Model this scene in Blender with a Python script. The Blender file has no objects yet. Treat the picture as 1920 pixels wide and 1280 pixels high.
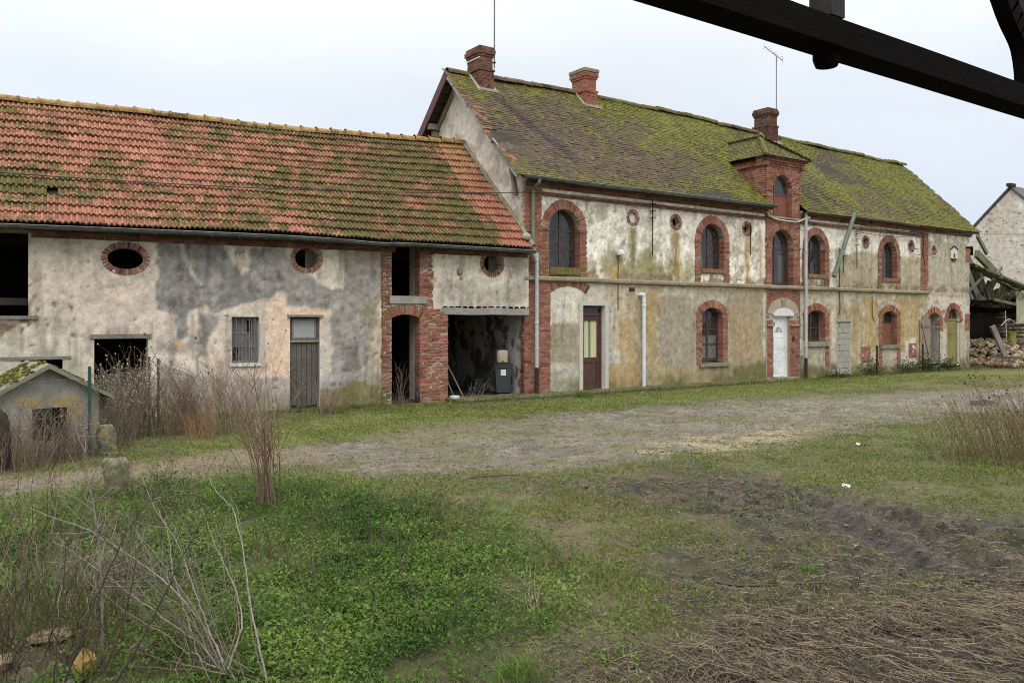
import bpy, math, random
import numpy as np
from mathutils import Vector, Matrix, Euler

random.seed(7)
RNG = np.random.default_rng(11)
SC = bpy.context.scene
COL = SC.collection
RAD = math.radians

# ---------------------------------------------------------------- camera
CAM = np.array([-12.693, -17.483, 2.0])
cd = bpy.data.cameras.new("camera")
cam = bpy.data.objects.new("camera", cd)
COL.objects.link(cam)
cam.location = CAM
cam.rotation_euler = (math.pi / 2, 0, RAD(54.87 - 90))
cd.sensor_width = 36.0
cd.lens = 1550 / 1920 * 36
cd.shift_y = -40 / 1920
cd.clip_start = 0.05
cd.clip_end = 2000
SC.camera = cam

# ---------------------------------------------------------------- overcast daylight
W = bpy.data.worlds.new("World")
SC.world = W
W.use_nodes = True
wn = W.node_tree
wn.nodes.clear()
wout = wn.nodes.new("ShaderNodeOutputWorld")
wbg = wn.nodes.new("ShaderNodeBackground")
wsky = wn.nodes.new("ShaderNodeTexSky")
wsky.sky_type = 'NISHITA'
wsky.sun_disc = False
wsky.sun_elevation = RAD(46)
wsky.sun_rotation = RAD(205)
wtc = wn.nodes.new("ShaderNodeTexCoord")
wsep = wn.nodes.new("ShaderNodeSeparateXYZ")
wramp = wn.nodes.new("ShaderNodeValToRGB")
wmul = wn.nodes.new("ShaderNodeVectorMath"); wmul.operation = 'SCALE'
wmul.inputs['Scale'].default_value = 30.0
wmix = wn.nodes.new("ShaderNodeMix"); wmix.data_type = 'RGBA'
wmix.inputs[0].default_value = 0.95
wn.links.new(wtc.outputs['Generated'], wsep.inputs[0])
wn.links.new(wsep.outputs['Z'], wramp.inputs[0])
cr = wramp.color_ramp
cr.elements[0].position = 0.0; cr.elements[0].color = (.226, .252, .296, 1)
cr.elements[1].position = 1.0; cr.elements[1].color = (1.12, 1.11, 1.09, 1)
e = cr.elements.new(.26); e.color = (.278, .298, .324, 1)
e = cr.elements.new(.42); e.color = (.39, .40, .41, 1)
wnz = wn.nodes.new("ShaderNodeTexNoise"); wnz.inputs['Scale'].default_value = 2.2; wnz.inputs['Detail'].default_value = 5
wmp = wn.nodes.new("ShaderNodeMapping"); wmp.inputs['Scale'].default_value = (1, 1, 2.6)
wn.links.new(wtc.outputs['Generated'], wmp.inputs[0]); wn.links.new(wmp.outputs[0], wnz.inputs['Vector'])
wcl = wn.nodes.new("ShaderNodeMapRange"); wcl.inputs[1].default_value = .3; wcl.inputs[2].default_value = .7; wcl.inputs[3].default_value = .93; wcl.inputs[4].default_value = 1.07
wn.links.new(wnz.outputs['Fac'], wcl.inputs[0])
wcm = wn.nodes.new("ShaderNodeVectorMath"); wcm.operation = 'SCALE'
wn.links.new(wramp.outputs[0], wcm.inputs[0]); wn.links.new(wcl.outputs[0], wcm.inputs['Scale'])
wn.links.new(wcm.outputs[0], wmul.inputs[0])
wn.links.new(wsky.outputs[0], wmix.inputs[6])
wn.links.new(wmul.outputs[0], wmix.inputs[7])
wn.links.new(wmix.outputs[2], wbg.inputs['Color'])
wbg.inputs['Strength'].default_value = 0.1
wn.links.new(wbg.outputs[0], wout.inputs['Surface'])

sd = bpy.data.lights.new("sun", 'SUN')
sd.energy = 1.0
sd.angle = RAD(30)
sd.color = (1.0, .96, .90)
sun = bpy.data.objects.new("sun", sd)
COL.objects.link(sun)
_d = Vector((-.55 * .69, -.83 * .69, .72))          # towards the veiled sun
sun.rotation_euler = _d.to_track_quat('Z', 'Y').to_euler()

SC.view_settings.view_transform = 'Standard'
SC.view_settings.look = 'None'
SC.view_settings.exposure = 0.06
SC.view_settings.gamma = 1.0
SC.view_settings.use_curve_mapping = False
SC.render.engine = 'CYCLES'
SC.cycles.filter_width = 1.05
SC.cycles.use_denoising = True
SC.cycles.denoising_prefilter = "NONE"
SC.cycles.max_bounces = 6
SC.cycles.diffuse_bounces = 3
SC.cycles.transparent_max_bounces = 6

# ---------------------------------------------------------------- noise
def _hash(x, y, s):
    h = (x.astype(np.int64) * 374761393 + y.astype(np.int64) * 668265263 + s * 1274126177) & 0xffffffff
    h = ((h ^ (h >> 13)) * 1274126177) & 0xffffffff
    h = (h ^ (h >> 16)) & 0xffffffff
    return h / 4294967295.0

def vnoise(x, y, s=0):
    x = np.asarray(x, float); y = np.asarray(y, float)
    xi = np.floor(x); yi = np.floor(y)
    fx = x - xi; fy = y - yi
    fx = fx * fx * (3 - 2 * fx); fy = fy * fy * (3 - 2 * fy)
    a = _hash(xi, yi, s); b = _hash(xi + 1, yi, s); c = _hash(xi, yi + 1, s); d = _hash(xi + 1, yi + 1, s)
    return (a * (1 - fx) + b * fx) * (1 - fy) + (c * (1 - fx) + d * fx) * fy

def fbm(x, y, o=4, s=0):
    t = 0; a = .5; n = 0
    for i in range(o):
        t = t + a * vnoise(x, y, s + i * 17); n += a
        x = np.asarray(x) * 2.03 + 11.3; y = np.asarray(y) * 2.03 - 7.1; a *= .55
    return t / n

def sstep(a, b, x):
    t = np.clip((np.asarray(x, float) - a) / (b - a), 0, 1)
    return t * t * (3 - 2 * t)

def poly_sd(px, py, poly):
    """signed distance to a polygon, negative inside"""
    px = np.asarray(px, float); py = np.asarray(py, float)
    n = len(poly); d = np.full(px.shape, 1e9); ins = np.zeros(px.shape, bool)
    for i in range(n):
        x0, y0 = poly[i]; x1, y1 = poly[(i + 1) % n]
        ex, ey = x1 - x0, y1 - y0
        L = ex * ex + ey * ey + 1e-12
        t = np.clip(((px - x0) * ex + (py - y0) * ey) / L, 0, 1)
        d = np.minimum(d, np.hypot(px - x0 - t * ex, py - y0 - t * ey))
        if abs(ey) > 1e-12:
            c = ((y0 > py) != (y1 > py)) & (px < (x1 - x0) * (py - y0) / (y1 - y0) + x0)
            ins ^= c
    return np.where(ins, -d, d)

def line_d(px, py, pts):
    d = np.full(np.shape(px), 1e9)
    for (x0, y0), (x1, y1) in zip(pts[:-1], pts[1:]):
        ex, ey = x1 - x0, y1 - y0
        t = np.clip(((px - x0) * ex + (py - y0) * ey) / (ex * ex + ey * ey + 1e-12), 0, 1)
        d = np.minimum(d, np.hypot(px - x0 - t * ex, py - y0 - t * ey))
    return d

# ---------------------------------------------------------------- mesh building
class MB:
    def __init__(s):
        s.V = []; s.F = {}; s.T = []; s.n = 0; s.hast = False; s.soft = False
    def add(s, V, F, tint=None):
        V = np.asarray(V, float).reshape(-1, 3)
        for f in F:
            f = np.asarray(f, int)
            if f.ndim == 1: f = f[None]
            s.F.setdefault(f.shape[1], []).append(f + s.n)
        s.V.append(V)
        if tint is None:
            s.T.append(np.tile([0, 0, 0, 1.0], (len(V), 1)))
        else:
            s.hast = True
            t = np.asarray(tint, float)
            if t.ndim == 1: t = np.tile(t, (len(V), 1))
            if t.shape[1] == 3: t = np.concatenate([t, np.ones((len(t), 1))], 1)
            s.T.append(t)
        s.n += len(V)
        return s
    def mesh(s, name):
        me = bpy.data.meshes.new(name)
        V = np.concatenate(s.V) if s.V else np.zeros((0, 3))
        idx = []; st = []; k0 = 0
        for k, L in s.F.items():
            f = np.concatenate(L)
            idx.append(f.ravel()); st.append(k0 + np.arange(len(f)) * k); k0 += f.size
        me.vertices.add(len(V)); me.vertices.foreach_set("co", V.ravel().astype(np.float32))
        if idx:
            idx = np.concatenate(idx); st = np.concatenate(st)
            me.loops.add(len(idx)); me.loops.foreach_set("vertex_index", idx.astype(np.int32))
            me.polygons.add(len(st)); me.polygons.foreach_set("loop_start", st.astype(np.int32))
        if s.hast:
            a = me.attributes.new("tint", 'FLOAT_COLOR', 'POINT')
            a.data.foreach_set("color", np.concatenate(s.T).ravel().astype(np.float32))
        me.update(calc_edges=True)
        if len(me.polygons):
            me.polygons.foreach_set("use_smooth", np.full(len(me.polygons), 0 < len(me.polygons) < 60000 and s.soft))
            if s.soft and len(me.polygons) < 60000: me.set_sharp_from_angle(angle=RAD(38))
        return me
    def build(s, name, mat, parent=None, smooth=False, kind=None, label=None, loc=None):
        me = s.mesh(name)
        if smooth and len(me.polygons):
            me.polygons.foreach_set("use_smooth", np.ones(len(me.polygons), bool))
        o = link(name, me, mat, parent)
        if kind: o["kind"] = kind
        if label: o["label"] = label
        if loc is not None: o.location = loc
        o.color = (0, 0, 0, 1)
        return o
    # shapes
    def box(s, x0, x1, y0, y1, z0, z1, tint=None, M=None):
        V = np.array([[x, y, z] for z in (z0, z1) for y in (y0, y1) for x in (x0, x1)], float)
        if M is not None: V = V @ M[:3, :3].T + M[:3, 3]
        return s.add(V, [[[0, 2, 3, 1], [4, 5, 7, 6], [0, 1, 5, 4], [2, 6, 7, 3], [0, 4, 6, 2], [1, 3, 7, 5]]], tint)
    def prism(s, poly, axis, a, b, tint=None):
        """2D polygon extruded; axis 'y' : poly in (x,z), 'x' : poly in (y,z), 'z' : poly in (x,y)"""
        n = len(poly)
        def up(p, t):
            return {'y': (p[0], t, p[1]), 'x': (t, p[0], p[1]), 'z': (p[0], p[1], t)}[axis]
        V = [up(p, a) for p in poly] + [up(p, b) for p in poly]
        s.add(V, [[[i, (i + 1) % n, n + (i + 1) % n, n + i] for i in range(n)], [list(range(n))[::-1]], [list(range(n, 2 * n))]], tint)
        return s
    def bar(s, p, q, w, h, tint=None, up=(0, 0, 1)):
        p = np.array(p, float); q = np.array(q, float); d = q - p; L = np.linalg.norm(d); d /= L
        u = np.array(up, float); a = np.cross(d, u)
        if np.linalg.norm(a) < 1e-4: a = np.cross(d, [1, 0, 0])
        a /= np.linalg.norm(a); b = np.cross(a, d)
        M = np.eye(4); M[:3, 0] = d; M[:3, 1] = a; M[:3, 2] = b; M[:3, 3] = p
        return s.box(0, L, -w / 2, w / 2, -h / 2, h / 2, tint, M)
    def tube(s, pts, r, k=6, tint=None, cap=True):
        P = np.asarray(pts, float); n = len(P); s.soft = True
        r = np.broadcast_to(np.asarray(r, float), (n,))
        T = np.gradient(P, axis=0); T /= np.linalg.norm(T, axis=1)[:, None] + 1e-12
        u = np.array([0, 0, 1.0]) if abs(T[0, 2]) < .9 else np.array([1.0, 0, 0])
        if np.min(np.abs(T @ T[0])) > .75:
            A = np.cross(T, u)
        else:                                   # carry the frame along a bending line
            A = np.zeros_like(T); a0 = np.cross(T[0], u)
            for i in range(n):
                a0 = a0 - T[i] * (a0 @ T[i]); a0 /= np.linalg.norm(a0) + 1e-9; A[i] = a0
        A /= np.linalg.norm(A, axis=1)[:, None] + 1e-9
        B = np.cross(T, A)
        a = np.arange(k) * 2 * math.pi / k
        V = P[:, None] + r[:, None, None] * (np.cos(a)[None, :, None] * A[:, None] + np.sin(a)[None, :, None] * B[:, None])
        i = np.arange(n - 1)[:, None] * k; j = np.arange(k)[None]
        q = np.stack([i + j, i + (j + 1) % k, i + k + (j + 1) % k, i + k + j], -1).reshape(-1, 4)
        F = [q]
        if cap: F += [[list(range(k))[::-1]], [list(range((n - 1) * k, n * k))]]
        return s.add(V.reshape(-1, 3), F, tint)
    def lathe(s, prof, k=20, c=(0, 0, 0), tint=None):
        V = []; n = len(prof); s.soft = True
        for r, z in prof:
            for j in range(k):
                a = j * 2 * math.pi / k
                V.append((c[0] + r * math.cos(a), c[1] + r * math.sin(a), c[2] + z))
        F = [[i * k + j, i * k + (j + 1) % k, (i + 1) * k + (j + 1) % k, (i + 1) * k + j] for i in range(n - 1) for j in range(k)]
        return s.add(V, [F, [list(range(k))[::-1]], [list(range((n - 1) * k, n * k))]], tint)

def link(name, data, mat=None, parent=None):
    o = bpy.data.objects.new(name, data)
    COL.objects.link(o)
    if mat is not None and not data.materials: data.materials.append(mat)
    if parent is not None: o.parent = parent
    return o

def tag(o, label, cat, group=None):
    o["label"] = label; o["category"] = cat
    if group: o["group"] = group
    return o

def thing(name, label, cat, loc=(0, 0, 0), rz=0, group=None):
    o = bpy.data.objects.new(name, None); COL.objects.link(o)
    o.empty_display_size = .1
    o.location = loc; o.rotation_euler = (0, 0, rz)
    return tag(o, label, cat, group)

def ico(sub=2):
    import bmesh
    bm = bmesh.new(); bmesh.ops.create_icosphere(bm, subdivisions=sub, radius=1)
    V = np.array([v.co[:] for v in bm.verts]); F = np.array([[v.index for v in f.verts] for f in bm.faces]); bm.free()
    return V, F
ICO1, ICO2, ICO3 = ico(1), ico(2), ico(3)

def rock(seed, sx, sy, sz, lvl=2, rough=.3):
    V, F = (ICO1, ICO2, ICO3)[lvl - 1]
    n = fbm(V[:, 0] * 1.3 + seed * 3.1 + V[:, 2] * .7, V[:, 1] * 1.3 - seed + V[:, 2] * .9, 3, seed) - .5
    V = V * (1 + 2 * rough * n)[:, None]
    V = np.sign(V) * np.abs(V) ** .92
    return V * np.array([sx, sy, sz]), F

def crag(seed, sx, sy, sz, cuts=16):
    """a broken stone: a ball cut by random planes, then roughened"""
    V, F = ICO3; V = V.copy(); r = np.random.default_rng(seed)
    for i in range(cuts):
        n = r.normal(0, 1, 3); n /= np.linalg.norm(n); d = r.uniform(.45, .85)
        s = V @ n; k = s > d; V[k] -= (s[k] - d)[:, None] * n
    n = fbm(V[:, 0] * 4 + seed + V[:, 2] * 2, V[:, 1] * 4 + V[:, 2] * 3, 3, seed) - .5
    return V * (1 + .30 * n)[:, None] * np.array([sx, sy, sz]), F

# unit pieces with worn corners --------------------------------------------------
def worn_box(rng, j=.06):
    V = np.array([[x, y, z] for z in (-.5, .5) for y in (-.5, .5) for x in (-.5, .5)], float)
    V += rng.uniform(-j, j, V.shape) * np.array([.35, .6, 1.0])
    F = np.array([[0, 2, 3, 1], [4, 5, 7, 6], [0, 1, 5, 4], [2, 6, 7, 3], [0, 4, 6, 2], [1, 3, 7, 5]])
    return V, F
BRICKS = [worn_box(np.random.default_rng(i), .07) for i in range(8)]

def mesh_of(V, F, name):
    return MB().add(V, [F]).mesh(name)

def build_pieces(owner, ownerM, name, stuffname, variants, items, mat, limit=300, prefer=None):
    """items: (4x4 local matrix, variant, (r,g,b)); the nearest ones become single parts, the rest one mass"""
    if not items: return
    c = np.array([ownerM @ np.append(m[:3, 3], 1) for m, _, _ in items])[:, :3]
    d = np.linalg.norm(c - CAM, axis=1)
    if prefer is not None: d = d + np.array([prefer(m[:3, 3]) for m, _, _ in items])
    order = np.argsort(d)
    me = [mesh_of(V, F, name) for V, F in variants]
    for i in order[:limit]:
        m, v, t = items[i]
        if not me[v].materials: me[v].materials.append(mat)
        o = bpy.data.objects.new(name, me[v]); COL.objects.link(o)
        o.parent = owner
        o.matrix_local = Matrix(m.tolist())
        o.color = (t[0], t[1], t[2], 1)
    rest = order[limit:]
    if len(rest):
        mb = MB()
        for vi, (V, F) in enumerate(variants):
            ids = [i for i in rest if items[i][1] == vi]
            if not ids: continue
            Ms = np.array([items[i][0] for i in ids]); T = np.array([items[i][2] for i in ids])
            P = np.einsum('nij,kj->nki', Ms[:, :3, :3], V) + Ms[:, None, :3, 3]
            FF = (F[None] + (np.arange(len(ids)) * len(V))[:, None, None]).reshape(-1, F.shape[1])
            mb.add(P.reshape(-1, 3), [FF], np.repeat(T, len(V), 0))
        mb.build(stuffname, mat, owner, kind="stuff")

def mat4(X, Y, Z, p, s=(1, 1, 1)):
    M = np.eye(4)
    M[:3, 0] = np.array(X) * s[0]; M[:3, 1] = np.array(Y) * s[1]; M[:3, 2] = np.array(Z) * s[2]; M[:3, 3] = p
    return M

# ---------------------------------------------------------------- materials
class MT:
    def __init__(s, name):
        s.m = bpy.data.materials.new(name); s.m.use_nodes = True
        s.t = s.m.node_tree; s.t.nodes.clear()
        s.out = s.t.nodes.new("ShaderNodeOutputMaterial")
        s.b = s.t.nodes.new("ShaderNodeBsdfPrincipled")
        s.t.links.new(s.b.outputs[0], s.out.inputs[0])
        s._pos = None
    def N(s, t, **kw):
        n = s.t.nodes.new(t)
        for k, v in kw.items(): setattr(n, k, v)
        return n
    def put(s, sock, v):
        if isinstance(v, bpy.types.NodeSocket): s.t.links.new(v, sock)
        elif isinstance(v, (tuple, list)): sock.default_value = (*v, 1) if len(v) == 3 and sock.type == 'RGBA' else v
        else: sock.default_value = v
    @property
    def pos(s):
        if s._pos is None: s._pos = s.N("ShaderNodeNewGeometry").outputs['Position']
        return s._pos
    def noise(s, scale, detail=3, rough=.6, vec=None, stretch=None):
        v = vec or s.pos
        if stretch:
            mp = s.N("ShaderNodeMapping"); mp.inputs['Scale'].default_value = stretch
            s.t.links.new(v, mp.inputs[0]); v = mp.outputs[0]
        n = s.N("ShaderNodeTexNoise"); s.t.links.new(v, n.inputs['Vector'])
        n.inputs['Scale'].default_value = scale; n.inputs['Detail'].default_value = detail; n.inputs['Roughness'].default_value = rough
        return n.outputs['Fac']
    def ramp(s, fac, stops, interp='LINEAR'):
        r = s.N("ShaderNodeValToRGB"); c = r.color_ramp; c.interpolation = interp
        while len(c.elements) < len(stops): c.elements.new(.5)
        for e, (p, col) in zip(c.elements, stops):
            e.position = p
            e.color = (col, col, col, 1) if isinstance(col, (int, float)) else (*col, 1)
        s.put(r.inputs[0], fac)
        return r.outputs[0]
    def mix(s, fac, a, b, mode='MIX'):
        n = s.N("ShaderNodeMix", data_type='RGBA', blend_type=mode)
        s.put(n.inputs[0], fac); s.put(n.inputs[6], a); s.put(n.inputs[7], b)
        return n.outputs[2]
    def math(s, op, a, b=0.0, clamp=False):
        n = s.N("ShaderNodeMath", operation=op, use_clamp=clamp)
        s.put(n.inputs[0], a); s.put(n.inputs[1], b)
        return n.outputs[0]
    def attr(s, name):
        return s.N("ShaderNodeAttribute", attribute_name=name, attribute_type='GEOMETRY')
    def tint(s):
        """piece colour data: object colour of single pieces plus the attribute of massed ones"""
        a = s.attr("tint"); o = s.N("ShaderNodeObjectInfo")
        v = s.N("ShaderNodeVectorMath", operation='ADD')
        s.t.links.new(a.outputs['Color'], v.inputs[0]); s.t.links.new(o.outputs['Color'], v.inputs[1])
        sp = s.N("ShaderNodeSeparateXYZ"); s.t.links.new(v.outputs[0], sp.inputs[0])
        return sp.outputs
    def bump(s, h, strength=.4, dist=.02):
        n = s.N("ShaderNodeBump"); n.inputs['Strength'].default_value = strength; n.inputs['Distance'].default_value = dist
        s.put(n.inputs['Height'], h); s.t.links.new(n.outputs[0], s.b.inputs['Normal'])
    def fin(s, col=None, rough=.85, spec=.3, metal=0.0):
        if col is not None: s.put(s.b.inputs['Base Color'], col)
        s.put(s.b.inputs['Roughness'], rough); s.put(s.b.inputs['Specular IOR Level'], spec); s.put(s.b.inputs['Metallic'], metal)
        return s.m

def simple(name, c0, c1, scale=8, rough=.8, spec=.3, metal=0, bump=.25, stretch=None, dist=.01, detail=4):
    m = MT(name)
    n = m.noise(scale, detail, .65, stretch=stretch)
    n2 = m.noise(scale * .23, 2, .5)
    f = m.math('ADD', m.math('MULTIPLY', n, .65), m.math('MULTIPLY', n2, .35))
    col = m.ramp(f, [(.32, c0), (.68, c1)])
    if bump: m.bump(n, bump, dist)
    return m.fin(col, rough, spec, metal)

def make_plaster(name, bump=.5):
    m = MT(name)
    a = m.attr("tint").outputs['Color']
    n1 = m.noise(5, 5, .65); n2 = m.noise(32, 4, .7); n3 = m.noise(110, 2, .6)
    f = m.math('ADD', m.math('MULTIPLY', n1, .5), m.math('ADD', m.math('MULTIPLY', n2, .35), m.math('MULTIPLY', n3, .15)))
    g = m.ramp(f, [(.36, .60), (.5, 1.0), (.63, 1.28)])
    col = m.mix(1.0, a, g, 'MULTIPLY')
    pits = m.ramp(m.noise(26, 3, .75), [(.23, 1.0), (.28, 0.0)])
    col = m.mix(m.math('MULTIPLY', pits, .55), col, (.10, .085, .07))
    m.bump(m.math('ADD', m.math('MULTIPLY', n1, .6), m.math('MULTIPLY', n2, .5)), bump, .025)
    return m.fin(col, .92, .2)
M_PLASTER = make_plaster("lime_plaster")

def make_brick(name="brick"):
    m = MT(name)
    t = m.tint()
    n = m.noise(30, 4, .7); n1 = m.noise(7, 3, .6); n0 = m.noise(2.2, 2, .5)
    v = m.math('ADD', t[0], m.math('MULTIPLY', m.math('SUBTRACT', n1, .5), .55))
    col = m.ramp(v, [(0, (.085, .038, .028)), (.25, (.195, .080, .054)), (.55, (.300, .120, .080)), (.82, (.37, .160, .108)), (1, (.39, .24, .165))])
    col = m.mix(m.math('MULTIPLY', n, .5), col, m.mix(1.0, col, (.5, .48, .46), 'MULTIPLY'))
    lime = m.ramp(m.math('ADD', m.math('MULTIPLY', n, .5), m.math('MULTIPLY', n0, .5)), [(.52, 0.0), (.64, 1.0)])
    col = m.mix(m.math('MULTIPLY', lime, .38), col, (.40, .33, .26))
    moss = m.math('MULTIPLY', m.ramp(m.math('ADD', m.math('ADD', t[1], m.math('MULTIPLY', n, .5)), -.5), [(.15, 0.0), (.45, 1.0)]), .85)
    col = m.mix(moss, col, (.12, .105, .028))
    col = m.mix(m.math('MULTIPLY', t[2], .8), col, (.06, .045, .038))
    m.bump(n, .5, .012)
    return m.fin(col, .9, .2)
M_BRICK = make_brick()
M_MORTAR = simple("lime_mortar", (.22, .185, .15), (.46, .42, .36), 12, .95, .15)
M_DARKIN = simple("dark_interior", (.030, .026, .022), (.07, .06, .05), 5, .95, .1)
M_OLDWOOD = simple("weathered_wood", (.10, .088, .075), (.30, .275, .24), 9, .85, .2, stretch=(1, 6, 6), bump=.6)
M_GREYPLANK = simple("grey_plank", (.055, .048, .042), (.17, .15, .13), 10, .85, .2, stretch=(7, 7, .7), bump=.6)
M_BLACKWOOD = simple("shade_black_timber", (.0025, .0022, .002), (.007, .006, .0055), 9, .95, .05, stretch=(1, 6, 6), bump=.6)  # albedo cut to near black; the beam's backlit darkness is in the colour
M_GREYPOST = simple("grey_timber", (.012, .011, .0105), (.050, .047, .045), 12, .85, .2, stretch=(6, 6, 1), bump=.6)
M_REDWOOD = simple("oxblood_paint", (.055, .022, .019), (.115, .045, .038), 14, .55, .4, stretch=(2, 2, .8), bump=.2)
M_REDBOARD = simple("faded_red_board", (.13, .045, .032), (.24, .088, .06), 9, .7, .3, stretch=(5, 5, .6), bump=.3)
M_ZINC = simple("old_zinc", (.06, .064, .066), (.22, .23, .235), 7, .5, .5, .55, bump=.1)
M_PIPE = simple("pale_grey_pipe", (.30, .31, .32), (.50, .51, .52), 6, .45, .4, bump=.05)
M_GREENPIPE = simple("algae_pipe", (.085, .10, .065), (.20, .215, .16), 9, .6, .3, bump=.1)
M_WHITEPAINT = simple("white_paint", (.52, .54, .54), (.80, .81, .82), 6, .45, .4, bump=.05)
M_WHITEPLASTER = simple("white_render", (.50, .49, .46), (.68, .67, .64), 9, .9, .2)
M_STONE = simple("mossy_ledge_stone", (.17, .135, .075), (.36, .32, .23), 7, .9, .2, bump=.5)
M_SILL = simple("lichened_sill", (.13, .12, .075), (.30, .28, .21), 9, .9, .2, bump=.4)
M_IRON = simple("rusty_iron", (.022, .014, .010), (.06, .034, .022), 20, .8, .3, bump=.3)
M_WIRE = simple("black_cable", (.012, .012, .013), (.025, .025, .026), 9, .6, .4, bump=0)
M_BLOCK = simple("cement_block", (.26, .245, .21), (.38, .36, .315), 14, .95, .15, bump=.4)
M_CURTAIN = simple("cream_curtain", (.50, .45, .27), (.62, .57, .36), 3, .9, .1, stretch=(14, 14, .4), bump=.1)
M_CURTAINGREEN = simple("green_curtain_stripe", (.10, .17, .11), (.16, .25, .15), 6, .9, .1, bump=.1)
M_LACE = simple("lace_curtain", (.72, .74, .78), (.86, .87, .90), 45, .9, .1, bump=.2)

def make_glass():
    m = MT("window_glass")
    n = m.noise(1.7, 2, .5)
    col = m.ramp(m.noise(6, 3, .6), [(.3, (.010, .009, .009)), (.7, (.030, .027, .026))])
    tr = m.N("ShaderNodeBsdfTransparent"); tr.inputs[0].default_value = (.70, .72, .70, 1)
    gl = m.N("ShaderNodeBsdfGlossy"); gl.inputs['Roughness'].default_value = .03; gl.inputs[0].default_value = (.9, .92, .95, 1)
    df = m.N("ShaderNodeBsdfDiffuse"); df.inputs[0].default_value = (.16, .15, .135, 1)
    lw = m.N("ShaderNodeLayerWeight"); lw.inputs['Blend'].default_value = .5; fr = m.math('ADD', .035, m.math('MULTIPLY', m.math('POWER', lw.outputs['Facing'], 4.0), .55))
    bp = m.N("ShaderNodeBump"); bp.inputs['Strength'].default_value = .25; bp.inputs['Distance'].default_value = .02; m.t.links.new(n, bp.inputs['Height'])
    m.t.links.new(bp.outputs[0], gl.inputs['Normal'])
    m1 = m.N("ShaderNodeMixShader"); m.t.links.new(m.ramp(m.noise(9, 4, .7), [(.4, .05), (.7, .28)]), m1.inputs[0]); m.t.links.new(tr.outputs[0], m1.inputs[1]); m.t.links.new(df.outputs[0], m1.inputs[2])
    m2 = m.N("ShaderNodeMixShader"); m.t.links.new(fr, m2.inputs[0]); m.t.links.new(m1.outputs[0], m2.inputs[1]); m.t.links.new(gl.outputs[0], m2.inputs[2])
    m.t.links.new(m2.outputs[0], m.out.inputs[0])
    return m.m
M_GLASS = make_glass()

def make_tile_red():
    m = MT("red_clay_tile")
    t = m.tint()
    n = m.noise(24, 4, .7); n1 = m.noise(5.5, 3, .6); n2 = m.noise(60, 2, .6)
    v = m.math('ADD', t[0], m.math('MULTIPLY', m.math('SUBTRACT', n1, .5), .5))
    col = m.ramp(v, [(0, (.125, .058, .040)), (.35, (.27, .112, .074)), (.7, (.40, .178, .115)), (1, (.47, .25, .165))])
    col = m.mix(1.0, col, m.ramp(n, [(.3, .62), (.65, 1.1)]), 'MULTIPLY')
    col = m.mix(m.math('MULTIPLY', t[2], 1.0), col, m.ramp(n1, [(.3, (.17, .10, .045)), (.5, (.29, .185, .06)), (.7, (.38, .29, .13))]))
    big = m.ramp(m.noise(.75, 3, .55), [(.32, 0.0), (.68, 1.0)]); mid = m.ramp(m.noise(4.5, 4, .65, stretch=(.6, 1, 1)), [(.34, 0.0), (.66, 1.0)]); fine = m.ramp(m.noise(16, 4, .7), [(.34, 0.0), (.66, 1.0)])
    nm = m.math('ADD', m.math('MULTIPLY', big, .22), m.math('ADD', m.math('MULTIPLY', mid, .36), m.math('MULTIPLY', fine, .42)))
    nm = m.ramp(nm, [(.20, 0.0), (.80, 1.0)])
    k = m.math('ADD', nm, m.math('SUBTRACT', t[1], 1.0))
    mk = m.ramp(k, [(-.0, 0.0), (.09, 1.0)])
    moss = m.ramp(m.math('ADD', m.math('MULTIPLY', n, .5), m.math('MULTIPLY', n1, .5)), [(.35, (.032, .027, .015)), (.5, (.088, .077, .026)), (.7, (.165, .145, .042))])
    col = m.mix(mk, col, moss)
    m.bump(m.math('ADD', n, m.math('MULTIPLY', mk, .8)), .5, .015)
    return m.fin(col, .88, .2)
M_TILERED = make_tile_red()

def make_tile_flat():
    m = MT("brown_plain_tile")
    t = m.tint()
    n = m.noise(22, 4, .7); n1 = m.noise(3.2, 4, .6)
    v = m.math('ADD', t[0], m.math('MULTIPLY', m.math('SUBTRACT', n1, .5), .4))
    col = m.ramp(v, [(0, (.030, .023, .017)), (.4, (.080, .058, .038)), (.75, (.125, .088, .056)), (1, (.25, .095, .055))])
    col = m.mix(m.math('MULTIPLY', m.ramp(n, [(.5, 0.0), (.72, 1.0)]), .35), col, (.17, .16, .12))
    big = m.ramp(m.noise(.6, 3, .55), [(.32, 0.0), (.68, 1.0)]); mid = m.ramp(m.noise(3.4, 4, .65), [(.34, 0.0), (.66, 1.0)]); fine = m.ramp(m.noise(13, 4, .7), [(.34, 0.0), (.66, 1.0)])
    nm = m.ramp(m.math('ADD', m.math('MULTIPLY', big, .30), m.math('ADD', m.math('MULTIPLY', mid, .36), m.math('MULTIPLY', fine, .34))), [(.20, 0.0), (.80, 1.0)])
    k = m.math('ADD', nm, m.math('SUBTRACT', t[1], 1.0))
    mk = m.ramp(k, [(0, 0.0), (.10, 1.0)])
    moss = m.ramp(m.math('ADD', m.math('MULTIPLY', n, .55), m.math('MULTIPLY', n1, .45)), [(.36, (.042, .041, .015)), (.5, (.105, .103, .022)), (.68, (.19, .188, .036))])
    col = m.mix(mk, col, moss)
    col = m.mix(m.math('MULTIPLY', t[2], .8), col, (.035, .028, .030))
    m.bump(m.math('ADD', n, m.math('MULTIPLY', mk, .8)), .5, .012)
    return m.fin(col, .9, .2)
M_TILEFLAT = make_tile_flat()

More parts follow.
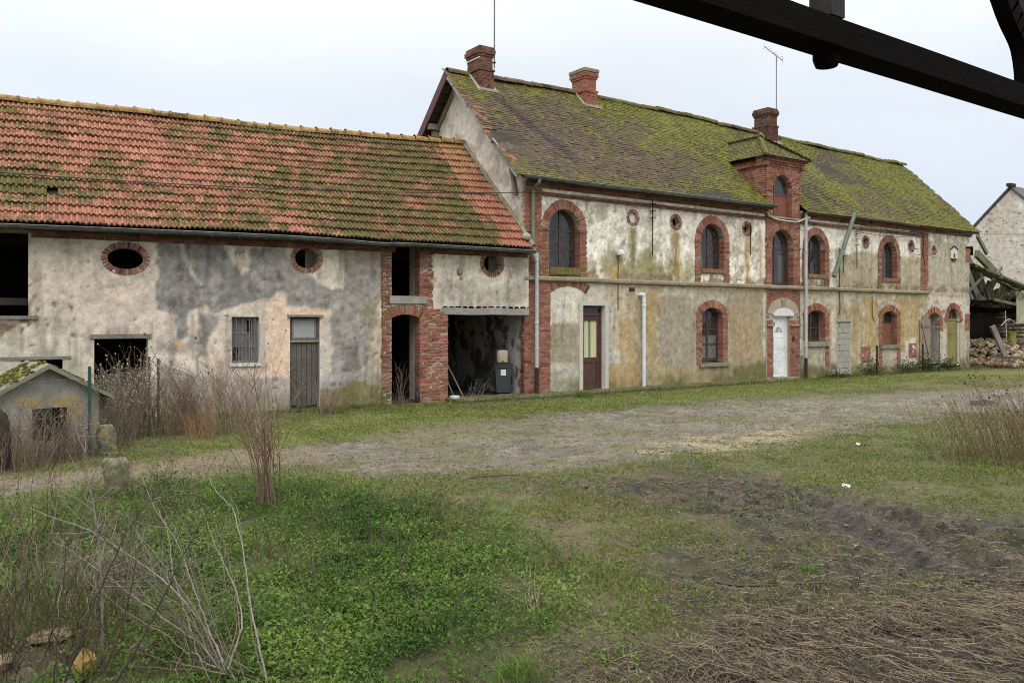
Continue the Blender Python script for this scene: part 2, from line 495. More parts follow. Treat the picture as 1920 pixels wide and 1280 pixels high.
def make_moss():
    m = MT("moss_cushion")
    t = m.tint()
    n = m.noise(45, 3, .7)
    col = m.ramp(m.math('ADD', t[0], m.math('MULTIPLY', m.math('SUBTRACT', n, .5), .8)),
                 [(0, (.035, .033, .010)), (.45, (.105, .10, .018)), (.8, (.19, .185, .028)), (1, (.26, .24, .05))])
    m.bump(n, .8, .02)
    return m.fin(col, .95, .1)
M_MOSS = make_moss()

def make_tinted(name, rough=.9, spec=.2, scale=30, amt=.5, bump=.4, transl=0):
    """colour straight from the pieces' own colour attribute, with grain"""
    m = MT(name)
    a = m.attr("tint").outputs['Color']
    n = m.noise(scale, 4, .65)
    col = m.mix(1.0, a, m.ramp(n, [(.3, 1 - amt), (.7, 1 + amt * .45)]), 'MULTIPLY')
    if bump: m.bump(n, bump, .012)
    m.fin(col, rough, spec)
    if transl:
        tr = m.N("ShaderNodeBsdfTranslucent"); m.put(tr.inputs[0], col)
        mx = m.N("ShaderNodeMixShader"); mx.inputs[0].default_value = transl
        m.t.links.new(m.b.outputs[0], mx.inputs[1]); m.t.links.new(tr.outputs[0], mx.inputs[2]); m.t.links.new(mx.outputs[0], m.out.inputs[0])
    return m.m
M_STALK = make_tinted("dry_stalk", .85, .2, 40, .35, 0)
M_LEAF = make_tinted("green_leaf", .75, .12, 60, .2, 0, .3)
M_BLADE = make_tinted("grass_blade", .8, .10, 40, .2, 0, .25)
M_RUBBLE = make_tinted("rubble_stone", .93, .15, 14, .5, .7)

# ---------------------------------------------------------------- walls
def in_hole(h, x, z, g=0.0):
    k = h[0]
    if k == 'rect': return (x > h[1] - g) & (x < h[2] + g) & (z > h[3] - g) & (z < h[4] + g)
    if k == 'ell': return ((x - h[1]) / (h[3] + g)) ** 2 + ((z - h[2]) / (h[4] + g)) ** 2 < 1
    if k == 'arch':   # xc, hw, z0, zs, rise
        xc, hw, z0, zs, rise = h[1:6]
        b = (np.abs(x - xc) < hw + g) & (z > z0 - g) & (z <= zs)
        c = (((x - xc) / (hw + g)) ** 2 + ((z - zs) / (rise + g)) ** 2 < 1) & (z > zs)
        return b | c

def wall_sheet(name, owner, x0, x1, z0, z1, step, holes, color, mat, relief=None, top=None, to3=None, grow=.06, label=None, edge=None):
    """rendered wall face as a fine relief sheet with its openings left out; colour carried per point"""
    def lines(a, b, idx):
        L = np.linspace(a, b, max(2, int(round((b - a) / step)) + 1))
        for h in holes:
            if h[0] == 'rect':
                for v in (h[1 + 2 * idx], h[2 + 2 * idx]):
                    if a < v < b: L[np.argmin(abs(L - v))] = v
        return np.sort(L)
    xs = lines(x0, x1, 0); zs = lines(z0, z1, 1)
    X, Z = np.meshgrid(xs, zs, indexing='ij')
    cx = (X[:-1, :-1] + X[1:, 1:]) / 2; cz = (Z[:-1, :-1] + Z[1:, 1:]) / 2
    keep = np.ones(cx.shape, bool)
    for h in holes:
        keep &= ~in_hole(h, cx, cz, 0.0 if h[0] == 'rect' else grow)
    if top is not None: keep &= cz < top(cx)
    if edge is not None: keep &= edge(cx, cz)
    nx, nz = X.shape
    idx = np.arange(nx * nz).reshape(nx, nz)
    q = np.stack([idx[:-1, :-1], idx[1:, :-1], idx[1:, 1:], idx[:-1, 1:]], -1)[keep]
    r = relief(X, Z) if relief is not None else 0.012 * (fbm(X * 2, Z * 2, 3, 5) - .5) + .006 * (fbm(X * 9, Z * 9, 2, 9) - .5)
    Y = -r
    V = np.stack([X, Y, Z], -1).reshape(-1, 3) if to3 is None else to3(X, Y, Z).reshape(-1, 3)
    C = np.clip(color(X, Z), 0, 1).reshape(-1, 3)
    used = np.unique(q); mp = -np.ones(nx * nz, int); mp[used] = np.arange(len(used))
    return MB().add(V[used], [mp[q]], C[used]).build(name, mat, owner, smooth=True, label=label)

class Paint:
    """colour field on a wall: X along, Z up"""
    def __init__(s, X, Z, base):
        s.X, s.Z = X, Z
        s.C = np.ones(X.shape + (3,)) * np.array(base)
        w = lambda sc, a, sd: a * (fbm(X * sc, Z * sc, 4, sd) - .5)
        s.dx = X + w(1.3, .7, 21) + w(6, .14, 22); s.dz = Z + w(1.3, .7, 31) + w(6, .14, 32)
        s.n = fbm(X * 3, Z * 3, 4, 41); s.f = fbm(X * 11, Z * 11, 3, 51)
    def mixc(s, mask, col, amt=1.0):
        m = np.clip(mask * amt, 0, 1)[..., None]; s.C = s.C * (1 - m) + np.array(col) * m
    def rect(s, x0, x1, z0, z1, soft=.12, warp=1.0):
        x = s.X + (s.dx - s.X) * warp; z = s.Z + (s.dz - s.Z) * warp
        return sstep(x0 - soft, x0 + soft, x) * sstep(-x1 - soft, -x1 + soft, -x) * sstep(z0 - soft, z0 + soft, z) * sstep(-z1 - soft, -z1 + soft, -z)
    def poly(s, P, soft=.06, warp=.5):
        d = poly_sd(s.X + (s.dx - s.X) * warp, s.Z + (s.dz - s.Z) * warp, P)
        return sstep(soft, -soft, d)
    def patches(s, sc, lo, hi, seed):
        return sstep(lo, hi, fbm(s.X * sc, s.Z * sc * .85, 5, seed))
    def streak(s, xc, z0, z1, w, seed=3):
        x = s.X + .12 * (fbm(s.X * 4, s.Z * 1.2, 3, seed) - .5)
        m = np.exp(-((x - xc) / w) ** 2) * sstep(z0 - .25, z0 + .1, s.Z) * sstep(-z1 - .05, -z1 + .15, -s.Z)
        return m * (.45 + .9 * fbm(s.X * 14, s.Z * 2.2, 3, seed + 4))

# ---------------------------------------------------------------- brickwork
def brick_field(items, x0, x1, z0, z1, y=0.0, depth=.11, hole=None, rng=RNG, rag=(0, 0), tint=.5, tj=.15, moss=None, dark=0, L=.215, H=.072, gap=.011, frame=None, spans=None):
    """courses of stretcher bricks on a wall face towards -y"""
    if spans is not None:
        k = 0; z = z0
        while z + H * .6 < z1:
            for p_, q_ in spans(z + H / 2):
                if q_ - p_ < .04: continue
                sh_ = (x0 - p_) % L if k % 2 == 0 else (x0 + L / 2 - p_) % L
                cuts = [p_] + [c for c in np.arange(p_ + sh_, q_, L) if c - p_ > .04 and q_ - c > .04] + [q_]
                for a, b in zip(cuts[:-1], cuts[1:]):
                    m = mat4((1, 0, 0), (0, 1, 0), (0, 0, 1), ((a + b - gap) / 2, y + depth / 2 + rng.uniform(-.006, .006), z + (H - gap) / 2), (b - a - gap, depth, H - gap))
                    items.append((m, int(rng.integers(8)), (np.clip(tint + rng.normal(0, tj), 0, 1), moss((a + b) / 2, z) if moss else 0, 0)))
            z += H; k += 1
        return
    k = 0; z = z0
    while z + H * .6 < z1:
        a = x0 - (rng.uniform(0, rag[0]) if rag[0] else 0); b = x1 + (rng.uniform(0, rag[1]) if rag[1] else 0)
        x = a - (0 if k % 2 == 0 else L / 2) + rng.uniform(-.006, .006)
        while x < b - .015:
            p, q = max(x, a), min(x + L - gap, b)
            x += L
            if q - p < .03: continue
            c = ((p + q) / 2, z + (H - gap) / 2)
            if hole is not None and hole(c[0], c[1]): continue
            yj = rng.uniform(-.006, .006)
            m = mat4((1, 0, 0), (0, 1, 0), (0, 0, 1), (c[0], y + depth / 2 + yj, c[1]), (q - p, depth, H - gap))
            t = np.clip(tint + rng.normal(0, tj), 0, 1)
            mo = moss(c[0], c[1]) if moss else 0
            items.append((m if frame is None else frame @ m, int(rng.integers(8)), (t, mo, dark * rng.uniform(.4, 1))))
        z += H; k += 1

def voussoirs(items, xc, zc, rx, rz, a0, a1, th, y=0.0, depth=.11, w=.074, rng=RNG, tint=.55, tj=.2, moss=0, frame=None):
    mid = lambda a: (xc + (rx + th / 2) * math.cos(a), zc + (rz + th / 2) * math.sin(a))
    A = np.linspace(a0, a1, 721); P = np.array([mid(a) for a in A]); d = np.concatenate([[0], np.cumsum(np.linalg.norm(np.diff(P, axis=0), axis=1))])
    n = max(3, int(round(d[-1] / w))); W_ = d[-1] / n
    for i in range(n):
        a = np.interp((i + .5) * W_, d, A)
        nx, nz = math.cos(a) / rx, math.sin(a) / rz; l = math.hypot(nx, nz); nx /= l; nz /= l
        ix, iz = xc + rx * math.cos(a), zc + rz * math.sin(a)
        p = (ix + nx * th / 2, y + depth / 2 + rng.uniform(-.006, .006), iz + nz * th / 2)
        m = mat4((nz, 0, -nx), (0, 1, 0), (nx, 0, nz), p, (W_ - .013, depth, th * rng.uniform(.95, 1.02)))
        items.append((m if frame is None else frame @ m, int(rng.integers(8)), (np.clip(tint + rng.normal(0, tj), 0, 1), moss * rng.random(), 0)))

def arch_band(mb, xc, zc, rx, rz, a0, a1, th, y0, y1, n=28, tint=None):
    A = np.linspace(a0, a1, n + 1); V = []
    for a in A:
        nx, nz = math.cos(a) / rx, math.sin(a) / rz; l = math.hypot(nx, nz); nx /= l; nz /= l
        ix, iz = xc + rx * math.cos(a), zc + rz * math.sin(a)
        V += [(ix, y0, iz), (ix + nx * th, y0, iz + nz * th), (ix, y1, iz), (ix + nx * th, y1, iz + nz * th)]
    F = []
    for i in range(n):
        b = 4 * i
        F += [[b, b + 1, b + 5, b + 4], [b, b + 4, b + 6, b + 2], [b + 1, b + 3, b + 7, b + 5]]
    F += [[0, 2, 3, 1], [4 * n, 4 * n + 1, 4 * n + 3, 4 * n + 2]]
    mb.add(V, [F], tint)

def seg(hw, rise):
    """centre drop, radius and angles of a segmental arch of half width hw"""
    R = (hw * hw + rise * rise) / (2 * rise); dr = R - rise
    a = math.asin(hw / R)
    return R, dr, math.pi / 2 - a, math.pi / 2 + a

def outline(h, n=24):
    if h[0] == 'rect': return [(h[1], h[3]), (h[2], h[3]), (h[2], h[4]), (h[1], h[4])]
    if h[0] == 'arch':
        xc, hw, z0, zs, rise = h[1:6]
        P = [(xc - hw, z0), (xc + hw, z0)]
        if abs(rise - hw) < .12: return P + [(xc + hw * math.cos(t), zs + rise * math.sin(t)) for t in np.linspace(0, math.pi, n + 1)]
        R, dr, a0, a1 = seg(hw, rise)
        return P + [(xc + R * math.cos(t), zs - dr + R * math.sin(t)) for t in np.linspace(a0, a1, n + 1)]
    return [(h[1] + h[3] * math.cos(t), h[2] + h[4] * math.sin(t)) for t in np.linspace(0, 2 * math.pi, 2 * n, endpoint=False)]

def reveal(mb, poly, y0, y1, tint=None, skip=()):
    n = len(poly)
    V = [(p[0], y0, p[1]) for p in poly] + [(p[0], y1, p[1]) for p in poly]
    mb.add(V, [[[i, (i + 1) % n, n + (i + 1) % n, n + i] for i in range(n) if i not in skip]], tint)

def clip(poly, x0, x1, z0, z1):
    def cut(P, f, ix, v, s):
        o = []
        for i in range(len(P)):
            a, b = P[i], P[(i + 1) % len(P)]
            ia, ib = s * (a[ix] - v) >= 0, s * (b[ix] - v) >= 0
            if ia: o.append(a)
            if ia != ib:
                t = (v - a[ix]) / (b[ix] - a[ix]); o.append((a[0] + t * (b[0] - a[0]), a[1] + t * (b[1] - a[1])))
        return o
    for ix, v, s in ((0, x0, 1), (0, x1, -1), (1, z0, 1), (1, z1, -1)):
        if not poly: return []
        poly = cut(poly, None, ix, v, s)
    return poly

def inset(poly, d):
    c = np.mean(poly, 0); out = []
    n = len(poly)
    for i in range(n):
        p0, p1, p2 = np.array(poly[i - 1]), np.array(poly[i]), np.array(poly[(i + 1) % n])
        a = p1 - p0; b = p2 - p1
        na = np.array([-a[1], a[0]]) / (np.linalg.norm(a) + 1e-9); nb = np.array([-b[1], b[0]]) / (np.linalg.norm(b) + 1e-9)
        m = na + nb; m /= (np.linalg.norm(m) + 1e-9)
        k = d / max(.4, float(m @ na))
        out.append(tuple(p1 + m * k))
    return out

def casement(owner, h, y, xbars, zbars, mat=None, fw=.05, bw=.032, skip_pane=None, name="window", label=None, midpost=None):
    """window frame following the opening, glazing bars and one pane per light"""
    mat = mat or M_REDWOOD
    P = outline(h, 14); Q = inset(P, fw); n = len(P)
    mb = MB()
    V = [(p[0], y, p[1]) for p in P] + [(q[0], y, q[1]) for q in Q] + [(p[0], y + .05, p[1]) for p in P] + [(q[0], y + .05, q[1]) for q in Q]
    F = []
    for i in range(n):
        j = (i + 1) % n
        F += [[i, j, n + j, n + i], [n + i, n + j, 3 * n + j, 3 * n + i], [2 * n + i, 3 * n + i, 3 * n + j, 2 * n + j]]
    mb.add(V, [F])
    win = mb.build(name, mat, owner, label=label)
    xa = min(p[0] for p in Q); xb = max(p[0] for p in Q); za = min(p[1] for p in Q); zb = max(p[1] for p in Q)
    def zt(x):
        return max([p[1] for p in clip(Q, x - .012, x + .012, -9, 99)] or [zb])
    for x in xbars:
        w = (bw * 2.0) if (midpost is not None and abs(x - midpost) < .01) else bw
        MB().box(x - w / 2, x + w / 2, y + .004, y + .046, za, zt(x) - .004).build("glazing_bar", mat, win)
    for z in zbars:
        c = clip(Q, -99, 99, z - .01, z + .01)
        if not c: continue
        MB().box(min(p[0] for p in c), max(p[0] for p in c), y + .008, y + .043, z - bw / 2, z + bw / 2).build("glazing_bar", mat, win)
    gx = [xa] + list(xbars) + [xb]; gz = [za] + list(zbars) + [zb]
    for i in range(len(gx) - 1):
        for j in range(len(gz) - 1):
            if skip_pane and skip_pane(i, j): continue
            c = clip(Q, gx[i], gx[i + 1], gz[j], gz[j + 1])
            if len(c) >= 3:
                tl = random.uniform(-.004, .004)
                MB().prism(c, 'y', y + .024 + tl, y + .030 + tl).build("pane", M_GLASS, win)
    return win

# ---------------------------------------------------------------- dry plants
def stalks(mb, rng, base, h, n, spread, lean=(0, 0), r=.004, col=((.10, .065, .04), (.20, .14, .095)), branches=3, heads=0, headcol=(.22, .16, .12), k=3, wig=.04):
    base = np.array(base, float)
    for i in range(n):
        hh = h * rng.uniform(.5, 1.08)
        a = rng.uniform(0, 2 * math.pi); rr = spread * math.sqrt(rng.random())
        b = base + np.array([math.cos(a) * rr, math.sin(a) * rr, -.03])
        dirx = lean[0] + rng.normal(0, .19) + math.cos(a) * rr * .35; diry = lean[1] + rng.normal(0, .19) + math.sin(a) * rr * .35
        s = np.linspace(0, 1, 7)
        P = np.stack([b[0] + hh * (dirx * s ** 1.5) + wig * np.cumsum(rng.normal(0, .3, 7)), b[1] + hh * (diry * s ** 1.5) + wig * np.cumsum(rng.normal(0, .3, 7)), b[2] + hh * s], 1)
        t = rng.random(); c = np.array(col[0]) * (1 - t) + np.array(col[1]) * t
        mb.tube(P, r * (1.1 - .75 * s), k, c, cap=False)
        for q in range(int(rng.integers(0, branches + 1))):
            f = rng.uniform(.35, .95); p0 = np.array([np.interp(f, s, P[:, j]) for j in range(3)])
            l = hh * rng.uniform(.10, .32); aa = rng.uniform(0, 2 * math.pi); el = rng.uniform(.4, 1.2)
            d = np.array([math.cos(aa) * math.cos(el), math.sin(aa) * math.cos(el), math.sin(el)])
            pp = np.array([p0, p0 + d * l * .5 + rng.normal(0, .012, 3), p0 + d * l + np.array([0, 0, .03])])
            mb.tube(pp, [r * .6, r * .45, r * .25], k, c * 1.05, cap=False)
            if heads and rng.random() < heads:
                V, F = ICO1
                mb.add(pp[-1] + V * np.array([.011, .011, .013]) * rng.uniform(.6, 1.4), [F], np.array(headcol) * rng.uniform(.6, 1.3))
        if heads and rng.random() < heads:
            V, F = ICO1
            mb.add(P[-1] + V * np.array([.012, .012, .015]) * rng.uniform(.6, 1.4), [F], np.array(headcol) * rng.uniform(.6, 1.3))

def smooth_line(pts, n=4):
    P = np.array(pts, float); m = len(P)
    if m < 3: return P
    t = np.arange(m); tt = np.linspace(0, m - 1, (m - 1) * n + 1)
    out = []
    for x in tt:
        i = min(int(x), m - 2); u = x - i
        p0, p1, p2, p3 = P[max(i - 1, 0)], P[i], P[i + 1], P[min(i + 2, m - 1)]
        out.append(.5 * ((2 * p1) + (-p0 + p2) * u + (2 * p0 - 5 * p1 + 4 * p2 - p3) * u * u + (-p0 + 3 * p1 - 3 * p2 + p3) * u ** 3))
    return np.array(out)
# ground zones: outlines on the ground, metres
PATH = [(-13.33, -4.61), (-11.96, -5.06), (-10.1, -5.37), (-8.22, -4.7), (-6.37, -4.3), (-4.05, -4.13), (-0.99, -3.68), (3.78, -4.13), (7.82, -4.45), (19.03, -6.85), (13.18, -12.0), (7.27, -8.97), (2.9, -8.71), (-0.46, -8.7), (-2.34, -9.3), (-4.39, -8.86), (-5.8, -8.8), (-7.01, -8.04), (-8.8, -7.15), (-9.42, -6.25), (-12.06, -6.78), (-13.43, -6.86)]
TAN = [(-13.36, -4.17), (-11.94, -4.71), (-10.01, -4.91), (-8.18, -4.59), (-7.47, -5.03), (-8.38, -6.05), (-10.28, -6.2), (-12.01, -5.82), (-13.29, -5.58)]
STRAWPATCH = [(-4.31, -8.22), (-2.52, -7.57), (-0.18, -7.34), (1.86, -7.77), (-0.44, -8.47), (-2.34, -9.3), (-3.62, -9.17)]
MUD = [(-6.42, -9.47), (-3.96, -9.48), (-4.06, -11.13), (-4.44, -11.98), (-4.14, -12.67), (-3.64, -14.01), (-2.75, -15.0), (-7.72, -16.24), (-10.14, -14.54), (-9.42, -13.77), (-8.63, -13.57), (-7.71, -12.57), (-6.53, -11.97), (-6.39, -10.77)]
WET = [(-4.39, -11.67), (-4.61, -12.34), (-5.0, -13.05), (-5.43, -13.78), (-5.72, -14.15), (-6.18, -14.08), (-6.26, -13.59), (-5.6, -12.75)]
NETTLE = [(-13.46, -6.41), (-12.08, -7.08), (-10.38, -6.68), (-8.99, -7.66), (-8.21, -8.97), (-8.07, -10.35), (-8.73, -11.85), (-9.33, -12.96), (-9.95, -13.84), (-10.48, -14.42), (-13.23, -12.48)]
GREENSTRIP = [(-9.6, -5.62), (-8.5, -2.8), (-6.9, -2.12), (-3.86, -0.72), (-0.42, -1.18), (2.85, -1.35), (9.22, -0.78), (16.66, -0.98), (26.03, -2.61), (22.16, -4.1), (13.12, -2.97), (6.04, -3.2), (-0.42, -3.01), (-3.58, -3.41), (-6.1, -3.72), (-8.07, -4.26)]
STRAWBED = [(-9.15, -13.61), (-8.55, -13.69), (-7.93, -14.07), (-6.89, -14.42), (-4.76, -14.82), (-7.93, -16.1), (-10.28, -14.44)]
RUT1 = [(-4.49, -11.22), (-5.01, -12.36), (-5.63, -13.21), (-6.11, -13.87)]
RUT2 = [(-4.18, -11.81), (-4.67, -12.74), (-5.33, -13.64), (-5.84, -14.33)]
GRASSRIGHT = [(-2.55, -9.46), (0.32, -9.41), (3.91, -10.22), (5.55, -11.37), (-1.39, -13.95), (-2.92, -13.21), (-2.71, -11.87), (-3.16, -11.12)]
# stems of the dead shrub and canes in the foreground: (x, y, z)
SHRUB = [(0.011, [(-11.281, -12.913, -0.011), (-11.372, -12.748, 0.057), (-11.435, -12.602, 0.159), (-11.476, -12.471, 0.173), (-11.609, -12.275, 0.283), (-11.722, -12.094, 0.366), (-11.826, -11.919, 0.452), (-11.906, -11.761, 0.506), (-11.962, -11.619, 0.544), (-12.041, -11.462, 0.577)]), (0.01, [(-11.311, -12.892, 0.011), (-11.337, -12.731, 0.073), (-11.354, -12.577, 0.148), (-11.373, -12.421, 0.261), (-11.388, -12.268, 0.382), (-11.398, -12.118, 0.485), (-11.352, -12.008, 0.384), (-11.379, -11.846, 0.545), (-11.468, -11.64, 0.744), (-11.539, -11.449, 0.981)]), (0.009, [(-11.393, -12.774, 0.071), (-11.436, -12.606, 0.077), (-11.444, -12.463, 0.179), (-11.454, -12.318, 0.28), (-11.459, -12.177, 0.371), (-11.459, -12.039, 0.451), (-11.436, -11.918, 0.515), (-11.432, -11.783, 0.653), (-11.465, -11.623, 0.754)]), (0.009, [(-11.345, -12.808, 0.034), (-11.383, -12.628, 0.201), (-11.527, -12.373, 0.42), (-11.596, -12.173, 0.483), (-11.703, -11.944, 0.56), (-11.823, -11.707, 0.635), (-11.888, -11.508, 0.662), (-12.022, -11.261, 0.688), (-12.151, -11.018, 0.732)]), (0.007, [(-11.377, -12.662, 0.067), (-11.484, -12.441, 0.305), (-11.584, -12.224, 0.383), (-11.677, -12.011, 0.49), (-11.701, -11.848, 0.546), (-11.727, -11.683, 0.615)]), (0.009, [(-11.368, -12.913, 0.098), (-11.284, -12.85, 0.264), (-11.244, -12.756, 0.332), (-11.254, -12.627, 0.467), (-11.27, -12.494, 0.562), (-11.293, -12.355, 0.661), (-11.292, -12.234, 0.725), (-11.298, -12.107, 0.822)]), (0.01, [(-11.191, -13.038, 0.001), (-11.193, -12.88, 0.211), (-11.192, -12.723, 0.386), (-11.172, -12.58, 0.573), (-11.165, -12.428, 0.746), (-11.158, -12.275, 0.835), (-11.199, -12.089, 0.903), (-11.209, -11.925, 0.975)]), (0.007, [(-11.38, -12.905, 0.073), (-11.496, -12.701, 0.075), (-11.594, -12.51, 0.063), (-11.666, -12.337, 0.065), (-11.648, -12.228, 0.072)]), (0.006, [(-12.242, -11.932, 0.111), (-12.136, -11.884, 0.119), (-11.926, -11.909, 0.133), (-11.804, -11.873, 0.157), (-11.594, -11.899, 0.138)]), (0.006, [(-11.375, -12.786, 0.071), (-11.434, -12.541, 0.309), (-11.507, -12.286, 0.464), (-11.588, -12.025, 0.602), (-11.615, -11.803, 0.641), (-11.689, -11.546, 0.812), (-11.791, -11.271, 0.805)]), (0.006, [(-11.402, -12.645, 0.105), (-11.405, -12.337, 0.212), (-11.471, -11.985, 0.365), (-11.491, -11.665, 0.435), (-11.518, -11.34, 0.511)]), (0.005, [(-11.476, -12.471, 0.173), (-11.557, -12.169, 0.145), (-11.649, -11.86, 0.088), (-11.78, -11.523, 0.049), (-12.012, -11.116, 0.017)]), (0.006, [(-11.625, -12.244, 0.325), (-11.652, -12.041, 0.379), (-11.676, -11.841, 0.474), (-11.703, -11.638, 0.593), (-11.748, -11.423, 0.74)])]
CANES = [(0.006, [(-11.891, -12.668, 0.063), (-11.769, -12.652, 0.243), (-11.668, -12.621, 0.402), (-11.575, -12.584, 0.56), (-11.512, -12.527, 0.649), (-11.39, -12.511, 0.846), (-11.304, -12.469, 0.961)]), (0.006, [(-12.111, -12.513, 0.063), (-12.02, -12.495, 0.307), (-11.962, -12.455, 0.443), (-11.903, -12.415, 0.553), (-11.842, -12.376, 0.66), (-11.778, -12.34, 0.779), (-11.724, -12.296, 0.837), (-11.648, -12.268, 0.923), (-11.57, -12.241, 0.967), (-11.517, -12.197, 1.031)]), (0.004, [(-11.926, -12.521, 0.069), (-11.834, -12.488, 0.286), (-11.77, -12.435, 0.474), (-11.729, -12.366, 0.624), (-11.725, -12.271, 0.709), (-11.735, -12.166, 0.783)]), (0.0045, [(-12.146, -12.366, 0.04), (-12.118, -12.288, 0.227), (-12.089, -12.21, 0.377), (-12.066, -12.129, 0.547), (-12.049, -12.043, 0.709), (-12.082, -11.922, 0.775)])]
SAPLING = (0.011, [(-11.851, -12.06, -0.031), (-11.852, -12.051, 0.093), (-11.852, -12.042, 0.209), (-11.854, -12.031, 0.406), (-11.862, -12.016, 0.563), (-11.871, -12.002, 0.721), (-11.872, -11.992, 0.707), (-11.892, -11.969, 0.9), (-11.918, -11.942, 1.055), (-11.933, -11.923, 1.198), (-11.964, -11.892, 1.301), (-11.984, -11.869, 1.405)])
STEMS = [(0.006, [(-10.066, -13.096, 0.12), (-10.009, -13.087, 0.255), (-9.951, -13.079, 0.378), (-9.898, -13.067, 0.534), (-9.864, -13.042, 0.661), (-9.852, -13.002, 0.759)]), (0.006, [(-10.405, -12.98, 0.069), (-10.377, -12.724, 0.15), (-10.342, -12.474, 0.214), (-10.381, -12.171, 0.472), (-10.43, -11.861, 0.688)]), (0.005, [(-10.213, -13.114, 0.113), (-10.201, -12.94, 0.222), (-10.166, -12.781, 0.294), (-10.16, -12.602, 0.437), (-10.117, -12.449, 0.591)]), (0.005, [(-10.818, -12.934, 0.062), (-10.824, -12.726, 0.198), (-10.823, -12.523, 0.318), (-10.8, -12.335, 0.449)]), (0.005, [(-10.802, -12.823, -0.007), (-10.731, -12.628, 0.239), (-10.686, -12.415, 0.48), (-10.61, -12.224, 0.744)]), (0.004, [(-9.873, -12.865, 0.404), (-9.754, -12.541, 0.49), (-9.626, -12.223, 0.615), (-9.565, -11.859, 0.67)])]

# ================================================================ GROUND
def warped(x, y, a=.55, sc=.9, s=60):
    return x + a * 2 * (fbm(x * sc, y * sc, 4, s) - .5) + .10 * (fbm(x * 6, y * 6, 2, s + 3) - .5), y + a * 2 * (fbm(x * sc + 40, y * sc, 4, s + 1) - .5) + .10 * (fbm(x * 6, y * 6, 2, s + 7) - .5)

def zones(x, y):
    wx, wy = warped(x, y)
    z = {}
    z['path'] = sstep(.75, -.75, poly_sd(wx, wy, PATH))
    z['tan'] = sstep(.35, -.3, poly_sd(wx, wy, TAN))
    z['straw'] = sstep(.5, -.4, poly_sd(wx, wy, STRAWPATCH))
    z['mud'] = sstep(.7, -.7, poly_sd(wx, wy, MUD))
    z['wet'] = sstep(.3, -.3, poly_sd(wx, wy, WET))
    z['nettle'] = sstep(.45, -.45, poly_sd(wx, wy, NETTLE))
    z['strip'] = sstep(.5, -.3, poly_sd(wx, wy, GREENSTRIP))
    z['bed'] = sstep(.5, -.5, poly_sd(wx, wy, STRAWBED))
    z['bare'] = sstep(.35, -.3, poly_sd(wx, wy, [(-13.3, -12.7), (-11.75, -12.6), (-11.7, -11.5), (-12.2, -10.7), (-13.0, -10.6)]))
    z['right'] = sstep(.7, -.5, poly_sd(wx, wy, GRASSRIGHT))
    return z

def rut_amount(x, y):
    wx = x + .22 * (fbm(x * 3, y * 3, 2, 5) - .5); wy = y + .22 * (fbm(x * 3 + 9, y * 3, 2, 6) - .5)
    a = np.exp(-(line_d(wx, wy, RUT1) / .16) ** 2) + np.exp(-(line_d(wx, wy, RUT2) / .16) ** 2)
    return np.clip(a, 0, 1)

def gh(x, y, z=None):
    x = np.asarray(x, float); y = np.asarray(y, float)
    if z is None: z = zones(x, y)
    h = .07 * (fbm(x * .35, y * .35, 3, 71) - .5) + .03 * (fbm(x * 1.6, y * 1.6, 3, 72) - .5)
    rough = .25 + .75 * z['mud'] * (1 - .72 * z['wet']) + .25 * z['nettle']
    h = h + rough * (.07 * (fbm(x * 3.2, y * 4.6, 3, 73) - .5) + (.065 + .045 * z['mud']) * (fbm(x * 8, y * 11, 4, 74) - .5))
    h = h - .055 * z['path'] * .5
    ru = rut_amount(x, y)
    sl = -.45 * x - .89 * y
    h = h - .085 * ru * (.6 + .6 * fbm(x * 7, y * 7, 2, 75)) + .009 * ru * np.sin(sl * 44 + 3 * fbm(x * 2, y * 2, 2, 76))
    ed = np.exp(-((line_d(x, y, RUT1) - .27) / .09) ** 2) + np.exp(-((line_d(x, y, RUT2) - .27) / .09) ** 2)
    h = h + .05 * np.clip(ed, 0, 1) * (.2 + 1.3 * fbm(x * 5, y * 5, 3, 77))
    far = sstep(-1.2, -.3, y) * sstep(-24, -14, x) * sstep(-30, -22, -x)
    h = h * (1 - far) + .0 * far
    # shallow hollow that holds the puddle
    h = h - .035 * np.exp(-(((x - 8.0) / 1.9) ** 2 + ((y + 7.2) / 1.0) ** 2))
    d = np.hypot(x + 5, y + 6)
    return h * sstep(-80, -40, -d)

def axis(a, b, step, lo, hi, mid=None):
    L = list(np.arange(a, b + 1e-6, step))
    s = step; v = b
    while v < hi: s = min(s * 1.2, 80); v += s; L.append(v)
    s = step; v = a; P = []
    while v > lo: s = min(s * 1.2, 80); v -= s; P.append(v)
    return np.array(P[::-1] + L)
def fine_axis(a, b, c, s1, s2): return np.concatenate([np.arange(a, b, s1), np.arange(b, c, s2)])
def outer(L, lo, hi):
    L = list(L); s = L[-1] - L[-2]
    while L[-1] < hi: s = min(s * 1.2, 80); L.append(L[-1] + s)
    L = L[::-1]; s = L[-2] - L[-1]
    while L[-1] > lo: s = min(s * 1.2, 80); L.append(L[-1] - s)
    return np.array(L[::-1])
gx_ = outer(fine_axis(-13.4, -3.5, 8.0, .036, .10), -700, 700); gy_ = outer(fine_axis(-16.2, -7.0, -.4, .036, .08), -700, 700)
GX, GY = np.meshgrid(gx_, gy_, indexing='ij')
GZ = zones(GX, GY)
H_ = gh(GX, GY, GZ)
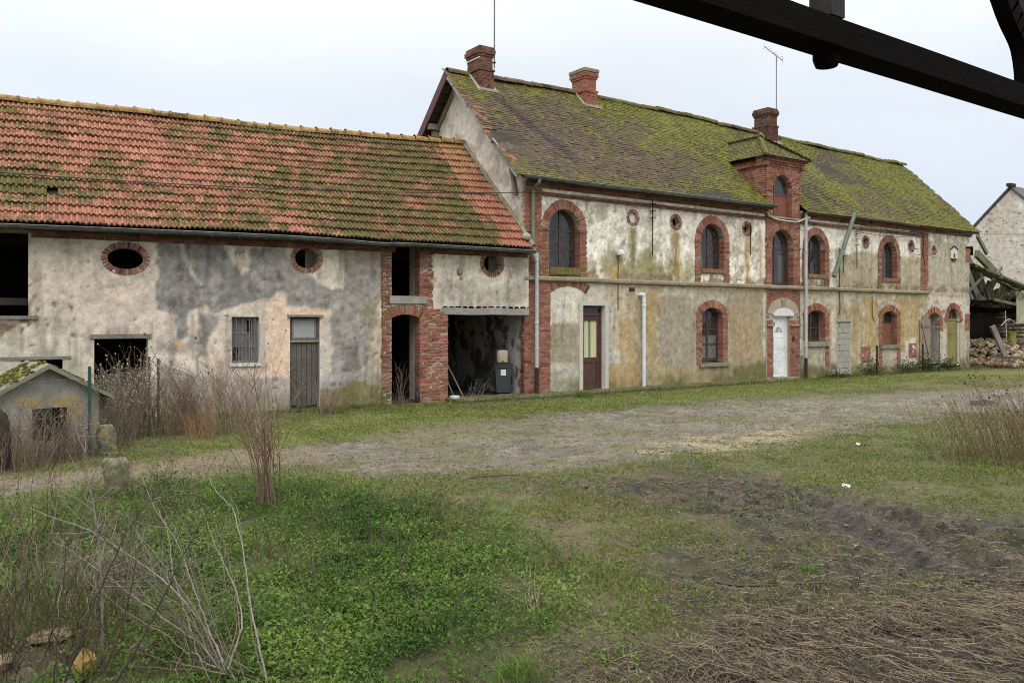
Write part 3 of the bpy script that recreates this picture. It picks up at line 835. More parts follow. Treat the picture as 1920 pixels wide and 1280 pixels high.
def ground_colour(x, y, z):
    n1 = fbm(x * .8, y * .8, 4, 81)[..., None]; n2 = fbm(x * 4, y * 4, 4, 82)[..., None]; n3 = fbm(x * 17, y * 17, 3, 83)[..., None]
    A = lambda *c: np.array(c)
    mixc = lambda c, d, m: c * (1 - m) + d * m
    m = lambda k: np.clip(z[k], 0, 1)[..., None]
    grass = mixc(A(.062, .078, .020), A(.115, .100, .044), sstep(.38, .60, n1 * .4 + n2 * .6))
    grass = mixc(grass, A(.062, .046, .032), sstep(.49, .58, n2 * .5 + n3 * .5) * .8)
    grass = mixc(grass, A(.19, .155, .085), sstep(.60, .68, n3) * .5)
    c = grass
    c = mixc(c, mixc(A(.075, .10, .020), A(.13, .14, .032), n2), m('strip') * .85)
    st = fbm(x * .9 + y * .25, y * 3.4 - x * .3, 4, 84)[..., None]
    grav = mixc(A(.105, .088, .070), A(.185, .162, .134), sstep(.34, .64, st * .6 + n3 * .4))
    grav = mixc(grav, A(.058, .052, .050), sstep(.52, .62, st * .55 + n2 * .45) * .75)
    grav = mixc(grav, A(.10, .098, .035), sstep(.50, .62, n1 * .5 + st * .5) * .6)
    c = mixc(c, grav, sstep(.12, .85, m('path') + .9 * (n2 - .5) + .5 * (n3 - .5)) * (1 - .45 * sstep(.5, .66, n2 * .5 + n1 * .5)))
    c = mixc(c, A(.165, .120, .075), m('tan') * .6)
    c = mixc(c, A(.27, .225, .135), m('straw') * sstep(.38, .62, n2) * .85)
    mud = mixc(A(.034, .025, .020), A(.145, .112, .088), sstep(.40, .62, n2 * .4 + n3 * .6))
    mud = mixc(mud, A(.085, .080, .026), sstep(.46, .56, n1 * .6 + n2 * .4) * .75)
    mud = mixc(mud, A(.150, .115, .075), sstep(.55, .62, n2 * .5 + n1 * .5) * .45)
    c = mixc(c, mud, m('mud') * (.75 + .25 * sstep(.4, .55, n2)))
    c = mixc(c, mixc(A(.042, .033, .029), A(.095, .078, .068), sstep(.4, .6, n3)), m('wet') * .8)
    c = mixc(c, mixc(A(.040, .040, .020), A(.062, .066, .020), n2), m('nettle') * .85)
    c = mixc(c, mixc(A(.060, .044, .030), A(.115, .088, .058), n3), m('bed') * .7)
    c = mixc(c, mixc(A(.040, .030, .020), A(.095, .070, .045), n3), m('bare') * .9)
    c = mixc(c, A(.060, .075, .020), m('right') * sstep(.42, .58, n2 * .6 + n1 * .4) * .7)
    c = c * (1.32 - .40 * m('bed')) * (1 - .45 * m('mud'))  # mud and straw made darker; part of it is shed shade put into colour
    return c
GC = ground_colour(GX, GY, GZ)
_nx, _ny = GX.shape
_i = np.arange(_nx * _ny).reshape(_nx, _ny)
_q = np.stack([_i[:-1, :-1], _i[1:, :-1], _i[1:, 1:], _i[:-1, 1:]], -1).reshape(-1, 4)
# wetness rides in the attribute's alpha
_wet = np.clip(GZ['mud'] * sstep(.38, .56, fbm(GX * 1.7, GY * 1.7, 3, 91)) * .85 + GZ['wet'] * 1.12 + rut_amount(GX, GY) * .6, 0, 1)
_wet = np.clip(_wet + .9 * np.exp(-(((GX - 8.2) / 2.6) ** 2 + ((GY + 7.2) / 1.2) ** 2)) + GZ['path'] * .25 * sstep(.5, .62, fbm(GX * 1.1, GY * 1.1, 3, 92)), 0, 1)
def make_ground():
    m = MT("yard_ground")
    at = m.attr("tint")
    n = m.noise(16, 5, .7); n2 = m.noise(70, 4, .7); n3 = m.noise(220, 2, .6)
    f = m.math('ADD', m.math('MULTIPLY', n, .35), m.math('ADD', m.math('MULTIPLY', n2, .4), m.math('MULTIPLY', n3, .25)))
    col = m.mix(1.0, at.outputs['Color'], m.ramp(f, [(.32, .42), (.5, 1.0), (.68, 1.75)]), 'MULTIPLY')
    m.bump(f, 1.0, .05)
    rough = m.math('SUBTRACT', .95, m.math('MULTIPLY', at.outputs['Alpha'], m.ramp(n, [(.3, .80), (.7, .55)])))
    return m.fin(col, rough, .35)
M_GROUND = make_ground()
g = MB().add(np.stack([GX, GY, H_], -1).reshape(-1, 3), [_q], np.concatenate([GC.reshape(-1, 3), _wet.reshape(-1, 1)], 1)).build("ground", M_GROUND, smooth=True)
g["kind"] = "structure"

def make_water():
    m = MT("puddle_water")
    m.bump(m.noise(6, 2, .5), .08, .01)
    return m.fin((.17, .155, .135), .06, .6)
P = [(8.0 + (1.8 + .25 * math.sin(3 * t + 1) + .2 * math.sin(5 * t)) * math.cos(t), -7.2 + (.42 + .12 * math.sin(4 * t) + .08 * math.sin(7 * t)) * math.sin(t)) for t in np.linspace(0, 2 * math.pi, 48, endpoint=False)]
pz = float(gh(8.0, -7.2)) + .018
pud = MB().add([(x, y, pz) for x, y in P], [[list(range(48))]]).build("water", make_water())
pud["kind"] = "structure"

# ================================================================ FARMHOUSE
HM = np.eye(4)
house = thing("farmhouse", "long two storey farmhouse with mossy brown roof and red brick arches", "house")
HB = []                                       # its bricks
HL = 23.35
UP = [1.34, 7.245, 12.575, 17.17]             # arched windows upstairs: centres
H_UP = {c: ('arch', c, .53 if i < 2 else .51, 3.40 if i == 0 else 3.58, 4.47, .53 if i < 2 else .51) for i, c in enumerate(UP)}
H_W3 = ('arch', 10.67, .57, 3.21, 4.47, .57)
H_LOW = [('arch', 7.245, .475, .72, 2.20, .19), ('arch', 12.60, .50, 1.26, 2.18, .17), ('arch', 17.20, .50, 1.06, 2.17, .17)]
OCU = [(3.865, 4.945, .25), (5.62, 4.935, .25), (8.89, 4.945, .25), (15.6, 4.88, .245), (18.72, 4.88, .245), (20.42, 4.82, .215)]
H_D1 = ('rect', 1.99, 2.79, .06, 2.40)
H_DW = ('rect', 10.18, 10.98, .10, 2.13)
H_BL = ('rect', 13.80, 14.65, .06, 1.94)
H_D2 = ('arch', 20.45, .40, .25, 2.15, .14)
H_D3 = ('arch', 21.98, .49, .12, 1.99, .49)
H_SH = ('rect', 21.76, 22.20, 4.55, 4.90)

def house_paint(X, Z):
    p = Paint(X, Z, (.66, .64, .585))
    # upstairs: flaking lime wash
    up = sstep(3.1, 3.2, Z)
    p.mixc(up * p.patches(1.7, .46, .52, 101), (.52, .485, .415), .6)
    p.mixc(up * p.patches(4.6, .53, .56, 103) * sstep(.42, .52, fbm(X * 1.1, Z * 1.1, 3, 104)), (.32, .295, .23), .7)
    p.mixc(up * p.patches(3.6, .55, .58, 102) * sstep(5.1, 3.6, Z), (.28, .265, .20), .75)
    p.mixc(p.rect(.5, 23.4, 5.44, 5.9, .02, .1), (.66, .645, .59), .85)
    p.mixc(p.rect(11.65, 19.4, 4.55, 5.4, .1, .5), (.66, .635, .575), .6)
    p.mixc(p.rect(2.2, 6.4, 3.1, 3.75, .25, 1.6) * p.patches(3.1, .40, .52, 105), (.30, .265, .15), .8)
    p.mixc(p.rect(2.7, 3.5, 3.1, 3.75, .1), (.27, .235, .14), .8)
    p.mixc(p.rect(4.2, 5.0, 3.15, 3.95, .2), (.20, .19, .075), .75)
    for xc, z0, z1, w, c, a in ((3.87, 3.5, 4.7, .14, (.19, .175, .085), 1.3), (5.62, 3.3, 4.68, .19, (.26, .19, .07), 1.3), (8.9, 3.2, 4.7, .14, (.36, .24, .09), 1.1),
                                (9.55, 3.2, 5.0, .10, (.27, .21, .09), .8), (15.6, 3.2, 4.6, .20, (.22, .185, .10), 1.0), (18.75, 3.2, 4.62, .24, (.36, .25, .09), 1.1),
                                (20.42, 3.3, 4.6, .13, (.30, .20, .09), 1.0), (21.98, 3.5, 4.5, .13, (.32, .25, .10), 1.1), (6.2, 3.1, 3.9, .2, (.24, .20, .09), .7), (3.2, 3.1, 3.6, .2, (.42, .28, .09), .9)):
        p.mixc(p.streak(xc, z0, z1, w, int(xc * 7)), c, a)
    # bare brown render on the right half
    bro = np.maximum(p.rect(13.75, 16.5, 3.0, 4.55, .1, .5), np.maximum(p.rect(16.4, 19.5, 3.0, 4.45, .12, .6), p.rect(19.95, 23.4, 2.9, 5.2, .12, .6)))
    brc = np.array((.275, .235, .16)) * (1 + .5 * (p.n - .5))[..., None]
    p.C = p.C * (1 - .9 * bro[..., None]) + brc * .9 * bro[..., None]
    p.mixc(bro * p.patches(2.6, .5, .62, 111), (.33, .31, .245), .7)
    p.mixc(p.rect(19.98, 23.4, 3.0, 5.2, .1, .6), (.34, .315, .255), .65)
    # ground floor: ochre brown cement
    low = sstep(3.05, 2.95, Z)
    lc = np.array((.325, .28, .205)) * (1 + .5 * (p.n - .5))[..., None]
    p.C = p.C * (1 - .92 * low[..., None]) + lc * .92 * low[..., None]
    p.mixc(low * p.patches(2.2, .48, .54, 121), (.395, .345, .245), .7)
    p.mixc(low * p.patches(5.2, .55, .585, 123), (.47, .43, .345), .7)
    p.mixc(low * p.patches(4.1, .56, .60, 124), (.20, .165, .105), .6)
    p.mixc(low * p.patches(3.4, .55, .60, 122), (.33, .24, .115), .6)
    p.mixc(p.rect(.8, 1.95, 1.92, 2.95, .05, .3), (.56, .53, .45))
    p.mixc(p.rect(.8, 1.88, .85, 1.92, .05, .4), (.295, .265, .195))
    p.mixc(p.rect(.8, 1.88, 0, .85, .08, .4), (.40, .385, .33), .8)
    p.mixc(p.rect(1.86, 3.6, .7, 3.05, .1, .5), (.49, .465, .40), .9)
    p.mixc(p.rect(2.75, 3.6, 2.5, 3.0, .12, 1.2), (.40, .31, .20), .6)
    p.mixc(p.rect(3.3, 4.1, .75, 2.6, .12, .8), (.44, .37, .25), .7)
    p.mixc(p.rect(3.45, 3.95, .9, 2.3, .14, 1.2), (.37, .255, .125), .6)
    p.mixc(p.rect(2.95, 4.12, .05, .78, .03, .15), (.39, .285, .145), .9)
    p.mixc(p.rect(4.25, 4.85, 1.5, 2.85, .1, .7), (.36, .26, .125), .8)
    p.mixc(p.rect(4.25, 4.85, .6, 1.5, .12, .7), (.43, .33, .18), .7)
    p.mixc(p.rect(4.95, 6.6, .55, 2.75, .05, .3), (.29, .262, .205), .85)
    p.mixc(p.rect(4.85, 6.6, 2.72, 3.0, .05, .3), (.44, .41, .33), .7)
    p.mixc(p.rect(4.2, 9.8, .0, .52, .06, .4), (.33, .27, .14), .75)
    p.mixc(p.rect(8.1, 9.75, .55, 3.0, .1, .4), (.30, .252, .175), .8)
    p.mixc(p.rect(8.3, 9.6, .4, 2.2, .3, 1.4), (.33, .25, .14), .5)
    p.mixc(p.rect(9.70, 9.84, .5, 2.9, .02, .2), (.50, .47, .40), .9)
    p.mixc(p.rect(6.4, 8.2, 2.4, 3.0, .1, .8), (.40, .37, .30), .5)
    p.mixc(p.rect(11.6, 11.9, .8, 3.0, .03, .2), (.52, .50, .44), .9)
    p.mixc(p.rect(11.6, 14, 2.55, 3.0, .1, .8), (.44, .40, .32), .6)
    p.mixc(p.rect(12.0, 13.2, .0, 1.1, .05, .4), (.37, .35, .27), .85)
    p.mixc(p.rect(13.45, 13.75, .3, 2.4, .03, .3), (.48, .45, .37), .8)
    p.mixc(p.rect(14.7, 15.2, .3, 2.2, .1, .8), (.37, .285, .16), .7)
    p.mixc(p.rect(16.5, 17.9, .2, 1.0, .05, .4), (.42, .38, .29), .8)
    for x in (15.9, 17.95, 18.9): p.mixc(p.streak(x, .9, 2.9, .3, int(x)), (.37, .265, .10), 1.0)
    p.mixc(p.rect(18.1, 19.2, .75, 2.6, .2, 1.2), (.36, .275, .14), .6)
    p.mixc(p.rect(18.25, 19.15, .1, 1.25, .06, .6), (.55, .52, .46), .9)
    p.mixc(p.rect(17.9, 18.3, .1, .8, .05, .6), (.52, .49, .43), .8)
    p.mixc(p.rect(19.95, 23.4, 2.15, 3.05, .08, .7), (.50, .47, .41), .85)
    p.mixc(p.rect(20.2, 22.9, 2.3, 2.9, .1, 1.0) * p.patches(5, .56, .6, 131), (.24, .12, .08), .9)
    p.mixc(p.rect(20.0, 21.3, .1, 1.6, .06, .4), (.48, .45, .40), .8)
    p.mixc(p.rect(22.5, 23.4, .1, 2.0, .06, .4), (.40, .37, .29), .8)
    # moss and damp at the foot, plaster gone above the ledge
    p.mixc(sstep(.45, .0, Z - .25 * p.n) * (.35 + .65 * p.patches(1.1, .42, .58, 141)), (.115, .115, .04), .8)
    p.mixc(p.rect(8.2, 9.9, -.1, .62, .12, .9), (.10, .11, .035), .8)
    p.mixc(p.rect(11.9, 14.8, -.1, .35, .12, .9), (.13, .13, .045), .75)
    gone = sstep(3.42, 3.22, Z + .25 * (p.f - .5) + .2 * (p.n - .5)) * sstep(3.1, 3.15, Z) * p.patches(2.3, .46, .52, 151)
    p.mixc(gone, (.20, .155, .105), .9)
    p.mixc(p.patches(9, .66, .70, 161), (.21, .19, .155), .6)
    # rain streaks and grime over everything
    dr = fbm(X * 7, Z * .55, 4, 171); p.C *= (1 - .24 * sstep(.50, .66, dr) * sstep(.3, .6, fbm(X * .9, Z * .9, 3, 172)))[..., None]
    p.C *= (.84 + .48 * fbm(X * 13, Z * 13, 3, 173))[..., None] * np.array((1.03, 1.0, .965)) * (1 + .12 * up)[..., None]
    return p.C

def house_relief(X, Z):
    r = .014 * (fbm(X * 1.5, Z * 1.5, 3, 5) - .5) + .008 * (fbm(X * 10, Z * 10, 3, 9) - .5)
    n = fbm(X * 3.6, Z * 3.06, 5, 102)
    r = r - .009 * sstep(.54, .56, n) * (Z > 3.1) - .008 * sstep(.53, .55, fbm(X * 4.6, Z * 4.6 * .85, 5, 103)) * (Z > 3.1) + .006 * sstep(.55, .575, fbm(X * 5.2, Z * 5.2 * .85, 5, 123)) * (Z < 3)
    gone = sstep(3.36, 3.24, Z + .25 * (fbm(X * 11, Z * 11, 3, 51) - .5)) * (Z > 3.12) * sstep(.47, .5, fbm(X * 2.3, Z * 1.955, 5, 151))
    return r - .022 * gone

holes = [('rect', 10.16, 11.16, 5.45, 5.9)] + list(H_UP.values()) + [H_W3] + H_LOW + [H_D1, H_DW, H_BL, H_D2, H_D3, H_SH] + [('ell', x, z, r - .1, r - .1) for x, z, r in OCU]
wall_sheet("facade_wall", house, .02, HL, -.1, 5.72, .042, holes, house_paint, M_PLASTER, house_relief,
           edge=lambda x, z: x < HL - .30 * sstep(4.2, 5.0, z) * sstep(5.35, 5.0, z) + .10 * (fbm(z * 2.3, z * 0 + 3, 3, 8) - .5) - .05)

# structure behind: gable wall on the left, back wall, ragged right end wall
RY, RZ0 = 3.3, 9.22
def ridge_z(x): return np.interp(x, [-.4, 2.75, 5.4, 8.6, 14.5, 20, 24.2], [9.20, 9.30, 9.34, 9.36, 9.22, 9.16, 9.10])
def roof_z(x, y): return 5.70 + (ridge_z(x) - 5.70) * (y + .32) / (RY + .32)
def gable_paint(Y, Z):
    p = Paint(Y, Z, (.60, .535, .455))
    p.mixc(p.patches(.9, .45, .6, 201), (.66, .60, .525), .8)
    p.mixc(p.patches(2.4, .56, .66, 202), (.36, .31, .25), .6)
    # grey lime and lost plaster inside the cart bay and along the old roof line
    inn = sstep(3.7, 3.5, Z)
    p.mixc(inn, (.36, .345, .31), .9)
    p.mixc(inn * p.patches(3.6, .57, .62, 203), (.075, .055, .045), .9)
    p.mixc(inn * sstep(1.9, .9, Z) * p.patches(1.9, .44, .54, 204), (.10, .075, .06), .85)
    d = np.abs(Z - (4.0 + (Y + .3) * .93)); p.mixc(np.exp(-(d / .16) ** 2) * p.patches(2, .4, .5, 205), (.33, .29, .20), .8)
    p.mixc(p.rect(-.1, .9, 4.0, 5.4, .15, .8) * p.patches(3, .48, .56, 206), (.27, .26, .19), .7)
    p.mixc(p.rect(-.1, .8, 5.0, 5.6, .1, .8) * p.patches(3, .5, .56, 208), (.25, .22, .19), .8)
    return p.C
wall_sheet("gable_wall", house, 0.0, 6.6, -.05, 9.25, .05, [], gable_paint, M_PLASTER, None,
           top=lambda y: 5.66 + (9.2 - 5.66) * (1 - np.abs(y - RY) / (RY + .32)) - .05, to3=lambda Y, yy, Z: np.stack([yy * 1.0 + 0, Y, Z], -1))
mb = MB()
mb.box(0.05, HL - .3, 6.3, 6.6, -.1, 5.7)
mb.prism([(.3, 0), (6.3, 0), (6.3, 5.5), (RY, 8.9), (.3, 5.9)], 'x', HL - .45, HL - .1)
mb.box(.3, HL - .4, .45, 6.3, 2.98, 3.08)
for x in (5.2, 11.8, 16): mb.box(x, x + .15, .46, 6.3, 0, 2.97); mb.box(x, x + .15, .46, 6.3, 3.09, 5.5)
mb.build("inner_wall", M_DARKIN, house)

# openings: reveals
for h in list(H_UP.values()) + [H_W3] + H_LOW:
    mb = MB(); reveal(mb, inset(outline(h), -.03), .15, .42); mb.build("window_reveal", M_MORTAR, house)
for h in (H_D1, H_DW, H_BL, H_D2, H_D3):
    mb = MB(); reveal(mb, outline(h), -.006, .42); mb.build("door_reveal", M_WHITEPLASTER if h is not H_D2 else M_MORTAR, house)

mort = MB()
jm = lambda x, z: .75 * fbm(x * .9, z * 1.1, 3, 301) * sstep(1.2, 0, z) + (.55 if abs(z - 3.25) < .18 else 0)
# corner pilaster
brick_field(HB, .0, .565, 3.17, 5.5, -.028, .12, tint=.5, moss=jm)
brick_field(HB, .0, .84, .02, 3.03, -.028, .12, tint=.5, moss=jm, rag=(.02, .01))
mort.box(.0, .565, -.018, .1, 3.0, 5.5); mort.box(.0, .84, -.018, .1, 0, 3.02)
# rough toothing on the corner seen past the cart bay
brick_field(HB, -.02, .02, .05, 2.1, -.012, .12, tint=.35, moss=jm, rag=(.03, 0), dark=.35)
# upstairs arches with jambs and sills
for i, c in enumerate(UP):
    h = H_UP[c]; hw, z0, zs = h[2], h[3], h[4]
    zb = 3.17
    for s in (-1, 1):
        a, b = (c - hw - .245, c - hw) if s < 0 else (c + hw, c + hw + .245)
        brick_field(HB, a, b, zb, zs - .07, -.022, .20, L=.245 if s else .2, tint=.5, rag=(.015, .0) if s < 0 else (0, .015), moss=jm)
        brick_field(HB, a - .015, b + .015, zs - .072, zs + .002, -.045, .2, L=.14, tint=.5)
        mort.box(a + .008, b - .008, -.012, .17, zb, zs)
    voussoirs(HB, c, zs, hw, hw, 0, math.pi, .245, -.024, .20, .062, tint=.55)
    arch_band(mort, c, zs, hw, hw, 0, math.pi, .24, -.013, .17)
    for k in range(15):
        x = c - hw + (k + .5) * 2 * hw / 15
        HB.append((mat4((1, 0, 0), (0, .97, -.22), (0, .22, .97), (x, .05, z0 - (.10 if i == 0 else .075)), (2 * hw / 15 - .012, .22, .20 if i == 0 else .13)), k % 8, (.45 + .2 * random.random(), .75 if i == 0 else .55, 0)))
    mort.box(c - hw, c + hw, -.01, .15, z0 - (.2 if i == 0 else .15), z0 - .02)
    if i == 0:
        casement(house, h, .19, [c], [z0 + .54, z0 + 1.02], midpost=c, label="tall arched window with six panes and a plank behind its glass")
    elif i == 1:
        casement(house, h, .19, [c], [z0 + .46, z0 + .90], midpost=c)
    elif i == 2:
        casement(house, h, .19, [c - .06], [], fw=.045)
    else:
        casement(house, h, .19, [c - .18], [], fw=.045)
MB().bar((.80, .30, 3.85), (1.28, .34, 3.52), .03, .10).build("leaning_plank", M_OLDWOOD, house)
M_DIMCURTAIN = simple("grey_net_curtain", (.26, .27, .28), (.46, .47, .48), 5, .95, .1, stretch=(12, 12, .5))
MB().box(12.14, 12.50, .27, .28, 3.62, 4.6).build("net_curtain", M_DIMCURTAIN, house)
MB().box(16.72, 16.96, .27, .28, 3.62, 4.6).build("net_curtain", M_DIMCURTAIN, house)
MB().box(10.80, 11.10, .25, .26, 3.3, 4.2).build("net_curtain", M_DIMCURTAIN, house)
MB().box(6.80, 7.12, .27, .28, 3.62, 4.1).build("net_curtain", M_DIMCURTAIN, house)
# oculi: brick rings with a plastered lip
for i, (x, z, r) in enumerate(OCU):
    voussoirs(HB, x, z, r - .10, r - .10, 0, 2 * math.pi, .105, -.016, .16, .05, tint=.45)
    arch_band(mort, x, z, r - .10, r - .10, 0, 2 * math.pi, .10, -.008, .16, 36)
    lip = MB(); arch_band(lip, x, z, r + .006, r + .006, 0, 2 * math.pi, .035, -.008, .06, 36)
    lip.build("oculus_lip", M_WHITEPLASTER, house)
    back = MB().prism([(x + (r - .09) * math.cos(t), z + (r - .09) * math.sin(t)) for t in np.linspace(0, 2 * math.pi, 28, endpoint=False)], 'y', .05 if i == 0 else .24, .06 if i == 0 else .26)
    back.build("oculus_fill", M_WHITEPLASTER if i == 0 else simple("oculus_back_%d" % i, (.10, .05, .04), (.24, .13, .10), 9) if i in (3, 4) else M_DARKIN if i in (1, 2) else M_BRICK, house)

# ground floor windows
for i, h in enumerate(H_LOW):
    xc, hw, z0, zs, rise = h[1:6]
    R, dr, a0, a1 = seg(hw, rise)
    old = .4 * i
    for s in (-1, 1):
        a, b = (xc - hw - .235, xc - hw) if s < 0 else (xc + hw, xc + hw + .235)
        zb = .64 if i == 0 else (.34 if (i == 1 and s > 0) else 1.26 if i == 1 else .16)
        brick_field(HB, a, b, zb, zs, -.018, .20, L=.24, tint=.5, rag=(.02, 0) if s < 0 else (0, .02), moss=lambda x, z: .35 * old + .3 * fbm(x, z, 2, 31))
        mort.box(a + .008, b - .008, -.008, .17, zb, zs)
    voussoirs(HB, xc, zs - dr, R, R, a0 - .22, a1 + .22, .235, -.02, .20, .068, tint=.45, moss=.6 * old)
    arch_band(mort, xc, zs - dr, R, R, a0 - .2, a1 + .2, .23, -.009, .17)
casement(house, H_LOW[0], .2, [7.245], [1.25, 1.72], midpost=7.245)
cu = MB()
cu.box(6.82, 7.21, .236, .240, .80, 1.50); cu.box(7.28, 7.67, .236, .240, .80, 1.52)
cu.build("lace_curtain", M_LACE, house)
casement(house, H_LOW[1], .24, [12.60], [1.72], midpost=12.6)
h = H_LOW[2]
casement(house, ('arch', 17.2, .5, 1.88, 2.17, .17), .22, [17.0], [], fw=.04)
MB().box(16.71, 17.69, .20, .225, 1.06, 1.87).build("boarded_panel", M_REDBOARD, house, label="faded red board filling the lower window opening")
for a, b, z0, z1 in ((6.62, 8.0, .56, .66), (12.02, 13.26, 1.09, 1.25), (16.55, 17.85, .93, 1.05)):
    MB().box(a, b, -.10, .2, z0, z1).build("window_sill", M_SILL, house)

# brown glazed door with curtain
d = MB()
d.box(1.99, 2.05, .13, .19, .06, 2.39); d.box(2.73, 2.79, .13, .19, .06, 2.39); d.box(2.05, 2.73, .13, .19, 2.33, 2.39); d.box(2.05, 2.73, .125, .19, 2.12, 2.19)
door = d.build("door", M_REDWOOD, house, label="dark brown glazed door with a striped cream curtain")
lf = MB()
lf.box(2.055, 2.15, .14, .18, .08, 2.11); lf.box(2.63, 2.725, .14, .18, .08, 2.11); lf.box(2.15, 2.63, .14, .18, 1.99, 2.11); lf.box(2.15, 2.63, .14, .18, .82, .96); lf.box(2.15, 2.63, .14, .18, .08, .22); lf.box(2.15, 2.63, .158, .172, .22, .82)
lf.build("door_leaf", simple("worn_brown_paint", (.035, .018, .014), (.11, .055, .042), 9, .6, .3, stretch=(3, 3, .8)), door)
MB().box(2.05, 2.73, .155, .162, 2.19, 2.33).build("transom_pane", M_GLASS, door)
cu = MB()
xs = np.linspace(2.15, 2.63, 41); ys = .175 + .008 * np.sin(xs * 95) + .004 * np.sin(xs * 41)
cu.add([(x, y, z) for z in (.96, 1.99) for x, y in zip(xs, ys)], [[[i, i + 1, 42 + i, 41 + i] for i in range(40) if not 16 <= i < 22]])
cu.build("curtain", M_CURTAIN, door)
cu = MB(); cu.add([(x, y, z) for z in (.96, 1.99) for x, y in zip(xs, ys)], [[[i, i + 1, 42 + i, 41 + i] for i in range(16, 22)]])
cu.build("curtain_stripe", M_CURTAINGREEN, door)
MB().tube([(2.70, .14, 1.08), (2.70, .09, 1.08), (2.62, .09, 1.08)], .008, 6).build("handle", M_IRON, door)
mb = MB()
mb.box(1.86, 1.985, -.022, .05, .03, 2.53); mb.box(2.795, 2.92, -.022, .05, .03, 2.53); mb.box(1.985, 2.795, -.022, .05, 2.405, 2.53)
mb.build("door_surround", simple("chalky_surround", (.42, .40, .35), (.56, .54, .48), 8, .95), house)
MB().box(1.80, 2.98, -.12, .2, .0, .055).build("doorstep", M_SILL, house)
# remnant of an older brick arch
R, dr, a0, a1 = seg(.62, .20)
voussoirs(HB, 1.47, 2.72 - dr, R, R, a0, a1, .25, -.02, .16, .066, tint=.45)
arch_band(mort, 1.47, 2.72 - dr, R, R, a0, a1, .245, -.01, .12)
MB().box(3.71, 3.93, -.012, .02, 2.82, 2.93).build("vent_grille", M_IRON, house)
# white waste pipe
mb = MB()
mb.tube(smooth_line([(4.08, .0, 2.72), (4.10, -.09, 2.74), (4.18, -.115, 2.70), (4.195, -.115, 2.58), (4.195, -.115, .03)], 4), .055, 12)
for z in (2.5, 2.38): mb.lathe([(.055, 0), (.066, .005), (.066, .08), (.055, .085)], 14, (4.195, -.115, z))
mb.build("waste_pipe", simple("white_pvc", (.55, .56, .60), (.68, .69, .72), 5, .4, .4), house)

# central bay: brick from ground to dormer -------------------------------------------------
DW = ('arch', 10.66, .50, 5.45, 6.35, .5)
def bay_hole(x, z):
    if in_hole(H_W3, np.array(x), np.array(z), .0) or in_hole(DW, np.array(x), np.array(z), .0): return True
    if z > 4.4 and math.hypot(x - 10.67, z - 4.47) < .57 + .24 and z > 4.47: return True
    if z > 6.35 and math.hypot(x - 10.66, z - 6.35) < .74: return True
    if 10.18 < x < 11.05 and z < 2.14: return True
    if z < 2.70 and z > 2.0 and ((x - 10.70) / .80) ** 2 + ((z - 2.10) / .62) ** 2 < 1: return True
    return False
BY = -.05
bm_ = lambda x, z: .5 * fbm(x * 1.3, z * 1.3, 3, 331) * (1 if z < 3.2 else .35) + (.5 if 5.38 < z < 5.5 else 0)
def bay_spans(z):
    def arc(xc, zs, r): 
        k = math.sqrt(max(0, r * r - (z - zs) ** 2)); return [(9.83, xc - k), (xc + k, 11.62)] if k > 0 else [(9.83, 11.62)]
    if z < 4.47: return [(9.83, 10.10), (11.24, 11.62)]
    if z < 5.28: return arc(10.67, 4.47, .81)
    if z < 5.45: return [(9.83, 11.62)]
    if z < 6.35: return [(9.83, 10.16), (11.16, 11.62)]
    return arc(10.66, 6.35, .74) if z < 7.09 else [(9.83, 11.62)]
brick_field(HB, 9.83, 11.62, 3.16, 7.12, BY, .22, spans=bay_spans, tint=.52, moss=bm_)
brick_field(HB, 9.85, 11.62, 1.86, 3.03, BY, .16, hole=bay_hole, tint=.42, moss=lambda x, z: .55 * fbm(x * 2, z * 2, 3, 332))
brick_field(HB, 9.87, 10.17, .1, 1.80, BY, .16, tint=.55, moss=bm_)
brick_field(HB, 11.06, 11.60, .1, 1.80, BY, .16, tint=.42, moss=bm_)
for a, b in ((9.83, 10.17), (11.06, 11.62)): mort.box(a, b, BY + .012, .1, .05, 3.02)
mort.box(10.17, 11.06, BY + .012, .1, 2.16, 3.02)
bk = MB()
for a, b, z0, z1 in ((9.84, 10.09, 3.1, 5.45), (11.25, 11.61, 3.1, 5.45), (9.84, 10.15, 5.45, 7.2), (11.17, 11.61, 5.45, 7.2), (10.1, 11.24, 5.06, 5.44), (10.16, 11.16, 6.87, 7.2)): mort.box(a, b, BY + .012, .16, z0, z1)
voussoirs(HB, 10.67, 4.47, .57, .57, 0, math.pi, .235, BY - .008, .21, .062, tint=.5)
arch_band(mort, 10.67, 4.47, .57, .57, 0, math.pi, .23, BY + .008, .17)
voussoirs(HB, 10.66, 6.35, .50, .50, 0, math.pi, .235, BY - .008, .21, .062, tint=.5)
arch_band(mort, 10.66, 6.35, .50, .50, 0, math.pi, .23, BY + .008, .17)
for z, p in ((4.40, .02), (6.28, .025)):
    brick_field(HB, 9.81, 10.12, z, z + .075, BY - p, .2, L=.15); brick_field(HB, 11.22, 11.64, z, z + .075, BY - p, .2, L=.15)
mb = MB(); reveal(mb, inset(outline(DW), -.03), BY + .2, .4); mb.build("dormer_reveal", M_MORTAR, house)
win = casement(house, H_W3, .17, [10.52], [4.40], mat=M_REDWOOD, midpost=10.52, label="tall arched stair window above the white door")
w2 = casement(house, DW, .10, [10.42], [6.20], mat=M_REDBOARD, skip_pane=lambda i, j: j == 0, name="loft_door", label="arched loft door of faded red boards in the brick dormer", fw=.055)
mb = MB()
for x0, x1 in ((10.22, 10.40), (10.44, 10.62), (10.625, 10.80), (10.805, 10.96), (10.965, 11.11)): MB().box(x0, x1, .125, .15, 5.47, 6.19).build("board", M_REDBOARD, w2)
MB().box(9.80, 11.65, BY - .07, .1, 5.385, 5.44).build("string_course", M_STONE, house)
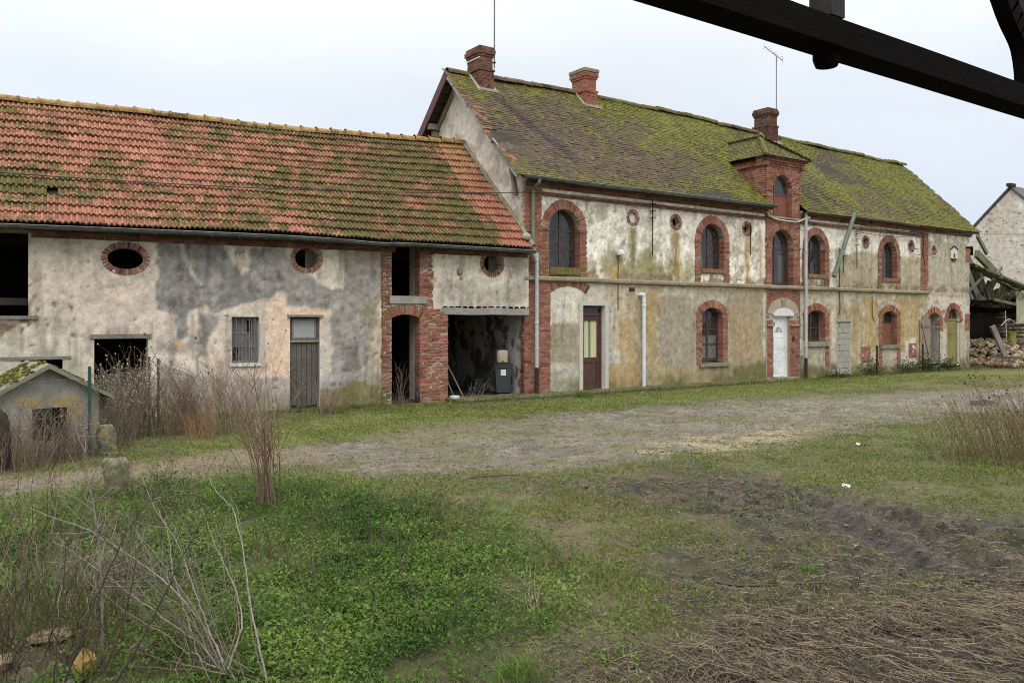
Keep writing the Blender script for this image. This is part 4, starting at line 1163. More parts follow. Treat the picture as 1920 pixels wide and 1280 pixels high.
# ledge between the storeys
mb = MB()
xs = np.linspace(-.06, 19.95, 160)
pr = [(.02, 3.02), (-.07, 3.03), (-.115, 3.06), (-.12, 3.125), (-.06, 3.16), (.02, 3.175)]
V = [];
for x in xs:
    o = .008 * (fbm(x * 3, 1, 3, 7) - .5); e = .05 if 9.8 < x < 11.65 else 0
    V += [(x, y + o - (e if y < 0 else 0), z + o + .004 * math.sin(x)) for y, z in pr]
k = len(pr)
mb.add(V, [[[i * k + j, (i + 1) * k + j, (i + 1) * k + j + 1, i * k + j + 1] for i in range(len(xs) - 1) for j in range(k - 1)], [list(range(k))], [list(range((len(xs) - 1) * k, len(xs) * k))[::-1]]])
mb.build("ledge", M_STONE, house)
# pilaster on the right, stray brick patches
brick_field(HB, 19.42, 19.95, 3.17, 5.5, -.03, .12, tint=.5); mort.box(19.42, 19.95, -.02, .08, 3.1, 5.5)
for a, b, z0, z1 in ((15.33, 15.88, .45, 1.02), (18.55, 19.1, .52, 1.12), (23.0, 23.33, 4.45, 5.0), (22.92, 23.28, 1.55, 2.3)):
    brick_field(HB, a, b, z0, z1, -.012, .08, tint=.5, rag=(.05, .06)); mort.box(a + .03, b - .03, -.004, .05, z0, z1)
# entrance: white door, rendered arch, keystone
d = MB(); d.box(10.18, 10.23, .04, .11, .10, 2.13); d.box(10.92, 10.98, .04, .11, .10, 2.13); d.box(10.23, 10.92, .04, .11, 2.06, 2.13)
wd = d.build("entrance_door", M_WHITEPAINT, house, label="white panelled front door with a small fan light")
l = MB(); l.box(10.235, 10.915, .055, .10, .115, 2.055)
for z0, z1 in ((.22, .55), (.62, .95), (1.02, 1.35)): l.box(10.31, 10.84, .045, .06, z0, z1)
l.box(10.31, 10.84, .045, .06, 1.40, 1.46)
l.build("door_leaf", M_WHITEPAINT, wd)
MB().prism([(10.575 + .17 * math.cos(t), 1.60 + .17 * math.sin(t)) for t in np.linspace(0, math.pi, 13)], 'y', .047, .056).build("fan_light", M_GLASS, wd)
mb = MB()
for t in (.63, 1.26, 1.88, 2.51): mb.bar((10.575, .044, 1.60), (10.575 + .17 * math.cos(t), .044, 1.60 + .17 * math.sin(t)), .008, .012)
mb.build("fan_bar", M_WHITEPAINT, wd)
MB().tube([(10.87, .05, 1.08), (10.87, .0, 1.08), (10.78, .0, 1.08)], .010, 6).build("handle", M_ZINC, wd)
MB().box(10.985, 11.07, -.045, .3, .1, 2.13).build("door_jamb", simple("brown_jamb", (.20, .12, .075), (.33, .22, .15), 6), house)
MB().prism([(10.70 + .52 * math.cos(t), 2.14 + .27 * math.sin(t)) for t in np.linspace(0, math.pi, 19)], 'y', -.10, .1).build("door_hood", simple("pale_hood", (.50, .50, .50), (.66, .66, .65), 7, .9), house)
mb = MB(); arch_band(mb, 10.70, 2.14, .54, .29, .12, math.pi - .12, .31, -.062, .08, 20); mb.build("rendered_arch", simple("grey_render", (.27, .225, .16), (.42, .37, .29), 7, .95), house)
MB().prism([(10.62, 2.41), (10.78, 2.41), (10.83, 2.70), (10.57, 2.70)], 'y', -.10, .05).build("keystone", M_STONE, house)
for a, b in ((9.82, 10.17), (11.07, 11.65)): MB().box(a, b, -.11, .05, 1.80, 1.865).build("corbel", M_STONE, house)
MB().box(11.18, 11.27, -.085, -.045, 1.30, 1.46).build("doorbell_box", M_IRON, house)
MB().box(10.05, 11.2, -.30, .1, .0, .095).build("doorstep", M_SILL, house)
# walled up doorway, block by block
k = 0
for r_ in range(9):
    z0 = .06 + r_ * .21; z1 = min(z0 + .20, 1.93)
    xs = [13.80, 14.22, 14.65] if r_ % 2 else [13.80, 14.02, 14.44, 14.65]
    for a, b in zip(xs[:-1], xs[1:]):
        V, F = BRICKS[k % 8]; k += 1
        MB().add(V * .97 * np.array([b - a - .01, .1, z1 - z0]) + np.array([(a + b) / 2, .08 + random.uniform(-.003, .003), (z0 + z1) / 2]), [F]).build("block", M_BLOCK, house)
MB().box(13.79, 14.66, .06, .2, .05, 1.95).build("block_mortar", simple("cement_mortar", (.22, .20, .165), (.31, .29, .24), 9), house)
MB().box(13.74, 14.71, -.016, .06, 1.94, 2.02).build("lintel", M_BLOCK, house)
# right end: two arched doorways
R, dr, a0, a1 = seg(.40, .14)
voussoirs(HB, 20.45, 2.15 - dr, R, R, a0 - .2, a1 + .2, .24, -.02, .2, .066); arch_band(mort, 20.45, 2.15 - dr, R, R, a0 - .2, a1 + .2, .235, -.01, .17)
brick_field(HB, 20.85, 21.10, 1.55, 2.15, -.016, .2, tint=.5); brick_field(HB, 19.98, 20.05, 1.2, 2.15, -.016, .2)
voussoirs(HB, 21.98, 1.99, .49, .49, 0, math.pi, .235, -.02, .2, .062); arch_band(mort, 21.98, 1.99, .49, .49, 0, math.pi, .23, -.01, .17)
brick_field(HB, 21.25, 21.49, 1.9, 2.05, -.018, .2); brick_field(HB, 22.47, 22.71, 1.9, 2.05, -.018, .2)
yd = MB().box(21.49, 21.55, .10, .16, .12, 1.98).box(22.41, 22.47, .10, .16, .12, 1.98).box(21.49, 22.47, .095, .16, 1.98, 2.05).build("arched_door", simple("algae_board", (.13, .11, .03), (.30, .26, .085), 5, .8, stretch=(3, 3, .6)), house, label="yellow green algae stained plank door under a round arch")
for i in range(5): MB().box(21.555 + i * .172, 21.72 + i * .172, .115, .14, .13, 1.975).build("plank", yd.data.materials[0], yd)
MB().box(21.56, 22.40, .10, .115, 1.42, 1.44).build("rail", yd.data.materials[0], yd)
casement(house, ('arch', 21.98, .46, 2.06, 2.07, .42), .12, [21.98], [], fw=.03, name="fan_window")
# plank door leaf standing open against the wall
pl = MB().box(19.32, 20.02, -.085, -.06, .72, .84).box(19.32, 20.02, -.085, -.06, 1.72, 1.84).build("open_door", M_OLDWOOD, house, label="weathered plank door standing open against the wall")
hts = [2.02, 2.18, 2.22, 2.05]
for i in range(4): MB().box(19.27 + i * .197, 19.46 + i * .197, -.058, -.03, .42 + .05 * (i % 2), hts[i]).build("plank", simple("pale_plank_%d" % i, (.17, .125, .085), (.34, .27, .20), 9, .85, stretch=(6, 6, .6), bump=.5), pl)
MB().bar((19.25, -.12, 1.9), (19.75, -.14, .6), .02, .02).build("door_bar", M_IRON, house)
# small white nesting niche
mb = MB().prism([(21.72, 4.55), (22.24, 4.55), (22.24, 4.90), (21.98, 5.02), (21.72, 4.90)], 'y', -.03, .02); mb.build("dovecote_niche", M_WHITEPLASTER, house, label="small white painted nesting niche")
mb = MB().prism([(21.93, 4.58), (22.05, 4.58), (22.05, 4.72), (21.99, 4.76), (21.93, 4.72)], 'y', -.034, -.028); mb.build("niche_hole_shade", M_DARKIN, house)  # flat dark plate standing in for the shade inside the opening
mb = MB(); mb.prism([(21.70, 4.90), (21.98, 5.03), (22.26, 4.90), (22.26, 4.94), (21.98, 5.08), (21.70, 4.94)], 'y', -.05, .02); mb.build("niche_brick", M_BRICK, house); MB().prism([(21.86, 4.44), (22.10, 4.44), (22.16, 4.55), (21.80, 4.55)], 'y', -.04, .02).build("niche_brick", M_BRICK, house)
# upper string of moulded brick and the cornice
def string(x0, x1, z0, z1, y, name, n=None):
    items = []
    brick_field(items, x0, x1, z0, z1, y, .12, L=.23, tint=.3, tj=.15, H=(z1 - z0) / max(1, round((z1 - z0) / .075)) )
    HB.extend(items); mort.box(x0, x1, y + .02, .05, z0, z1)
string(.57, 9.83, 5.30, 5.375, -.055, "s"); string(11.65, 19.42, 5.30, 5.375, -.055, "s")
string(.57, 9.83, 5.375, 5.41, -.035, "s"); string(11.65, 19.42, 5.375, 5.41, -.035, "s")
for j, (z, y) in enumerate(((5.50, -.04), (5.575, -.09), (5.65, -.15))):
    for a, b in ((0.0, 9.83), (11.62, HL + .05)):
        brick_field(HB, a, b, z, z + .075, y, .14, tint=.4, dark=.3 if b < 10 else .1); mort.box(a, b, y + .02, .1, z, z + .074)
# dormer cheeks and crown
for j, (z, p) in enumerate(((7.10, .03), (7.175, .07), (7.25, .12), (7.325, .16))):
    brick_field(HB, 9.83 - p, 11.62 + p, z, z + .075, BY - p, .2, tint=.42)
    mort.box(9.84 - p, 11.61 + p, BY - p + .02, .3, z, z + .074)
def cheek(x, sgn):
    f = np.eye(4); f[:3, 0] = (0, 1, 0); f[:3, 1] = (-sgn, 0, 0); f[:3, 2] = (0, 0, 1); f[:3, 3] = (x, 0, 0)
    brick_field(HB, .0, 1.45, 5.6, 7.12, 0, .1, hole=lambda u, z: z < 5.70 + (u + .32) * .975 - .04, frame=f, tint=.5)
    for z, p in ((7.10, .03), (7.175, .07), (7.25, .12), (7.325, .16)):
        brick_field(HB, -.15, 1.6, z, z + .075, -p, .2, hole=lambda u, z: z < 5.70 + (u + .32) * .975 - .04, frame=f, tint=.42)
cheek(9.83, 1); cheek(11.62, -1)
for x in (9.84, 11.52): mort.prism([(.1, 5.5), (.1, 7.38), (1.45, 7.38), (1.40, 7.2), (.1, 6.0)], 'x', x, x + .09)
MB().box(9.9, 11.55, .42, .5, 5.4, 7.3).build("loft_back", M_DARKIN, house)
mort.build("mortar", M_MORTAR, house, kind="stuff")

# roof -----------------------------------------------------------------------------------
def make_flat_variants():
    out = []
    for i in range(5):
        r = np.random.default_rng(90 + i)
        V = np.array([[x, y, z] for z in (0, 1) for y in (0, 1) for x in (-.5, .5)], float)
        V[:, 0] += r.uniform(-.03, .03, 8); V[:, 1] += r.uniform(-.03, .03, 8)
        V = V * np.array([.150, .19, .014])
        out.append((V, np.array([[0, 2, 3, 1], [4, 5, 7, 6], [0, 1, 5, 4], [2, 6, 7, 3], [0, 4, 6, 2], [1, 3, 7, 5]])))
    return out
FLAT = make_flat_variants()
def xend(y):   # ragged right verge
    return np.interp(y, [-.4, .4, 1.3, 2.2, 2.9, 3.4], [23.55, 23.55, 23.75, 24.05, 24.15, 23.95]) + .25 * (vnoise(y * 7, 0 * y, 5) - .5)
CHIM = [(.45, .90, 2.83, 3.53, 10.02), (4.51, 4.97, 2.88, 3.55, 10.05), (13.82, 14.37, 2.98, 3.64, 10.21)]
RT = []
slope_len = math.hypot(RY + .32, 3.55)
rows = int(slope_len / .096)
for j in range(rows + 1):
    s = j / rows
    y = -.34 + (RY + .34) * s
    ncol = 166
    for i in range(ncol):
        x = -.42 + i * .152 + (.076 if j % 2 else 0) + RNG.uniform(-.006, .006)
        if x > xend(y): continue
        if 9.86 < x < 11.60 and y < 1.34: continue
        if abs(x - 10.73) < 1.0 * (2.32 - y) and y > 1.3 and y < 2.3 and abs(x - 10.73) < .8 * (2.32 - y): continue
        if any(a - .02 < x < b + .02 and c < y < d for a, b, c, d, _ in CHIM): continue
        zr = float(ridge_z(x)); dy, dz = RY + .32, zr - 5.70; l = math.hypot(dy, dz); up = np.array([0, dy / l, dz / l]); nn = np.array([0, -dz / l, dy / l])
        sag = .10 * (fbm(x * .5, s * 3, 2, 77) - .5) + RNG.normal(0, .0035)
        tiltang = .10 + RNG.normal(0, .02)
        if RNG.random() < .012: tiltang += .12; sag += .012
        yx = np.array([0, up[1], up[2]]) * math.cos(tiltang) - nn * math.sin(tiltang)
        zx = nn * math.cos(tiltang) + up * math.sin(tiltang)
        rl = RNG.normal(0, .02)
        X_ = np.array([math.cos(rl), 0, 0]) + yx * math.sin(rl)
        p = np.array([x, y, 5.70 + dz * (y + .32) / dy]) + nn * (.012 + sag)
        # moss field
        f1 = fbm(x * .55, s * 2.2, 4, 401); f2 = fbm(x * 2.1, s * 7, 3, 402)
        mo = .37 + .42 * sstep(2.5, 10.5, x) + .5 * (f1 - .5) + RNG.normal(0, .05)
        mo += .40 * sstep(.66, .95, s) + .45 * sstep(.06, .0, s) * sstep(.3, .6, f2 + .1)
        mo -= .16 * sstep(.62, .30, s) * sstep(.08, .16, s) * sstep(10, 7, x)
        mo -= .40 * np.exp(-((x - 12.6 - 1.6 * (1 - s)) / .55) ** 2) * sstep(.68, .5, s)
        mo -= .18 * sstep(12, 20, x) * sstep(.55, .2, s) * sstep(.03, .08, s)
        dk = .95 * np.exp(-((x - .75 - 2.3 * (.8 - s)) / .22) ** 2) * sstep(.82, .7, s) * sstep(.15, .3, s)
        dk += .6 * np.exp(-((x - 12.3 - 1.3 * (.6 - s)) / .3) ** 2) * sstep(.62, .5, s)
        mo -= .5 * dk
        t = .42 + RNG.normal(0, .11)
        if x < -.05 and RNG.random() < (.75 if s > .8 else .35): t += .5; mo -= .12
        else: t = min(t, .78)
        if RNG.random() < .003: t = .95
        RT.append((mat4(X_, yx, zx, p), int(RNG.integers(5)), (float(np.clip(t, 0, 1)), float(np.clip(mo, 0, .92)), float(np.clip(dk, 0, 1)))))
# dormer hip roof
ap = np.array([10.72, .93, 8.27]); bk = np.array([10.72, 2.33, 8.27])
c1, c2 = np.array([9.60, -.24, 7.39]), np.array([11.86, -.24, 7.39]); b1, b2 = np.array([9.60, 1.42, 7.39]), np.array([11.86, 1.42, 7.39])
def hip(poly, along):
    P = np.array(poly); X_ = (along) / np.linalg.norm(along)
    n = np.cross(P[1] - P[0], P[2] - P[0]); n /= np.linalg.norm(n)
    if n[2] < 0: n = -n
    Y_ = np.cross(n, X_); 
    if Y_[2] < 0: Y_ = -Y_; 
    if np.dot(np.cross(X_, Y_), n) < 0: X_ = -X_
    q = [((p - P[0]) @ X_, (p - P[0]) @ Y_) for p in P]
    us = [a for a, _ in q]; vs = [b for _, b in q]
    v = min(vs) - .03; j = 0
    while v < max(vs):
        u = min(us) + (.08 if j % 2 else 0)
        while u < max(us):
            if poly_sd(np.array([u]), np.array([max(v, min(vs) + .01)]), q)[0] < .03:
                ta = .10 + RNG.normal(0, .02); yx = Y_ * math.cos(ta) - n * math.sin(ta); zx = n * math.cos(ta) + Y_ * math.sin(ta)
                RT.append((mat4(X_, yx, zx, P[0] + X_ * u + Y_ * v + n * .02), int(RNG.integers(5)), (float(np.clip(.45 + RNG.normal(0, .15), 0, 1)), float(np.clip(.62 + RNG.normal(0, .12), 0, .95)), 0)))
            u += .168
        v += .107; j += 1
hip([c1, c2, ap], np.array([1., 0, 0])); hip([c1, ap, bk, b1], np.array([0., 1, 0])); hip([c2, ap, bk, b2], np.array([0., 1, 0]))
build_pieces(house, HM, "roof_tile", "roof_tiles", FLAT, RT, M_TILEFLAT)
mb = MB()
mb.add([c1, c2, ap, bk, b1, b2], [[[0, 1, 2], [0, 2, 3], [0, 3, 4], [1, 5, 3], [1, 3, 2]]])
mb.add([c1 - [0, 0, .05], c2 - [0, 0, .05], b2 - [0, 0, .05], b1 - [0, 0, .05]], [[[0, 1, 2, 3]]])
mb.build("dormer_roof", M_TILEFLAT, house)
mb = MB()
for a, b in ((ap, c1), (ap, c2), (ap, bk)):
    mb.tube([a + [0, 0, .04], (a + b) / 2 + [0, 0, .035], b + [0, 0, .03]], .055, 6, (.5, .5, 0))
mb.build("dormer_hip", M_MOSS, house)
# deck under the tiles, back slope, soffit and verge boards
mb = MB()
def deckquad(x0, x1, y0, y1, off=-.012):
    P = [(x0, y0, roof_z(x0, y0) + off), (x1, y0, roof_z(x1, y0) + off), (x1, y1, roof_z(x1, y1) + off), (x0, y1, roof_z(x0, y1) + off)]
    n = 6
    for i in range(n):
        a = x0 + (x1 - x0) * i / n; b = x0 + (x1 - x0) * (i + 1) / n
        mb.add([(a, y0, roof_z(a, y0) + off), (b, y0, roof_z(b, y0) + off), (b, y1, roof_z(b, y1) + off), (a, y1, roof_z(a, y1) + off)], [[[0, 1, 2, 3]]])
deckquad(-.40, 9.84, -.30, RY); deckquad(11.61, 23.4, -.30, RY); deckquad(9.84, 11.61, 1.40, RY)
xs = np.linspace(-.40, 23.6, 30)
for a, b in zip(xs[:-1], xs[1:]):
    mb.add([(a, RY, ridge_z(a) - .012), (b, RY, ridge_z(b) - .012), (b, 2 * RY + .4, 5.68), (a, 2 * RY + .4, 5.68)], [[[0, 1, 2, 3]]])
mb.build("roof_deck", M_DARKIN, house)
mb = MB()   # back slope tiles carry over the left verge as a band of boards seen from below
for k in range(15):
    t0, t1 = k / 15, (k + .82) / 15
    f = lambda t: (RY + (RY + .4) * t, 9.20 - .05 - 3.5 * t)
    (y0, z0), (y1, z1) = f(t0), f(t1)
    mb.add([(-.38, y0, z0), (0, y0, z0), (0, y1, z1), (-.38, y1, z1)], [[[0, 1, 2, 3]]])
mb.build("soffit_board", simple("brown_soffit", (.045, .028, .024), (.10, .065, .055), 8), house)
MB().bar((-.40, RY - .03, 9.22), (-.40, 2 * RY + .35, 5.70), .035, .26).build("verge_board", M_REDWOOD, house)
MB().bar((-.02, RY + .3, 8.66), (-.02, RY + 2.6, 6.46), .08, .16).build("verge_rafter", simple("tan_rafter", (.18, .13, .08), (.30, .23, .15), 8), house)
for p, q in (((-.36, RY + 1.13, 7.86), (.02, RY + 1.13, 7.86)), ((-.2, RY + 1.2, 7.66), (.02, RY + 1.2, 7.66)), ((-.36, .62, 6.60), (.02, .62, 6.60)), ((-.3, 2.1, 7.98), (.02, 2.1, 7.98))):
    MB().bar(p, q, .14, .17).build("purlin_end", simple("mossy_purlin", (.14, .125, .07), (.26, .24, .16), 8) if p[1] > RY else M_OLDWOOD, house)
rs = np.random.default_rng(4); M_FLAKE = simple("flaked_grey_paint", (.20, .195, .185), (.50, .50, .51), 6, .8)
for k in range(9):
    a, b = k / 9, (k + 1) / 9 - .004
    if k in (5,): continue
    o = rs.uniform(-.02, .02)
    ya, yb = RY - (RY + .25) * a, RY - (RY + .25) * b
    MB().bar((-.40, ya, roof_z(0, ya) - .10 + o), (-.40 + rs.uniform(-.02, .02), yb, roof_z(0, yb) - .10 + o), .03, .13 + rs.uniform(-.02, .02)).build("verge_strip", M_FLAKE, house)
MB().bar((-.10, .66, 6.74), (-.06, .30, 5.30), .07, .10).build("gable_prop", simple("grey_batten", (.12, .10, .085), (.24, .21, .185), 9, stretch=(4, 4, 1)), house)
MB().bar((-.05, .7, 6.62), (-.55, .75, 6.72), .03, .03).build("iron_bracket", M_IRON, house)
# ridge tiles, one by one
ridge_me = {}
V = []; 
A = np.linspace(-.15, math.pi + .15, 8)
for x in (0, .36):
    for rr in (.125, .105):
        V += [(x, rr * math.cos(a), rr * math.sin(a) - .02) for a in A]
F = []
for i in range(7): F += [[i, i + 1, 17 + i, 16 + i], [8 + i, 24 + i, 25 + i, 9 + i], [i, 8 + i, 9 + i, i + 1], [16 + i, 17 + i, 25 + i, 24 + i]]
RIDGE = [(np.array(V), np.array(F)), (np.array(V) * np.array([1, 1.08, 1.05]), np.array(F))]
items = []
x = -.40
while x < 23.9:
    if not any(a - .15 < x + .17 < b + .2 for a, b, *_ in CHIM):
        z = float(ridge_z(x + .17))
        mo = .35 + .35 * sstep(2, 9, x) + RNG.normal(0, .12)
        items.append((mat4((1, 0, RNG.normal(0, .02)), (0, 1, 0), (0, 0, 1), (x, RY, z + .02 + .06 * (float(vnoise(np.array([x * .6]), np.array([1.0]), 7)[0]) - .5) + RNG.normal(0, .012))), int(RNG.integers(2)), (float(np.clip(.55 + RNG.normal(0, .25), 0, 1)), float(np.clip(mo, 0, .85)), 0)))
    x += .34
build_pieces(house, HM, "ridge_tile", "ridge_tiles", RIDGE, items, M_TILEFLAT)
# moss cushions
def moss_lumps(mb, pts, nrm, sizes, tints):
    k = 6
    a = np.arange(k) * 2 * math.pi / k
    for p, n, s, t in zip(pts, nrm, sizes, tints):
        u = np.cross(n, [1, .3, .1]); u /= np.linalg.norm(u); v = np.cross(n, u)
        j = RNG.uniform(.7, 1.3, k)
        r0 = p + s * (np.cos(a) * j)[:, None] * u + s * (np.sin(a) * j)[:, None] * v
        r1 = p + n * s * .45 + .62 * s * (np.cos(a) * j)[:, None] * u + .62 * s * (np.sin(a) * j)[:, None] * v
        VV = np.concatenate([r0, r1, [p + n * s * .62]])
        F4 = [[i, (i + 1) % k, k + (i + 1) % k, k + i] for i in range(k)]; F3 = [[k + i, k + (i + 1) % k, 2 * k] for i in range(k)]
        mb.add(VV, [F4, F3], (t, 0, 0))
ml = MB(); pts = []; nr = []; sz = []; tn = []
for m_, v_, t_ in RT:
    if t_[1] > .40 and RNG.random() < (t_[1] - .30) * 1.0:
        p = m_[:3, 3] + m_[:3, 0] * RNG.uniform(-.07, .07) + m_[:3, 1] * RNG.uniform(0, .1) + m_[:3, 2] * .012
        pts.append(p); nr.append(m_[:3, 2]); sz.append(RNG.uniform(.018, .05)); tn.append(np.clip(.5 + RNG.normal(0, .22), 0, 1))
moss_lumps(ml, pts, nr, sz, tn)
ml.build("roof_moss", M_MOSS, house, smooth=True, kind="stuff")

# chimneys
for ci, (x0, x1, y0, y1, zt) in enumerate(CHIM):
    items = []; dark = (.75, .0, .9)[ci]; tt = (.3, .62, .18)[ci]
    core = MB().box(x0 + .012, x1 - .012, y0 + .012, y1 - .012, 8.3, zt - .02)
    stack = core.build("chimney", M_MORTAR, house, label=("dark sooty brick chimney nearest the gable", "clean red brick chimney with a mossy cap", "black stained brick chimney above the dormer")[ci])
    def face(u0, u1, z0, z1, p, H=.072):
        L_ = .21
        fr = mat4((1, 0, 0), (0, 1, 0), (0, 0, 1), (0, y0 - p, 0)); brick_field(items, x0 - p, x1 + p, z0, z1, 0, .09, tint=tt, tj=.14, dark=dark * .8, frame=fr, L=L_, moss=lambda x, z: .35 if z > zt - .3 and ci == 1 else 0)
        fl = mat4((0, -1, 0), (1, 0, 0), (0, 0, 1), (x0 - p, 0, 0)); brick_field(items, -y1 - p, -y0 + p, z0, z1, 0, .09, tint=tt, tj=.14, dark=dark, frame=fl, L=L_)
        fr2 = mat4((0, 1, 0), (-1, 0, 0), (0, 0, 1), (x1 + p, 0, 0)); brick_field(items, y0 - p, y1 + p, z0, z1, 0, .09, tint=tt, tj=.14, dark=dark, frame=fr2, L=L_)
    face(0, 0, 8.5, zt - .75 + .05, .03)
    face(0, 0, zt - .70, zt - .56 - .05, .055)
    face(0, 0, zt - .61, zt - .26, .0)
    face(0, 0, zt - .27, zt - .195, .03); face(0, 0, zt - .20, zt - .125, .06); face(0, 0, zt - .13, zt - .055, .06)
    if ci != 1: face(0, 0, zt - .06, zt + .02, .03)
    MBc = MB()
    p = .075 if ci == 1 else .02
    MBc.box(x0 - p, x1 + p, y0 - p, y1 + p, zt - .05, zt + (.05 if ci == 1 else .02)); MBc.box(x0 + .1, x1 - .1, y0 + .1, y1 - .1, zt, zt + .06)
    MBc.build("chimney_cap", M_SILL if ci == 1 else simple("sooty_cap_%d" % ci, (.03, .026, .024), (.10, .085, .075), 12), stack)
    build_pieces(stack, HM, "brick", "brickwork", BRICKS, items, M_BRICK, limit=60)
    f = MB()
    zb = roof_z(x0, y0)
    f.bar((x0 - .06, y0 - .16, roof_z(x0, y0 - .16) + .03), (x0 - .06, RY, roof_z(x0, RY) + .05), .12, .05)
    f.bar((x1 + .06, y0 - .16, roof_z(x0, y0 - .16) + .03), (x1 + .06, RY, roof_z(x0, RY) + .05), .10, .05)
    f.bar((x0 - .1, y0 - .10, zb - .05), (x1 + .1, y0 - .10, zb - .05), .16, .07)
    f.build("flashing", M_BLOCK, stack)
if True:   # white band round the first stack
    x0, x1, y0, y1, zt = CHIM[0]
    MB().bar((x0 - .012, y1, zt - .33), (x0 - .012, y0 - .01, zt - .33), .02, .035).build("chimney_band", M_WHITEPLASTER, house)

# gutters and pipes
def half_gutter(mb, pts, r=.075):
    P = smooth_line(pts, 6); a = np.linspace(math.pi, 2 * math.pi, 8); V = []
    for p in P:
        V += [(p[0], p[1] + r * math.cos(t), p[2] + r * math.sin(t)) for t in a]
        V += [(p[0], p[1] + (r - .008) * math.cos(t), p[2] + (r - .008) * math.sin(t)) for t in a[::-1]]
    k = 16; n = len(P)
    mb.add(V, [[[i * k + j, i * k + (j + 1) % k, (i + 1) * k + (j + 1) % k, (i + 1) * k + j] for i in range(n - 1) for j in range(k)], [list(range(k))], [list(range((n - 1) * k, n * k))]])
    mb.tube(P + np.array([0, -r, .004]), .011, 6)
mb = MB()
half_gutter(mb, [(-.32, -.38, 5.71), (2, -.38, 5.70), (5, -.385, 5.715), (7.5, -.38, 5.72), (9.9, -.38, 5.73)])
for x in np.arange(.4, 9.8, .62): mb.bar((x, -.46, 5.66), (x, -.30, 5.70), .03, .012)
mb.build("gutter", M_ZINC, house)
mb = MB(); half_gutter(mb, [(14.4, -.36, 5.70), (17, -.36, 5.69), (18.6, -.37, 5.66)], .06); mb.build("gutter", M_ZINC, house, label="short remaining gutter right of the dormer")
# fascia under the tiles
MB().box(-.1, 9.82, -.30, -.26, 5.60, 5.70).box(11.63, 23.5, -.30, -.26, 5.62, 5.70).build("fascia", simple("dark_fascia", (.035, .022, .018), (.09, .05, .04), 9), house)
MB().tube(smooth_line([(.20, -.38, 5.66), (.20, -.36, 5.55), (.20, -.13, 5.42), (.20, -.12, 5.2), (.20, -.12, 3.85)], 4), .05, 12).build("downpipe", M_GREENPIPE, house, label="greenish upper downpipe on the brick corner")
mb = MB(); mb.tube(smooth_line([(.20, -.12, 3.86), (.27, -.15, 3.70), (.28, -.17, 3.5), (.28, -.17, .75)], 4), .052, 12)
for z in (3.66, 1.9): mb.lathe([(.052, 0), (.064, .005), (.064, .05), (.052, .055)], 14, (.28, -.17, z))
mb.tube([(.06, -.30, 3.86), (.10, -.26, 3.72), (.24, -.18, 3.55)], .05, 10)
mb.build("downpipe", M_PIPE, house, label="pale grey lower downpipe on the brick corner")
MB().tube([(.28, -.17, .76), (.28, -.17, .0)], .058, 12).build("downpipe_foot", M_IRON, house)
mb = MB(); mb.tube(smooth_line([(12.0, -.02, 5.40), (11.95, -.16, 5.50), (11.80, -.17, 5.46), (11.78, -.16, 5.3), (11.78, -.16, .7)], 4), .052, 12)
for z in (5.05, 3.2, 1.1): mb.lathe([(.052, 0), (.062, .005), (.062, .04), (.052, .045)], 14, (11.78, -.16, z))
mb.build("downpipe", M_PIPE, house, label="pale grey downpipe beside the brick entrance bay")
MB().tube([(11.78, -.16, .71), (11.78, -.16, .0)], .056, 12).build("downpipe_foot", M_IRON, house)
mb = MB(); mb.tube(smooth_line([(9.8, -.10, 5.52), (10.1, -.13, 5.36), (10.8, -.13, 5.32), (11.4, -.13, 5.34), (11.75, -.17, 5.48)], 4), .02, 8); mb.build("white_conduit", M_WHITEPLASTER, house)
# insulator racks, wall lamps, cables
for x, z0, z1 in ((4.60, 3.9, 5.55), (9.0, 4.1, 5.15), (14.95, 3.9, 5.3)):
    mb = MB().bar((x, -.06, z0), (x, -.06, z1), .022, .022)
    if x != 9.0:
        for k, z in enumerate((z1 - .15, z1 - .35, z1 - .55)): mb.bar((x - .10, -.10, z), (x + .10, -.10, z), .02, .02); mb.bar((x, -.10, z), (x, 0, z), .02, .02)
    rk = mb.build("insulator_rack", M_IRON, house)
    if x != 9.0:
        mb = MB()
        for k, z in enumerate((z1 - .15, z1 - .35, z1 - .55)):
            for s in (-1, 1): mb.lathe([(.012, 0), (.026, .005), (.02, .03), (.028, .04), (.012, .07)], 8, (x + s * .10, -.10, z))
        mb.build("insulator", M_WHITEPLASTER, rk)
for x, z in ((3.28, 3.82), (14.19, 4.30)):
    lm = MB().lathe([(.02, .0), (.115, .02), (.125, .08), (.09, .15), (.03, .18)], 16, (x, -.13, z)).build("wall_lamp", M_WHITEPLASTER, house)
    MB().tube([(x, -.02, z + .0), (x, -.12, z + .02)], .018, 8).build("lamp_arm", M_IRON, lm)
    MB().tube([(x, -.02, z), (x, -.02, z - (1.55 if x < 5 else .6))], .012, 6).build("lamp_cable", M_WIRE, lm)
mb = MB()
for a, b, sag in (((.1, -.16, 5.33), (4.60, -.12, 5.36), .04), ((4.60, -.12, 5.36), (9.85, -.12, 5.40), .06), ((12.0, -.14, 5.38), (14.95, -.14, 5.2), .05), ((14.95, -.14, 5.2), (19.45, -.14, 5.35), .10), ((14.3, -.12, 5.55), (19.5, -.14, 5.5), .12)):
    t = np.linspace(0, 1, 12)[:, None]; Pp = np.array(a) * (1 - t) + np.array(b) * t; Pp[:, 2] -= sag * 4 * (t * (1 - t))[:, 0]
    mb.tube(Pp, .010, 5)
mb.tube([(13.95, -.02, 4.6), (13.95, -.02, 3.2), (13.97, -.02, 2.4), (13.9, -.02, 2.2)], .014, 6)
mb.tube([(16.0, -.02, 2.9), (16.0, -.03, 2.1), (16.1, -.05, 1.95)], .012, 6)
mb.tube([(19.55, -.05, 5.4), (19.5, -.06, 4.6), (19.7, -.04, 4.1)], .014, 6)
